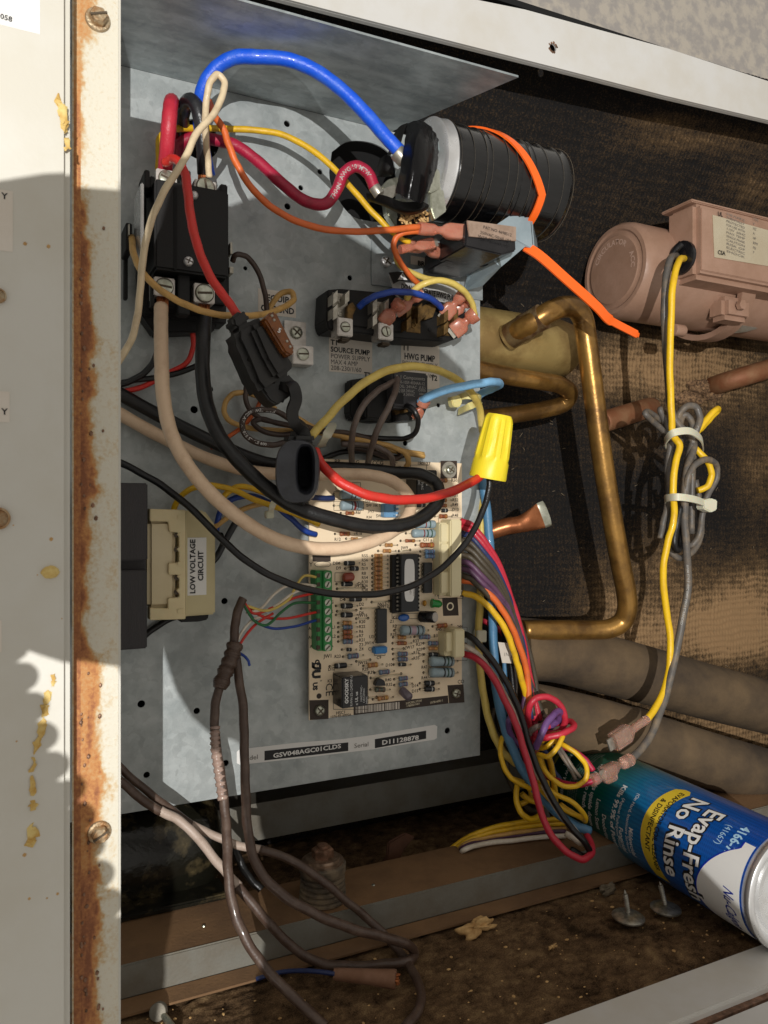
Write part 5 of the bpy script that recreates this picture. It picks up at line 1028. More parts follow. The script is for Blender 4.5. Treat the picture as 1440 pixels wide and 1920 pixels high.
# spade connectors
def spade(label, pts, w0, w1, m=spadem, group='pink insulated spade connectors', flat=.62):
    """pts: tab end -> wire end; a flattened box, a waist and a round barrel"""
    P = [Q(*p) for p in pts]; a, b = P[0], P[-1]; d = (b - a); L = d.length; t = d.normalized()
    s = Vector((0, -1, 0)); s = (s - t * s.dot(t)).normalized(); u = t.cross(s); k = D(a) / F / 2
    sec = [(0, w0, flat, 5), (.04, w0 * 1.04, flat, 5), (.38, w0 * 1.04, flat, 5), (.46, w0 * .9, flat, 3.5), (.54, w0 * .52, .9, 2), (.62, w0 * .5, .9, 2), (.70, w1 * .95, 1, 2), (.95, w1 * 1.06, 1, 2), (1.0, w1 * 1.0, 1, 2)]
    loops = []
    for f, w, fl, p in sec:
        c = a + d * f; lp = []
        for q in range(16):
            an = 2 * math.pi * q / 16; cx, sx = math.cos(an), math.sin(an); x = abs(cx) ** (2 / p) * (1 if cx > 0 else -1); y = abs(sx) ** (2 / p) * (1 if sx > 0 else -1)
            lp.append(c + u * (x * w * k) + s * (y * w * k * fl))
        loops.append(lp)
    bm = B(); loft(bm, loops); bmesh.ops.recalc_face_normals(bm, faces=bm.faces)
    n = thing('spade_connector', label, 'connector', a, group); o = obj('insulator', bm, m, n, smooth=1.0)
    bm = B(); c0 = a - t * L * .06; M_ = Matrix.Translation((a + (b - a) * .2)) @ Matrix((u, t, s)).transposed().to_4x4(); box(bm, (-w0 * k * .7, -L * .34, -w0 * k * .1), (w0 * k * .7, L * .22, w0 * k * .1), M=M_); obj('blade_socket', bm, tin, n)
    return n
spade('pink spade connector on the orange wire at the upper breaker', [(876, 437, 60), (785, 428, 60)], 28, 22)
spade('pink spade connector on the lower breaker in shade', [(840, 474, 30), (762, 460, 42)], 26, 22)
spade('orange tinted spade connector lying behind the upper one', [(812, 456, 46), (750, 468, 46)], 20, 16)
spade('pink spade connector left on the terminal strip', [(718, 604, 24), (752, 566, 36)], 27, 25)
spade('pink spade connector at the orange wire end on the terminal strip', [(742, 586, 26), (795, 548, 38)], 22, 20)
spade('pink spade connector in the middle right of the terminal strip', [(832, 592, 24), (868, 552, 34)], 27, 22)
spade('pink spade connector beside the middle right one', [(850, 584, 22), (884, 566, 30)], 22, 18)
spade('pink spade connector at the right end of the terminal strip', [(850, 622, 26), (892, 588, 36)], 30, 28)
spade('pink spade connector on the light blue wire at the relay', [(780, 784, 30), (796, 750, 38)], 18, 24)
# low voltage cable, its colour wires
thermo = [('white', 'white thermostat wire, uppermost', [(462, 1150, 34), (490, 1140, 32), (510, 1118, 28), (535, 1100, 24), (570, 1096, 20), (590, 1098, 18)]), ('paleyellow', 'yellow thermostat wire reaching the top screw', [(460, 1135, 34), (500, 1145, 32), (540, 1125, 28), (556, 1098, 24), (570, 1080, 22), (592, 1082, 18)]),
 ('white', 'white thermostat wire, lower one', [(470, 1148, 34), (510, 1140, 30), (550, 1112, 26), (592, 1098, 18)]), ('scarlet', 'red thermostat wire ending at the third screw', [(458, 1130, 34), (475, 1150, 34), (510, 1140, 30), (550, 1122, 26), (592, 1111, 18)]),
 ('green', 'green thermostat wire reaching the green block', [(455, 1130, 34), (478, 1165, 36), (500, 1172, 34), (525, 1150, 30), (550, 1132, 26), (592, 1130, 18)]), ('scarlet', 'red thermostat wire ending at the fifth screw', [(465, 1135, 32), (490, 1155, 32), (530, 1160, 28), (592, 1148, 18)]),
 ('midblue', 'blue thermostat wire reaching the green block', [(460, 1140, 32), (480, 1165, 32), (510, 1178, 30), (550, 1175, 26), (592, 1163, 18)]), ('white', 'thin white thermostat wire reaching down into the wrap', [(500, 1152, 30), (470, 1165, 34), (448, 1195, 38), (437, 1222, 40)]), ('scarlet', 'thin red thermostat wire reaching down into the wrap', [(512, 1150, 30), (478, 1172, 34), (455, 1200, 38), (441, 1225, 40)]),
 ('midblue', 'short cut blue wire end beside the wrapped cable', [(440, 1220, 38), (455, 1228, 40), (465, 1238, 42), (468, 1248, 42)])]
for c, lab, pts in thermo: wire(lab, c, 5.2, pts)
J1 = [(456, 1122, 34), (446, 1145, 36), (440, 1180, 38), (437, 1220, 40), (425, 1260, 42), (408, 1300, 44), (402, 1345, 46), (406, 1400, 50), (415, 1460, 56), (422, 1520, 62), (426, 1580, 70), (428, 1640, 78), (437, 1700, 84), (458, 1755, 90), (495, 1812, 96), (550, 1870, 104), (610, 1925, 112)]
cb = thing('thermostat_cable', 'brown jacketed thermostat cable hanging from its wrapped splice down across the channel', 'cable', Q(437, 1640, 78))
wire(None, 'jacket', 18, J1, par=cb, name='jacket')
bm = B(); P = spline([Q(441, 1208, 40), Q(434, 1232, 42), (Q(424, 1256, 42)), Q(412, 1288, 44)], 30); 
for turn in range(1):
    path = []; n_ = len(P)
    for i in range(n_ * 3):
        f = i / 3; j = min(int(f), n_ - 2); c = P[j].lerp(P[j + 1], f - j); a = i * .62; t = (P[min(j + 1, n_ - 1)] - P[j]).normalized(); u, v = frame(t); rr = mpx(11 + 1.6 * math.sin(i * .11), 430, 1240, 40)
        path.append(c + (u * math.cos(a) + v * math.sin(a)) * rr)
    sweep(bm, path, .0012, 7)
obj('wrap', bm, WM['jacket'], cb)
bm = B(); pts_ = [(403, 1362, 47), (404, 1400, 50.5), (411, 1450, 55), (418, 1500, 60)]; P = spline([Q(*p) for p in pts_], 22)
sweep(bm, P, [mpx(9.2 + 1.3 * math.sin(i * 1.1) + .8 * math.sin(i * 2.7), 410, 1400, 50) for i in range(len(P))], 12); obj('clear_tape', bm, mat('clear_tape', 'a48b7e', .15, vary=(160, .6), col2='8d7266', coat=.6), cb)
J2 = [(440, 1205, 36), (446, 1260, 40), (456, 1330, 46), (458, 1400, 52), (460, 1470, 60), (464, 1550, 68), (480, 1620, 76), (520, 1670, 82), (580, 1708, 86), (650, 1738, 88), (720, 1757, 88), (765, 1772, 86), (777, 1788, 82), (765, 1802, 78), (720, 1808, 74), (650, 1812, 70), (590, 1802, 68), (540, 1768, 64), (490, 1715, 60), (445, 1660, 54)]
wire('brown jacketed cable making the long right hand bend over the channel', 'jacket', 18, J2, 'cable')
wire('cable whose jacket is wrapped in pale tape between the post and the channel', 'tape', 17, [(448, 1662, 54), (410, 1620, 50), (370, 1570, 46), (335, 1538, 42), (300, 1520, 40)], 'cable')
wire('brown cable coming from behind the post, lower of two', 'jacket', 17, [(302, 1522, 40), (270, 1502, 40), (235, 1472, 40), (205, 1448, 40)], 'cable')
J3 = [(205, 1420, 34), (250, 1462, 34), (300, 1502, 34), (350, 1540, 34), (362, 1550, 34)]
wire('brown cable coming from behind the post, upper of two', 'jacket', 15, J3, 'cable')
wire('pale taped stretch of cable crossing behind the hanging brown cables', 'tape', 15, [(358, 1546, 34), (400, 1566, 36), (450, 1586, 40), (490, 1592, 42)], 'cable')
wire('brown cable sweeping from the pale tape down to the lower edge', 'jacket', 16, [(486, 1592, 42), (540, 1610, 46), (600, 1648, 52), (650, 1690, 56), (700, 1732, 60), (745, 1780, 66), (778, 1830, 76), (790, 1870, 86), (778, 1905, 94), (745, 1940, 100)], 'cable')
wire('black cable passing in shade behind the taped one', 'black', 15, [(440, 1590, 20), (452, 1620, 24), (470, 1650, 30), (490, 1668, 34)], 'cable')
# cable ties
def band(label, cx, cy, o, a, b, w, tilt=0, m=tiew, head=None):
    n = thing('cable_tie', label, 'cable tie', Q(cx, cy, o)); bm = B(); c = Q(cx, cy, o); ra, rb = mpx(a, cx, cy, o), mpx(b, cx, cy, o); ww = mpx(w, cx, cy, o)
    path = [c + Matrix.Rotation(R(tilt), 3, 'Y') @ Vector((math.cos(t) * ra, math.sin(t) * ra * .7, math.sin(t) * rb * .35)) for t in [2 * math.pi * k / 32 for k in range(33)]]
    ribbon(bm, path, Matrix.Rotation(R(tilt), 3, 'Y') @ Vector((0, .3, 1)), ww, .0008); obj('strap', bm, m, n, smooth=.8)
    if head: bm = B(); pprism(bm, head, o + 8, o + 13, .0006); obj('head', bm, m, n)
    return n
n = thing('cable_tie', 'cream cable tie clamping the harness beside the fuse holder', 'cable tie', Q(611, 815, 10)); bm = B(); ribbon(bm, spline([Q(618, 794, 4), Q(622, 800, 24), Q(612, 818, 30), Q(604, 832, 22), Q(604, 838, 6)], 6), Vector((1, 0, .25)), mpx(17, 611, 815, 20), .0009); obj('strap', bm, tiew, n, smooth=.8)
n = thing('cable_tie', 'small natural cable tie on the low voltage wires left of the board', 'cable tie', Q(508, 945, 26)); bm = B(); ribbon(bm, spline([Q(516, 925, 16), Q(520, 930, 32), Q(510, 950, 36), Q(506, 966, 30)], 6), Vector((1, 0, .2)), mpx(11, 510, 945, 28), .0009); pprism(bm, [(500, 958), (514, 958), (514, 972), (500, 972)], 28, 33, .0005); obj('strap', bm, tiew, n, smooth=.8)
n = thing('cable_tie', 'yellowed cable tie on the wires at the upper panel edge', 'cable tie', Q(880, 756, 10)); bm = B(); ribbon(bm, spline([Q(850, 752, 6), Q(872, 742, 22), Q(893, 744, 24), Q(900, 752, 14), Q(880, 762, 20), Q(860, 772, 6)], 6), Vector((.2, 0, 1)), mpx(13, 880, 756, 14), .0009); pprism(bm, [(846, 744), (862, 740), (868, 752), (862, 764), (850, 762)], 14, 20, .0006); obj('strap', bm, mat('yellowed_nylon', 'dcd08e', .4, sss=.1), n, smooth=.8)
n = thing('cable_tie', 'natural cable tie head poking out right of the board', 'cable tie', Q(912, 1192, 8)); bm = B(); pprism(bm, [(896, 1182), (913, 1182), (913, 1204), (896, 1204)], 2, 8, .0005); obj('head', bm, tiew, n)
n = thing('wire_flag', 'folded white marker flag on the yellow wire below the connector', 'flag', Q(945, 1225, 10)); bm = B(); pprism(bm, [(934, 1204), (954, 1206), (961, 1244), (942, 1243)], 12, 12.5, .0001); obj('flag_sheet', bm, paper, n); ptext('1N', n, inkgrey, 944, 1230, 7, 12.6, rot=-8)
bm = B(); sweep(bm, [Q(961, 1222, 14), Q(968, 1236, 14), Q(974, 1250, 14)], mpx(5.5, 965, 1235, 14), 10); obj('flag_wrap', bm, paper, n)
# wire nut
wn = thing('wire_nut', 'yellow ribbed wire nut joining the red and black leads right of the board', 'wire nut', Q(917, 895, 66))
a = Q(914, 897, 68); b = Q(937, 778, 74); L = (b - a).length; bm = B(); u, v = frame(b - a); t = (b - a).normalized(); loops = []
for f, r, rib in ((0, .0116, 0), (.03, .0118, 0), (.10, .0116, 0), (.26, .0114, 0), (.30, .0108, .4), (.36, .0106, 1), (.6, .0099, 1), (.9, .0088, 1), (.96, .0083, .6), (1.0, .0074, 0)):
    loops.append([a + t * L * f + (u * math.cos(q) + v * math.sin(q)) * (r * .96 * (1 + .055 * rib * (1 if (k // 3) % 2 else -1))) for k, q in [(k, 2 * math.pi * k / 48) for k in range(48)]])
loft(bm, loops); obj('shell', bm, wnut, wn, smooth=.5)
# ================================================================== connector wires and the tangle
LABP = {}
def cw(c, w, lab, pts, group=None):
    LABP[lab] = (pts, w); wire(lab, c, w, pts, group=group)
ys = [985, 996, 1008, 1020, 1033, 1047, 1060, 1073, 1087, 1112]
cs = ['red', 'red', 'navy', 'umber', 'umber', 'umber', 'purple', 'purple', 'umber', 'orange']
xm = [962, 950, 940, 934, 928, 924, 918, 912, 908, 905]
nm = ['uppermost red wire', 'second red wire', 'navy wire', 'first dark olive wire', 'second dark olive wire', 'third dark olive wire', 'upper purple wire', 'lower purple wire', 'fourth dark olive wire']
ends = [(1012, 1350), (1004, 1352), (996, 1348), (1020, 1345), (992, 1350), (1000, 1342), (984, 1345), (978, 1350), (990, 1358)]
for i in range(9):
    y = ys[i] - 8; k = i / 9
    cw(cs[i], 11, nm[i] + ' leaving the long cream connector', [(864, y, 15), (882, y + 6, 20), (905 - 4 * k, y + 32 - 8 * k, 24), (934 - 6 * k, y + 78 - 34 * k, 24), (958 - 6 * k, 1120 + 34 * k, 22), (980 - 8 * k, 1195 + 14 * k, 20), (994 - 8 * k, 1270, 18), (ends[i][0], ends[i][1], 22)])
cw('orange', 12, 'orange wire leaving the long cream connector', [(866, 1088, 15), (888, 1092, 20), (912, 1108, 24), (938, 1138, 26), (958, 1172, 26), (974, 1212, 24), (988, 1262, 22), (990, 1320, 22), (982, 1345, 24), (990, 1368, 24)])
cw('yellow', 12, 'yellow wire leaving the lowest socket of the long connector', [(867, 1112, 15), (888, 1117, 20), (910, 1132, 26), (935, 1160, 28), (952, 1190, 28), (964, 1225, 26), (972, 1252, 24), (985, 1300, 20), (1000, 1350, 18)])
cw('red', 10, 'red wire passing behind the yellow ones beside the short connector', [(895, 1160, -4), (915, 1168, -2), (935, 1180, 0), (955, 1205, 2), (972, 1245, 4), (985, 1300, 6), (998, 1350, 8)])
cw('black', 12, 'black wire from the short connector hanging to the lowest loop', [(870, 1188, 15), (885, 1196, 22), (905, 1216, 28), (935, 1255, 32), (960, 1300, 36), (978, 1345, 40), (992, 1395, 44), (1012, 1450, 50), (1040, 1505, 56), (1070, 1550, 62), (1098, 1582, 66), (1106, 1600, 64), (1096, 1606, 58), (1070, 1592, 50)])
cw('white', 11, 'off white wire from the short connector hanging beside the black one', [(870, 1210, 15), (890, 1222, 20), (915, 1250, 26), (945, 1300, 30), (970, 1355, 34), (990, 1410, 38), (1015, 1465, 44), (1050, 1525, 52), (1080, 1560, 60), (1098, 1582, 60), (1088, 1580, 54), (1060, 1562, 46)])
cw('red', 13, 'red wire from the short connector hanging down to the lowest loop', [(870, 1226, 15), (892, 1234, 24), (918, 1260, 32), (945, 1310, 38), (968, 1360, 44), (985, 1415, 48), (1000, 1465, 52), (1012, 1515, 56), (1030, 1560, 60), (1060, 1595, 66), (1090, 1611, 70), (1106, 1604, 68), (1110, 1588, 60), (1100, 1565, 50)])
cw('red', 12, 'red wire making the upper loop of the tangle', [(994, 1372, 24), (990, 1340, 30), (998, 1315, 34), (1018, 1306, 36), (1042, 1314, 38), (1057, 1335, 38), (1058, 1358, 36), (1048, 1372, 32), (1020, 1378, 28)])
cw('red', 12, 'red wire making the flat right hand loop of the tangle', [(1000, 1386, 34), (1030, 1382, 44), (1058, 1374, 48), (1076, 1362, 44), (1070, 1353, 36), (1045, 1356, 28), (1018, 1366, 26)])
cw('lilac', 13, 'lilac wire curling forward in the tangle', [(1004, 1402, 44), (1012, 1385, 48), (1024, 1358, 48), (1040, 1338, 44), (1050, 1334, 38), (1048, 1348, 32), (1030, 1365, 26)])
cw('lilac', 11, 'lilac wire curling at the left of the tangle', [(972, 1398, 22), (962, 1385, 24), (954, 1365, 26), (955, 1348, 28), (962, 1342, 26)])
cw('greybrown', 11, 'grey brown wire passing through the middle of the tangle', [(990, 1378, 36), (1000, 1366, 38), (1018, 1360, 36), (1028, 1350, 30), (1020, 1342, 26)])
cw('yellow', 9.5, 'yellow wire making the upper fold of the tangle', [(1008, 1414, 42), (1028, 1418, 50), (1044, 1402, 52), (1055, 1380, 48), (1050, 1374, 40), (1030, 1382, 32), (1008, 1396, 26)])
cw('yellow', 9.5, 'yellow wire making the second fold of the tangle', [(1004, 1404, 30), (1025, 1400, 38), (1040, 1385, 40), (1042, 1376, 36), (1022, 1384, 28)])
cw('yellow', 9.5, 'yellow wire making the big round loop over the spray can', [(1040, 1390, 40), (1062, 1400, 52), (1086, 1418, 58), (1100, 1440, 60), (1098, 1460, 60), (1082, 1473, 58), (1058, 1474, 54), (1035, 1460, 48), (1018, 1440, 42), (1008, 1418, 34)])
cw('yellow', 9.5, 'yellow wire making the tall left loop of the tangle', [(942, 1382, 20), (938, 1400, 24), (942, 1430, 28), (955, 1455, 32), (972, 1468, 34), (995, 1478, 34), (1010, 1488, 30)])
cw('yellow', 11, 'yellow wire making the low hanging loop of the tangle', [(970, 1470, 26), (968, 1500, 30), (978, 1525, 34), (998, 1536, 34), (1014, 1525, 32), (1012, 1508, 28), (990, 1498, 24), (978, 1488, 22)])
cw('yellow', 10, 'yellow wire making the inner hanging loop of the tangle', [(960, 1460, 14), (985, 1470, 18), (996, 1488, 20), (990, 1500, 20), (976, 1508, 18)])
cw('yellow', 11, 'yellow wire falling straight behind the red one', [(1012, 1420, 22), (1022, 1450, 22), (1026, 1480, 22), (1028, 1510, 22)])
cw('yellow', 11, 'yellow wire falling right of the red one', [(1030, 1420, 24), (1036, 1450, 24), (1040, 1480, 24), (1042, 1510, 24)])
cw('yellow', 9.5, 'yellow wire pointing down beside the spray can, upper of two', [(1010, 1462, 44), (1040, 1488, 48), (1070, 1502, 52), (1090, 1520, 54), (1098, 1536, 52), (1080, 1528, 46), (1050, 1508, 40)])
cw('yellow', 9.5, 'yellow wire pointing down beside the spray can, lower of two', [(1000, 1462, 38), (1030, 1498, 42), (1062, 1520, 46), (1088, 1532, 48), (1098, 1540, 46)])
cw('navy', 10, 'navy wire running behind the yellow folds to the can', [(1010, 1400, 18), (1030, 1420, 18), (1038, 1445, 20), (1050, 1462, 22)])
cw('midblue', 9, 'blue wire glimpsed in the tangle', [(968, 1410, 12), (975, 1392, 14), (985, 1375, 14)])
cw('crimson', 11, 'crimson wire curving from the tangle to the clear connector on the can', [(985, 1425, 20), (1020, 1452, 32), (1050, 1466, 46), (1080, 1472, 56), (1112, 1464, 62), (1120, 1458, 62)])
cw('crimson', 11, 'crimson wire curving over the can inside the yellow loop', [(1050, 1398, 40), (1075, 1408, 48), (1098, 1425, 54), (1112, 1445, 58)])
cw('grey', 7, 'thin grey wire pair crossing the green end of the can, left one', [(1040, 1396, 40), (1055, 1420, 48), (1068, 1440, 52), (1080, 1462, 54)])
cw('grey', 7, 'thin grey wire pair crossing the green end of the can, right one', [(1046, 1396, 40), (1062, 1420, 48), (1076, 1442, 52), (1088, 1458, 54)])
for i, (c, dy, lab) in enumerate((('yellow', 0, 'upper yellow wire lying along the channel behind the tangle'), ('yellow', 9, 'lower yellow wire lying along the channel behind the tangle'), ('tan', 18, 'tan wire lying along the channel behind the tangle'), ('purple', 24, 'purple wire lying along the channel behind the tangle'), ('white', 32, 'off white wire lying along the channel behind the tangle'))):
    cw(c, 9, lab, [(790 + i * 5, 1616 + dy * .4, -28), (836 + i * 6, 1598 + dy * .5 - i * 2, 0), (870, 1574 + dy * .6, 4), (910, 1556 + dy * .8, 10), (960, 1544 + dy, 14), (1010, 1538 + dy, 16), (1060, 1535 + dy, 18)])
cw('umber', 10, 'dark twisted wire pair at the left side of the tangle', [(926, 1330, 2), (922, 1350, 6), (928, 1370, 8), (940, 1390, 10), (955, 1400, 10)])
cw('steelblue', 9, 'blue grey wire glimpsed behind the marker flag', [(946, 1240, -6), (948, 1290, -4), (952, 1340, 0)])
cw('grey', 10, 'grey wire glimpsed behind the marker flag', [(962, 1248, -8), (966, 1290, -6), (960, 1340, 0)])

for i, (c, w, lab, pts) in enumerate([
 ('crimson', 10, 'maroon wire deep in the bundle, left of the red pair', [(880, 1010, 8), (910, 1055, 12), (940, 1125, 12), (962, 1195, 10), (978, 1270, 10), (988, 1340, 12), (1002, 1400, 16)]),
 ('crimson', 11, 'maroon wire running on past the tangle towards the channel', [(996, 1290, 14), (1002, 1345, 20), (1004, 1400, 26), (1012, 1450, 28), (1024, 1490, 28), (1036, 1520, 26)]),
 ('black', 10, 'black wire deep in the bundle beside the maroon one', [(876, 1025, 6), (905, 1075, 8), (935, 1150, 8), (955, 1230, 6), (965, 1310, 8), (975, 1380, 12)]),
 ('umber', 10, 'dark olive wire on the outer right of the bundle', [(968, 1150, 18), (992, 1220, 16), (1006, 1290, 16), (1014, 1350, 20), (1016, 1392, 26)]),
 ('crimson', 10, 'maroon wire curling behind the yellow folds', [(1000, 1395, 20), (985, 1420, 22), (985, 1450, 24), (1002, 1470, 24), (1022, 1462, 22)]),
 ('umber', 9, 'dark olive wire hanging behind the low yellow loop', [(950, 1420, 10), (955, 1460, 12), (975, 1500, 12), (1000, 1520, 12), (1030, 1515, 12)]),
 ('grey', 9, 'grey wire hanging straight through the tangle', [(1000, 1390, 12), (1006, 1440, 14), (1014, 1490, 14), (1030, 1540, 16)]),
 ('black', 10, 'black wire curving left behind the blue one', [(960, 1330, 4), (945, 1370, 6), (940, 1420, 8), (958, 1470, 8), (985, 1510, 8)])]): cw(c, w, lab, pts)
# ================================================================== pump leads
PL = {'y': [(1284, 484, 8), (1272, 492, 34), (1262, 530, 40), (1258, 600, 38), (1256, 700, 34), (1259, 770, 32), (1262, 815, 34), (1274, 835, 38), (1266, 870, 38), (1262, 920, 38), (1264, 970, 36), (1254, 1010, 34), (1244, 1060, 32), (1246, 1120, 30), (1256, 1190, 30), (1254, 1260, 32), (1236, 1315, 36), (1212, 1350, 40)],
      'g': [(1268, 480, 10), (1256, 488, 28), (1248, 530, 30), (1246, 600, 28), (1252, 700, 24), (1262, 780, 22), (1300, 830, 30), (1288, 880, 36), (1284, 930, 38), (1284, 980, 36), (1288, 1040, 34), (1290, 1100, 32), (1276, 1180, 32), (1262, 1250, 34), (1240, 1330, 38), (1210, 1395, 44), (1172, 1432, 50)]}
cw('sun', 13, 'long yellow pump lead hanging in front of the insulated wall', PL['y']); cw('grey', 14, 'long grey pump lead hanging beside the yellow one', PL['g'])
for c, w, lab, pts in [
 ('sun', 12, 'yellow lead end looped at the upper right of the bundle', [(1306, 812, 20), (1322, 790, 22), (1340, 770, 24), (1346, 768, 20), (1330, 786, 16), (1312, 806, 14)]),
 ('sun', 12, 'yellow lead making the right hand loop of the bundle', [(1300, 838, 28), (1318, 855, 32), (1328, 868, 34), (1334, 890, 34), (1326, 912, 32), (1308, 920, 28)]),
 ('grey', 11, 'dusty lead end pointing left above the bundle', [(1248, 812, 20), (1230, 795, 20), (1210, 776, 22), (1216, 772, 18), (1240, 790, 14)]),
 ('grey', 11, 'second dusty lead end above the bundle', [(1252, 815, 18), (1246, 790, 18), (1238, 768, 18), (1246, 775, 14)]),
 ('grey', 13, 'dusty grey lead making the tall top loop of the bundle', [(1270, 1030, 24), (1274, 960, 28), (1286, 880, 30), (1302, 820, 30), (1312, 780, 30), (1302, 762, 28), (1284, 764, 26), (1272, 782, 22), (1276, 830, 18)]),
 ('grey', 12, 'grey lead making the inner top loop of the bundle', [(1296, 1000, 22), (1298, 900, 24), (1300, 830, 24), (1294, 785, 26), (1282, 778, 24), (1274, 800, 20)]),
 ('grey', 12, 'grey lead looping at the right of the bundle', [(1284, 970, 34), (1286, 930, 38), (1292, 890, 40), (1308, 868, 40), (1330, 862, 38), (1344, 876, 34), (1342, 900, 32), (1326, 930, 30), (1316, 970, 28), (1312, 1000, 26), (1300, 1020, 24), (1288, 1025, 22)]),
 ('grey', 12, 'grey lead making the lower loop of the bundle', [(1256, 900, 22), (1252, 950, 22), (1250, 990, 22), (1256, 1030, 24), (1272, 1046, 26), (1296, 1036, 26), (1312, 1010, 24), (1314, 960, 22), (1304, 900, 20)]),
 ('black', 12, 'black printed lead bend at the bottom of the bundle', [(1276, 950, 36), (1268, 990, 36), (1264, 1020, 36), (1270, 1032, 34), (1276, 1020, 30), (1278, 980, 28)]),
 ('grey', 12, 'grey lead along the left side of the bundle', [(1258, 830, 24), (1252, 880, 24), (1254, 930, 24), (1244, 980, 24), (1238, 1010, 24)])]: cw(c, w, lab, pts)
n = thing('cable_tie', 'upper natural cable tie around the grey and yellow pump leads', 'cable tie', Q(1283, 822, 30)); bm = B()
ribbon(bm, spline([Q(1252, 842, 14), Q(1248, 826, 30), (Q(1262, 812, 42)), Q(1290, 808, 44), Q(1312, 820, 38), Q(1318, 836, 24), Q(1316, 846, 12)], 6), Vector((0, .15, 1)), mpx(13, 1283, 822, 30), .0011); obj('strap', bm, tiew, n, smooth=.8)
n = thing('cable_tie', 'lower natural cable tie with a square head around the pump leads', 'cable tie', Q(1290, 940, 30)); bm = B()
ribbon(bm, spline([Q(1248, 942, 14), Q(1250, 934, 34), Q(1270, 932, 46), Q(1300, 936, 46), Q(1322, 944, 40), Q(1332, 950, 34)], 6), Vector((0, .15, 1)), mpx(13, 1290, 940, 30), .0011); obj('strap', bm, tiew, n, smooth=.8)
bm = B(); pprism(bm, [(1320, 938), (1334, 934), (1346, 938), (1345, 956), (1334, 961), (1320, 954)], 34, 42, .0008); obj('head', bm, tiew, n)
spade('clear pink spade connector on the yellow pump lead', [(1150, 1392, 42), (1214, 1348, 42)], 34, 16, spadec, 'clear spade connectors by the can')
spade('clear pink spade connector lying on the can, grey lead side', [(1132, 1450, 62), (1182, 1424, 54)], 24, 24, spadec, 'clear spade connectors by the can')
spade('clear pink spade connector lying on the can, crimson wire side', [(1150, 1446, 60), (1108, 1464, 62)], 32, 22, spadec, 'clear spade connectors by the can')

for key, st_, sz in (('dusty grey lead making the tall top loop of the bundle', .30, .0028), ('long grey pump lead hanging beside the yellow one', .62, .0026)):
    wo = [o for o in bpy.data.objects if o.get('label') == key][0]; pts_, w_ = LABP[key]
    text('AWM STYLE 105C 600V VW-1 STRANDED', Node(wo, wo.matrix_world.copy()), MATS['print_grey'], wiretext('', pts_, w_, 1.0, None, st_, 0, 1), sz, None, .02)
# ================================================================== pipes
def pipe(label, pts, r, m, name='pipe', seg=20, n=8): return tubeobj(name, pts, r, m, None, label, 'pipe', None, seg, n)
pipe('lacquered copper pipe bent down and back at the bottom, right of the panel', [(962, 626, -6), (985, 612, 6), (1010, 597, 14), (1034, 583, 18), (1058, 575, 17), (1078, 578, 16), (1092, 596, 14), (1100, 640, 14), (1112, 730, 12), (1128, 850, 10), (1146, 960, 8), (1164, 1060, 6), (1174, 1110, 4), (1176, 1140, 2), (1168, 1164, -2), (1146, 1178, -6), (1110, 1181, -12), (1060, 1181, -16), (980, 1182, -24)], .0077, brasspipe, seg=24)
cp = thing('pipe_coupling', 'darkened brazed coupling on the upper end of the lacquered pipe', 'coupling', Q(985, 618, 8)); a, b = Q(950, 634, -12), Q(1018, 593, 16)
bm = B(); L_ = (b - a).length; lathe(bm, a, b, [(0, .0088), (.001, .0096), (.014, .0094), (.015, .0099), (.019, .0099), (.020, .0092), (L_, .0094)], 24); obj('sleeve', bm, mat('brazed_copper', '6e5038', .35, .6, vary=(90, .9), col2='a08a64', bump=(300, .3)), cp, smooth=.7)
bm = B(); lathe(bm, a, a + (b - a) * .08, [(0, .0078), (.001, .0102), (.0028, .0098)], 24); obj('braze_ring', bm, brasscyl, cp, smooth=.8)
ms = thing('brass_muffler', 'fat brass coloured cylinder behind the coupling beside the panel edge', 'muffler', Q(980, 650, -30)); a, b = Q(800, 622, -34), Q(1078, 660, -34); L_ = (b - a).length
bm = B(); lathe(bm, a, b, [(0, .010), (.006, .0205), (.012, .0235), (L_ - .022, .0235), (L_ - .012, .0215), (L_ - .005, .016), (L_ - .001, .008), (L_, .002)], 40); obj('body', bm, brasscyl, ms, smooth=1)
pipe('dark copper pipe with a tight return bend under the brass cylinder', [(820, 672, -10), (900, 694, -12), (960, 706, -14), (1010, 714, -16), (1050, 722, -20), (1068, 738, -26), (1058, 756, -32), (1020, 768, -36), (960, 778, -38), (860, 790, -40)], .0068, brasspipe)
pipe('dusty copper pipe behind the return bend', [(1010, 740, -48), (1060, 790, -54), (1100, 800, -60), (1120, 778, -66)], .0085, copperdust) if False else None
pipe('short dusty copper pipe ending at the wall left of the pump leads', [(1128, 792, -66), (1170, 779, -70), (1205, 768, -84), (1222, 762, -112)], .0095, copperdust)
0 and pipe('brown copper pipe slanting in shade under the return bend', [(860, 740, -56), (940, 776, -56), (1010, 800, -56), (1060, 822, -60), (1100, 850, -70)], .0085, copperpipe)
pipe('reddish copper pipe coming in from the right edge below the pump', [(1470, 682, -58), (1440, 692, -58), (1400, 704, -62), (1360, 716, -76), (1325, 728, -112)], .0095, copperdust)
ps = thing('pinched_stub', 'copper service stub with a crimped flat end poking out right of the board', 'pipe', Q(970, 985, 0))
P = [Q(880, 1006, -20), Q(920, 996, -10), Q(950, 987, -4), Q(975, 983, 0), Q(995, 976, 4), Q(1012, 968, 6), Q(1024, 963, 8)]; bm = B(); pp = spline(P, 6); rings = []
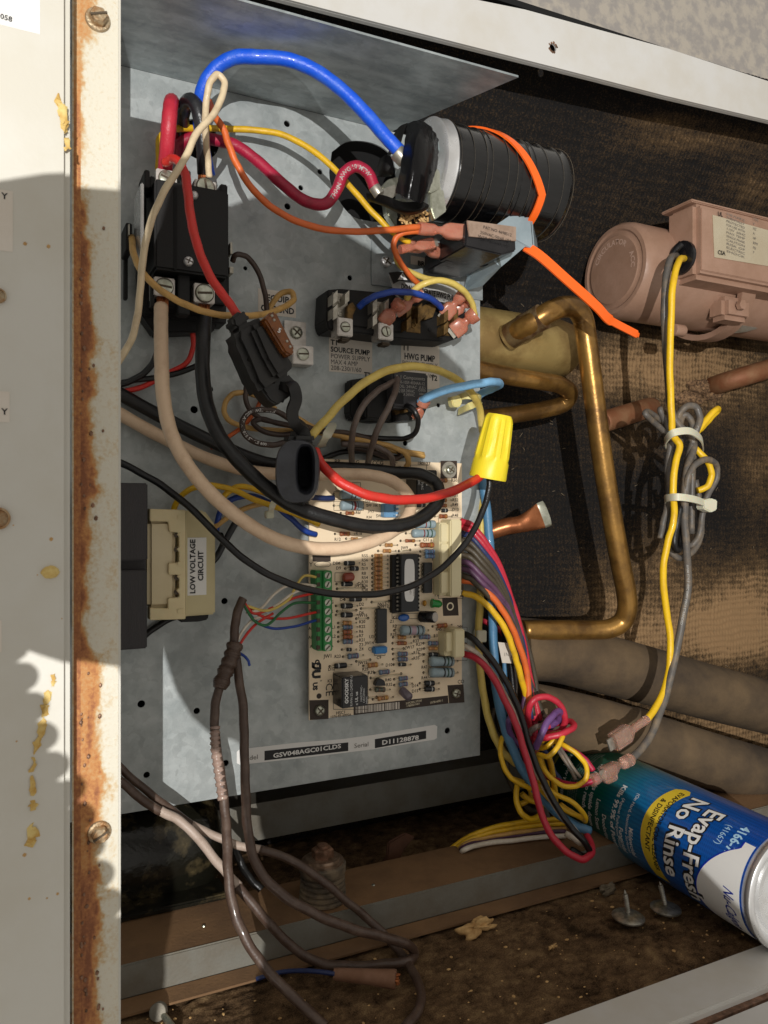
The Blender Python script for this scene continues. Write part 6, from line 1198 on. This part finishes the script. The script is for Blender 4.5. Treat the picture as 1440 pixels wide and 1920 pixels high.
for i, c in enumerate(pp):
    f = i / (len(pp) - 1); t = (pp[min(i + 1, len(pp) - 1)] - pp[max(i - 1, 0)]).normalized(); s = Vector((0, -1, 0)); s = (s - t * s.dot(t)).normalized(); u_ = t.cross(s); k = max(0, min(1, (f - .5) / .35))
    ra = .0062 * (1 + .55 * k); rb = .0062 * (1 - .72 * k); rings.append([c + u_ * math.cos(q) * ra + s * math.sin(q) * rb for q in [2 * math.pi * j / 18 for j in range(18)]])
loft(bm, rings); bmesh.ops.recalc_face_normals(bm, faces=bm.faces); obj('stub', bm, mat('fresh_copper', 'b06f48', .3, .75, vary=(80, .7), col2='7a4628', bump=(90, .5)), ps, smooth=1)
bm = B(); c = pp[-1]; t = (pp[-1] - pp[-4]).normalized(); loft(bm, [[c - t * .004 + (r_ - rings[-1][0] * 0 - c) * 1.03 for r_ in rings[-1]], [c + t * .0008 + (r_ - c) * 1.03 for r_ in rings[-1]], [c + t * .0016 + (r_ - c) * .8 for r_ in rings[-1]]]); bmesh.ops.recalc_face_normals(bm, faces=bm.faces); obj('solder_cap', bm, zinc, ps, smooth=1)
# foam covered hoses
tubeobj('insulated_hose', [(960, 1215, -40), (1040, 1222, -40), (1120, 1242, -38), (1220, 1268, -34), (1330, 1298, -30), (1440, 1326, -26), (1560, 1358, -22)], .0245, insul_hose, None, 'upper dusty foam insulated hose along the foot of the wall', 'hose', 'insulated hoses', 32)
tubeobj('insulated_hose', [(960, 1330, -20), (1040, 1345, -16), (1130, 1366, -8), (1240, 1398, 0), (1340, 1428, 8), (1440, 1456, 16), (1560, 1490, 24)], lambda f: .0225 + .0012 * (abs(f - .42) < .025), insul_hose, None, 'lower dusty foam insulated hose lying behind the spray can', 'hose', 'insulated hoses', 32)
bm = B(); prism(bm, [Q(1062, 1192, -70), Q(1150, 1230, -72), Q(1230, 1268, -74), Q(1300, 1300, -76), Q(1240, 1310, -74), Q(1130, 1296, -70), Q(1064, 1262, -68)], Vector((0, .002, 0))); obj('foam_sheet', bm, mat('grey_foam_sheet', '3c4244', .8, vary=(40, .8), col2='5d5648'), None, 'grey foam sheet hanging behind the upper hose', 'sheet')

# ================================================================== pump
pu = thing('circulator_pump', 'taupe circulator pump with round end cap and wiring box, upper right', 'pump', Q(1300, 620, -30))
YPc = .497; zc = Q(1182, 512, -(YPc - YP) * 1000).z
def PXc(px, yy=YPc): r = ray(px, 512); return (r.x / r.y) * yy
xa = PXc(1150); P0 = lambda x: Vector((x, YPc, zc)); r = .0395
bm = B(); lathe(bm, P0(xa), P0(xa + .24), [(0, r * .70), (.0012, r * .74), (.0014, r * .80), (.0004, r * .84), (.0008, r * .92), (.004, r * .975), (.009, r), (.20, r), (.24, r * .98)], 64); obj('motor_barrel', bm, pumpaint, pu, smooth=.6)
bx0, bx1 = Q(1306, 450, 20).x, Q(1306, 450, 20).x + .16; zt_, zb2 = Q(1306, 374, 20).z, Q(1306, 520, 20).z
bm = B(); box(bm, (bx0, YP - .020, zb2), (bx1, YP + .012, zt_), .004); bx = obj('wiring_box', bm, pumpaint, pu, smooth=.6)
bm = B(); box(bm, (bx0 - .003, YP - .018, zt_ - .0012), (bx1, YP + .014, zt_ + .0012), .0008); box(bm, (bx0 + .004, YP - .0212, zb2 + .006), (bx1, YP - .0198, zt_ - .006), .0006); obj('box_lid', bm, pumpaint, bx, smooth=.6)
bm = B(); x_ = bx0 + .012; prism(bm, [Vector((x_ + .004, YP - .0214, zt_ - .010)), Vector((bx1, YP - .0214, zt_ - .014)), Vector((bx1, YP - .0214, zb2 + .022)), Vector((x_ + .006, YP - .0214, zb2 + .018))], Vector((0, -.0004, 0))); npl = obj('nameplate', bm, plate, bx)
for k in range(11):
    ptext(['THIS PUMP IS', 'THERMALLY', 'PROTECTED', 'FOR USE WITH', '115V  60HZ', 'MAX TEMP', 'SINGLE PHASE', 'CAUTION', 'RISK OF', 'ELECTRIC', 'SHOCK'][k], npl, inkgrey, 1362, 402 + k * 7, 4.5, 22.2, 34, rot=-6)
    if k < 8: ptext(['TYPE', 'V', 'HZ', 'A', 'HP', 'RPM', 'PSI', 'F'][k], npl, inkgrey, 1412, 412 + k * 9, 5, 22.2, rot=-6)
ptext('UL', npl, ink, 1346, 404, 8, 22.2, bold=.02); ptext('CSA', npl, ink, 1346, 476, 8, 22.2, bold=.02)
bm = B(); c = Q(1278, 484, 6); c = Vector((bx0 - .0005, c.y, c.z)); lathe(bm, c + Vector((.001, 0, 0)), c - Vector((.004, 0, 0)), [(0, .0135), (.003, .0135), (.0042, .011), (.005, .007)], 24); 
sweep(bm, spline([c + Vector((-.004, -.004, .010)), c + Vector((-.007, .003, .003)), c + Vector((-.005, .004, -.008)), c + Vector((-.006, -.006, -.004))], 6), .0034, 10)
obj('strain_relief', bm, black_gl, bx, smooth=.9)
bm = B(); c = Vector((xa + .105, YPc, zc)); path = [c + Vector((.0 + .010 * math.sin(a * 1.2), -math.cos(a) * (r + .006), -math.sin(a) * (r + .006))) for a in [R(-10 + k * 9) for k in range(18)]]
ribbon(bm, path, Vector((1, 0, 0)), .016, .005); pbox(bm, 1360, 556, 1410, 600, -14, 6, .004); p_ = Q(1262, 618, -12); cyl(bm, p_, p_ + Vector((.012, 0, 0)), .005, 12, bev=.001); obj('clamp', bm, pumpaint, pu, smooth=.7)
bm = B(); c = Q(1386, 573, 8); cyl(bm, c, c + FW * .004, .0042, 6); obj('clamp_bolt', bm, pumpaint, pu)
bm = B(); prism(bm, [Q(1356, 616, -20), Q(1480, 560, -20), Q(1480, 600, -20), Q(1400, 622, -20), Q(1362, 626, -20)], Vector((0, .004, 0)), .001); obj('strap_plate', bm, mat('dusty_plate', '7d776c', .6, .3, vary=(60, .7), col2='6a5a48'), pu)
# raised lettering ring on the end cap
def ring_text(s, a0, rad, size, m, par):
    f = lambda x, y: Vector((xa - .00012 + .0014 - .0014, YPc, zc)) + Vector((0, -math.cos(a0 - x / rad) * (rad + y), math.sin(a0 - x / rad) * (rad + y)))
    text(s, par, m, f, size, None, .02, 'raised_lettering', sub=.003)
capl = mat('cap_lettering', 'c9a896', .5)
ring_text('CIRCULATOR', R(55), r * .54, .0062, capl, pu) if False else None
def cap_text(s, a_mid, rad, size):
    # text centred on angle a_mid, measured from the camera-left side upward
    def f(x, y): a = a_mid + x / rad; return Vector((xa - .0002, YPc - (rad + y) * math.sin(a), zc + (rad + y) * math.cos(a))) if False else Vector((xa - .0002, YPc - (rad + y) * math.sin(a), zc + (rad + y) * math.cos(a)))
    text(s, pu, capl, f, size, None, .02, 'raised_lettering', 'CENTER', .003)
def cap_txt(s, a_mid, rad, size):
    def f(x, y): a = a_mid + x / rad; return Vector((xa - .0002, YPc - (rad + y) * math.sin(a) * 1.0, zc + (rad + y) * math.cos(a)))
    text(s, pu, capl, f, size, None, .02, 'raised_lettering', 'CENTER', .003)
cap_txt('CIRCULATOR', R(-12), r * .52, .0062); cap_txt('ACC', R(82), r * .52, .0062); cap_txt('TRONIC', R(180), r * .54, .006) if False else None

# ================================================================== spray can
def Pc(px, py, d): r_ = ray(px, py); return r_ * d
near = Pc(1482, 1672, .44); far = Pc(1040, 1452, .655); axd = (far - near).normalized(); near.z = ZF + .0345; far.z = ZF + .0345; axd = (far - near).normalized()
RCn = .0328; Lc = .205
side = Vector((0, 0, 1)).cross(axd).normalized()         # horizontal, perpendicular to the can
if side.dot(-near) < 0: side = -side
M_can = Matrix.Translation(near) @ Matrix((side, axd.cross(side) * 1.0, axd)).transposed().to_4x4()
can = thing('spray_can', 'blue and green coil cleaner spray can lying on the cabinet floor at the lower right', 'spray can', near, mtx=M_can)
upl = M_can.to_3x3().inverted() @ Vector((0, 0, 1)); UPS = 1 if upl.y > 0 else -1
camL = M_can.inverted() @ Vector((0, 0, 0)); ang0 = math.atan2(camL.y, camL.x)   # angle of the line facing the camera
def cpt(a, s, rr): return Vector((math.cos(a) * rr, math.sin(a) * rr, s))
def strip(bm, fn0, fn1, a0, a1, rr, n=40, m=1):
    """strip on the can between s=fn0(a) and s=fn1(a)"""
    rows = []
    for k in range(n + 1):
        a = a0 + (a1 - a0) * k / n; s0, s1 = fn0(k / n), fn1(k / n); rows.append([bm.verts.new(cpt(a, s0 + (s1 - s0) * j / m, rr)) for j in range(m + 1)])
    for k in range(n):
        for j in range(m): bm.faces.new((rows[k][j], rows[k + 1][j], rows[k + 1][j + 1], rows[k][j + 1]))
canm = bpy.data.materials.new('can_print'); canm.use_nodes = True; nt = canm.node_tree; Lk = nt.links; bs = nt.nodes['Principled BSDF']; bs.inputs['Roughness'].default_value = .28; bs.inputs['Metallic'].default_value = .25; bs.inputs['Coat Weight'].default_value = .3
tc = nt.nodes.new('ShaderNodeAttribute'); tc.attribute_name = 'len'
cr = nt.nodes.new('ShaderNodeValToRGB'); Lk.new(tc.outputs['Fac'], cr.inputs[0]); e = cr.color_ramp.elements; e[0].position = 0; e[0].color = lin('0b50b4'); e[1].position = 1; e[1].color = lin('0b4a2c')
for p, c in ((.33, '1262b4'), (.5, '1d7aa8'), (.64, '14705f'), (.74, '0b5c3c')): k = e.new(p); k.color = lin(c)
dt = nt.nodes.new('ShaderNodeAttribute'); dt.attribute_name = 'dots'; mx = nt.nodes.new('ShaderNodeMix'); mx.data_type = 'RGBA'; mx.inputs[7].default_value = lin('0a2f66'); ml_ = nt.nodes.new('ShaderNodeMath'); ml_.operation = 'MULTIPLY'; ml_.inputs[1].default_value = .5
Lk.new(dt.outputs['Fac'], ml_.inputs[0]); Lk.new(ml_.outputs[0], mx.inputs[0]); Lk.new(cr.outputs[0], mx.inputs[6]); Lk.new(mx.outputs[2], bs.inputs['Base Color'])
# body as a fine lathe carrying printed halftone attributes
ns, na = 260, 300; me = bpy.data.meshes.new('body'); S_, A_ = np.meshgrid(np.linspace(.004, Lc - .014, ns), np.linspace(0, 2 * np.pi, na, endpoint=False))
V = np.stack([np.cos(A_) * RCn, np.sin(A_) * RCn, S_], -1).reshape(-1, 3); i = np.arange(na * (ns - 1)); rI = i // (ns - 1); q = i % (ns - 1); a_ = rI * ns + q; b_ = ((rI + 1) % na) * ns + q
Fc = np.stack([a_, b_, b_ + 1, a_ + 1], 1); me.vertices.add(len(V)); me.vertices.foreach_set('co', V.astype(np.float32).ravel()); me.loops.add(Fc.size); me.loops.foreach_set('vertex_index', Fc.ravel().astype(np.int32)); me.polygons.add(len(Fc)); me.polygons.foreach_set('loop_start', (np.arange(len(Fc)) * 4).astype(np.int32)); me.update(calc_edges=True)
at = me.attributes.new('len', 'FLOAT', 'POINT'); at.data.foreach_set('value', (S_.reshape(-1) / Lc).astype(np.float32)); dots = (np.sin(S_ * 2 * np.pi / .0028 + A_ * 36) * np.sin(S_ * 2 * np.pi / .0028 - A_ * 36)); at = me.attributes.new('dots', 'FLOAT', 'POINT'); at.data.foreach_set('value', np.clip(dots.reshape(-1) * 1.5, 0, 1).astype(np.float32))
me.polygons.foreach_set('use_smooth', [True] * len(Fc)); me.materials.append(canm); o = bpy.data.objects.new('body', me); COL.objects.link(o); o.parent = can.o; body = Node(o, M_can)
bm = B(); lathe(bm, Vector((0, 0, Lc - .0142)), Vector((0, 0, Lc)), [(0, RCn), (.001, RCn * .995), (.003, RCn * .99), (.008, RCn * .92), (.012, RCn * .80), (.0142, RCn * .55)], 64); obj('shoulder', bm, mat('can_shoulder', 'd5c83c', .35, .3), can, smooth=1, local=True)
bm = B(); lathe(bm, Vector((0, 0, -.003)), Vector((0, 0, .006)), [(.0045, RCn * .30), (.0060, RCn * .55), (.0062, RCn * .60), (.0030, RCn * .66), (.0030, RCn * .74), (.0048, RCn * .78), (.0048, RCn * .84), (.0008, RCn * .90), (.0, RCn * .95), (.0, RCn * .99), (.001, RCn * 1.03), (.003, RCn * 1.03), (.0045, RCn * .985), (.0075, RCn * .985), (.0088, RCn * 1.0)], 72); obj('bottom_rim', bm, chrome, can, smooth=.9, local=True)
TSG = -1 if (M_can.to_3x3() @ Vector((-math.sin(ang0), math.cos(ang0), 0))).z > 0 else 1  # sign so that +1 goes downward
def ctext(s, m, a_start, s_base, size, width=None, bold=0.0, shear=0.0, name='lettering', lift=.00012):
    rr = RCn + lift; sub = .0025
    f = lambda x, y: cpt(ang0 + TSG * (a_start + x / rr), s_base - y, rr)
    g_ = lambda x, y: M_can @ f(x, y)
    text(s, can, m, g_, size, width, bold, name, 'LEFT', sub, shear)
def downstrip(bm, fn0, fn1, d0, d1, lift, n=40, m=2): strip(bm, fn0, fn1, ang0 + TSG * d0, ang0 + TSG * d1, RCn + lift, n, m)
U = lambda deg: R(deg)
bm = B(); downstrip(bm, lambda k: .0052, lambda k: .0125 + .026 * max(0, math.sin(math.pi * min(1, max(0, (k - .06) / .94)))) ** .8, U(-22), U(118), .00025, 60, 8); obj('white_panel', bm, paperw, can, local=True)
bm = B(); downstrip(bm, lambda k: .0125 + .026 * max(0, math.sin(math.pi * min(1, max(0, (k - .06) / .94)))) ** .8, lambda k: .0135 + .026 * max(0, math.sin(math.pi * min(1, max(0, (k - .06) / .94)))) ** .8, U(-22), U(118), .0003, 60, 1); obj('blue_edge', bm, mat('deep_blue_ink', '0a2ba8', .35), can, local=True)
yb = mat('yellow_band', 'e8c93a', .35, .1)
bm = B(); sb = lambda k: .0675 + .007 * math.sin(math.pi * k); downstrip(bm, lambda k: sb(k) + (.004 * max(0, 1 - k / .05) if k < .05 else 0), lambda k: sb(k) + .0125 - (.004 * max(0, 1 - k / .05) if k < .05 else 0), U(-52), U(70), .0002, 60, 4); obj('yellow_band', bm, yb, can, local=True)
ctext('EVAPORATOR COIL CLEANER', ink, U(-44), .0752, .0056, .058, .015, name='black_lettering', lift=.0004); ctext('& DISINFECTANT', ink, U(-26), .0815, .0056, .036, .015, name='black_lettering', lift=.0004)
for s_, a_, b_, sz, w in (('Evap-Fresh', -40, .0480, .0172, .064), ('No Rinse', -46, .0645, .0172, .058)):
    ctext(s_, ink, U(a_), b_, sz, w, .075, -.15, 'lettering_outline', .0003); ctext(s_, paperw, U(a_), b_, sz, w, .02, -.15, 'title_lettering', .00045)
lb = mat('can_pale_print', 'a9cfe6', .4)
ctext('4166-75', lb, U(-38), .0215, .0085, .022, .03, -.1, lift=.00015) ; ctext('(41667)', lb, U(-32), .0300, .006, .014, .0, -.1)
for s_, a_, b_, sz, w, bo in (('Kills 99.9% of Fungi', -20, .117, .0060, .045, .03), ('(Against Pathogenic Fungi)', -5, .111, .0040, .036, 0), ('(On Hard, Inanimate Surfaces)', -18, .1015, .0040, .042, 0), ('Fungicidal', 28, .108, .006, .018, .02), ('Mildewcidal', 22, .098, .0058, .02, .02), ('Deodorizes', 24, .126, .006, .020, .02), ('Lemon Scent', 10, .134, .006, .022, .02), ('Works upside down', -20, .142, .006, .040, .03), ('for hard to reach areas', -32, .149, .006, .048, .03)): ctext(s_, MATS['white_ink'], U(a_), b_, sz, w, bo)
for k in range(5): ctext('PRECAUTIONARY STATEMENTS HAZARDS TO HUMANS', MATS['print_grey'], U(-50 + k * 3), .158 + k * .0024, .0019, .05)
ctext('KEEP OUT OF REACH', MATS['white_ink'], U(-60), .182, .004, .030, .03); ctext('HOW TO USE IT', MATS['white_ink'], U(-15), .176, .0045, .03, .03)
ctext('Nu-Calgon', mat('script_blue', '1b2f8c', .4), U(26), .0165, .0105, .028, .01, .35, lift=.0004)

# ================================================================== compressor, isolation mount, loose hardware
co = thing('compressor', 'glossy black compressor shell in the shade behind the channel at the lower left', 'compressor', Vector((-.03, .545, ZF + .02)))
bm = B(); c = Vector((-.052, .520, 0)); 
lathe(bm, Vector((-.15, .499, -.209)), Vector((.14, .499, -.209)), [(0, .036), (.25, .036), (.262, .034), (.270, .027), (.275, .014)], 48)
lathe(bm, Vector((-.15, .525, -.155)), Vector((.15, .525, -.155)), [(0, .05), (.245, .05), (.268, .042), (.278, .025), (.28, .01)], 48)
obj('shell', bm, compm, co, smooth=1)
bm = B(); box(bm, (-.15, .452, ZF + .0205), (.12, .475, ZF + .024), .001); prism(bm, [Vector((-.15, .459, -.236)), Vector((.128, .459, -.236)), Vector((.110, .459, -.229)), Vector((-.15, .459, -.231))], Vector((0, .006, 0))); obj('foot', bm, compm, co)
mt = thing('isolation_mount', 'rusty bolt and rubber isolation mount standing on the channel under the board', 'mount', G(606, 1690, ZF + .02))
mc = Vector((Q(605, 1620, 32).x, YP - .032, ZF + .020)); bm = B()
pr = [(0, .0125)]; z_ = .0
for k in range(5): pr += [(z_ + .0007, .0138 - k * .0002), (z_ + .0021, .0140 - k * .0002), (z_ + .0029, .0120 - k * .0002)]; z_ += .0031
pr += [(z_, .0125), (z_ + .002, .0138), (z_ + .006, .0138), (z_ + .007, .0125)]
lathe(bm, mc, mc + Vector((0, 0, z_ + .007)), pr, 36); obj('rubber_foot', bm, mat('dusty_rubber', '4a4238', .7, vary=(90, .8), col2='8a7860'), mt, smooth=.8)
z1 = z_ + .007; bm = B(); lathe(bm, mc + Vector((0, 0, z1)), mc + Vector((0, 0, z1 + .003)), [(0, .0125), (.0012, .0125), (.0014, .0102), (.003, .0100)], 28); obj('washer', bm, mat('tarnished_washer', 'a38c78', .35, .7, vary=(200, .8), col2='6e5a48'), mt, smooth=.6)
bm = B(); lathe(bm, mc + Vector((0, 0, z1 + .003)), mc + Vector((0, 0, z1 + .011)), [(0, .0066), (.0045, .0066), (.0054, .0052)], 6); cyl(bm, mc + Vector((0, 0, z1 + .0080)), mc + Vector((0, 0, z1 + .0100)), .0034, 14); obj('bolt', bm, rustm, mt)
bm = B(); prism(bm, [Q(640, 1656, -10), Q(700, 1635, -10), Q(725, 1610, -8), Q(728, 1580, -8), Q(760, 1562, -8), Q(780, 1570, -8), Q(760, 1592, -8), Q(745, 1625, -8), Q(700, 1660, -8), Q(645, 1668, -10)], Vector((0, .003, 0)), .001); obj('bent_bracket', bm, mat('umber_bracket', '5a3a28', .6, .2, vary=(80, .7)), None, 'small brown bent bracket in the dark behind the channel', 'bracket')
darkzinc = mat('dull_zinc', 'b8b4a8', .3, .8, vary=(300, .8), col2='77736a')
def tekscrew(lab, px, py, r, hx, hy):
    c = G(px, py, ZF + .004); n = thing('metal_screw', lab, 'screw', c, 'loose sheet metal screws'); up_ = (Vector((.02, -.05, 1))).normalized(); rr = r * D(c) / F
    bm = B(); lathe(bm, c, c + up_ * .0035, [(0, rr * .9), (.0006, rr), (.0014, rr), (.0022, rr * .8), (.0028, rr * .35)], 28); obj('head', bm, darkzinc, n, smooth=.7)
    tip = Q(hx, hy, (YP - c.y) * 1000); d = tip - c; L_ = d.length; bm = B(); pr = [(0, .0012)]; k = .002
    while k < L_ - .003: pr += [(k, .0009), (k + .0005, .0016), (k + .001, .0009)]; k += .0013
    pr += [(L_ - .002, .0009), (L_, .0001)]; lathe(bm, c + up_ * .002, tip, pr, 12); obj('shank', bm, darkzinc, n)
tekscrew('loose sheet metal screw standing on its head, left of two by the can', 1178, 1722, 30, 1172, 1674); tekscrew('loose sheet metal screw standing on its head, right of two under the can', 1248, 1706, 28, 1238, 1658)
sc = G(300, 1895, ZF + .003); n = thing('metal_screw', 'loose screw lying in the grime at the bottom left beside the post', 'screw', sc); bm = B(); cyl(bm, sc, sc + Vector((-.002, -.004, .002)), .0042, 16, bev=.0006); obj('head', bm, steelface, n, smooth=.6); bm = B(); cyl(bm, sc, sc + Vector((.004, -.022, .001)), .0016, 10); obj('shank', bm, zinc, n)
# paper covered crimp on the floor with thin wires
bs_ = thing('butt_splice', 'brown paper like splice sleeve lying on the floor with copper strands at its end', 'splice', G(685, 1835, ZF + .006)); a, b = G(626, 1826, ZF + .009), G(742, 1836, ZF + .009)
bm = B(); L_ = (b - a).length; lathe(bm, a, b, [(0, .0026), (.002, .0030), (L_ * .6, .0039), (L_ - .001, .0048), (L_, .0045)], 20)
for v in bm.verts: v.co += Vector([random.uniform(-1, 1) * .00025 for _ in range(3)])
obj('sleeve', bm, mat('kraft_sleeve', '84604a', .75, vary=(70, .7), col2='6e4a32', bump=(200, .5)), bs_, smooth=1)
bm = B(); d = (b - a).normalized(); u, v = frame(d)
for k in range(12): a_ = random.random() * 6.28; rr = random.random() * .0032; p = b + (u * math.cos(a_) + v * math.sin(a_)) * rr; cyl(bm, p - d * .002, p + d * (.0012 + random.random() * .001), .0006, 6)
obj('strand_ends', bm, copperbare, bs_)
bm = B(); sweep(bm, spline([G(628, 1826, ZF + .010), G(600, 1822, ZF + .010), G(560, 1820, ZF + .008), G(520, 1824, ZF + .005), G(480, 1836, ZF + .003)], 6), .0012, 8); obj('thin_wire', bm, WM['navy'], None, 'thin dark blue wire leading to the splice sleeve on the floor', 'wire')
def crumb(name, lab, px, py, w, h, zo, m=foamt, kind=None, amp=.25, cat='crumb'):
    c = G(px, py, ZF + zo); bm = B(); bmesh.ops.create_icosphere(bm, subdivisions=4, radius=1); rr = mpx(1, px, py, (YP - c.y) * 1000)
    for v_ in bm.verts:
        nz = vnoise(np.array([v_.co.x * 3 + 9]), np.array([v_.co.z * 3 + v_.co.y * 2 + 9]), 1, px)[0]; v_.co *= 1 + amp * (nz - .5) * 2
        v_.co = Vector((v_.co.x * w * rr, v_.co.y * w * rr * .4, v_.co.z * h * rr)) + c
    return obj(name, bm, m, None, lab, cat, None, kind, smooth=2)
crumb('foam_piece', 'pale yellow crumbled foam piece lying on the floor in front of the channel', 895, 1738, 34, 15, .005, amp=.6, cat='foam piece'); crumb('dust_clump', 'brown dust clump between the channel and the loose screws', 1140, 1668, 14, 10, .004, MATS['dusty_edge'], amp=.7, cat='dust clump'); crumb('foam_bit', 'small pale foam bit on the floor below the larger foam piece', 1036, 1775, 9, 5, .003, amp=.6, cat='foam bit')
for i, (px, py, w_, h_) in enumerate(((1312, 726, 30, 14), (1290, 748, 34, 13), (1335, 742, 22, 10), (1216, 770, 12, 9))):
    c = Q(px, py, -98); bm = B(); bmesh.ops.create_icosphere(bm, subdivisions=4, radius=1); k_ = D(c) / F
    for v_ in bm.verts:
        nz = fbm(np.array([v_.co.x * 2 + 9 + i]), np.array([v_.co.z * 2 + v_.co.y + 9]), 1.5, 5, 4)[0]; v_.co *= .55 + .9 * nz; v_.co = Vector((v_.co.x * w_ * k_, v_.co.y * .008, v_.co.z * h_ * k_)) + c
    obj('dust_clump', bm, MATS['dust_lint'] if 'dust_lint' in MATS else mat('dust_lint', '9c7a58', .95, vary=(500, 1), col2='4d3a2b', bump=(900, 1.0)), None, ['lint clump round the end of the reddish pipe', 'flat lint clump left of the reddish pipe', 'small lint clump under the reddish pipe', 'small lint clump at the end of the short dusty pipe'][i], 'dust clump', smooth=2)
bm = B(); random.seed(21)
for k in range(260):
    px, py = random.uniform(230, 1400), random.uniform(1650, 1920); c = G(px, py, ZF + .0032)
    if c.y > .394 or c.y < .305: continue
    bmesh.ops.create_icosphere(bm, subdivisions=1, radius=random.choice([.0003, .0004, .0004, .0008]), matrix=Matrix.Translation(c) @ Matrix.Diagonal((random.uniform(.6, 2), random.uniform(.6, 1.6), .6, 1)))
obj('floor_crumbs', bm, foamt, kind='stuff', label='scattered pale crumbs on the cabinet floor')
bm = B()
for k in range(260):
    px = random.uniform(960, 1440); py = random.uniform(170, 330) if random.random() < .5 else random.uniform(170, 1300)
    c = Q(px, py, -(YB - YP) * 1000 + 2); a_ = random.random() * 3; l_ = random.uniform(.0006, .0022)
    box(bm, (-l_, -.00012, -.00012), (l_, .00012, .00012), M=Matrix.Translation(c) @ Matrix.Rotation(a_, 4, 'Y') @ Matrix.Rotation(random.uniform(-.5, .5), 4, 'Z'))
obj('wall_fibres', bm, mat('pale_fibre', '9c8a70', .8), kind='stuff', label='fine pale fibres and dust on the insulated wall')

# ================================================================== unseen slabs added behind the camera, outlines traced back from the shadows they cast
def shade(name, lab, cat, pix, m, back=.04, thick=.010):
    pts = []
    for px, py, o in pix:
        p = o if isinstance(o, Vector) else Q(px, py, o) if not (isinstance(o, str)) else G(px, py, ZF)
        d0 = LP.dot(FWD); d1 = p.dot(FWD); t_ = (-back - d0) / (d1 - d0); pts.append(LP + (p - LP) * t_)
    bm = B(); prism(bm, pts, FWD * thick); obj(name, bm, m, None, lab, cat)
O = OP
main = [(-200, 385, O), (0, 369, O), (100, 352, O), (140, 350, O), (222, 356, O), (330, 372, 20), (430, 386, 0), (505, 360, 0), (570, 372, 0), (650, 440, 0), (700, 470, 0), (735, 500, 10), (760, 560, 10), (800, 620, 10), (870, 690, 5), (880, 745, 0),
        (760, 766, 0), (742, 790, 0), (745, 815, 0), (770, 850, 0), (850, 905, 8), (862, 960, 8), (700, 925, 8), (620, 905, 8), (575, 965, 8), (560, 1020, 8), (590, 1062, 8), (700, 1046, 8), (800, 1030, 8), (868, 1050, 14), (905, 1120, 10), (925, 1240, 10), (980, 1330, 30), (1040, 1420, 50), (1110, 1480, 60), (1190, 1500, 78), (1270, 1600, 90), (1350, 1700, 100), (1460, 1800, 110),
        (1500, 1960, 'G'), (1100, 2050, 'G'), (720, 2040, 'G'), (470, 1960, 'G'), (474, 1870, 'G'), (492, 1790, 50), (505, 1680, 10), (480, 1600, 10), (462, 1440, 0), (455, 1400, 0), (440, 1388, 0), (400, 1380, 0), (360, 1345, 0), (330, 1295, 0), (312, 1240, 0), (222, 1250, O), (140, 1238, O), (90, 1222, O), (40, 1203, O), (-200, 1150, O)]
occluder_m = mat('dark_occluder', '24242a', .7)
shade('phone_hand_occluder', 'unseen slab behind the viewpoint standing in for phone and hand, cut to their shadow outline', 'shadow caster', main, occluder_m)
sc_ = [(-200, 1190, O)]; n_l = 11; ax_, ay_, bx_, by_ = 22, 1190, 222, 1790
for k in range(n_l):
    for j in range(9):
        f = (k + j / 8) / n_l; bul = math.sin(math.pi * j / 8) ** .5 * 32; nx_, ny_ = .95, -.31
        sc_.append((ax_ + (bx_ - ax_) * f + nx_ * bul - 6, ay_ + (by_ - ay_) * f + ny_ * bul, O))
sc_ += [(238, 1830, O), (245, 2000, O), (235, 2100, O), (-200, 2100, O)]
shade('scalloped_occluder', 'unseen scalloped slab added behind the viewpoint to cast the lobed shadow edge', 'knob', sc_, occluder_m, .052)  # invented shape, added only to throw the scalloped shadow on door and post
flush_text()
for o in bpy.data.objects:
    if o.type == 'MESH' and o.data.materials and not o.data.materials[0]: print('nomat', o.name)
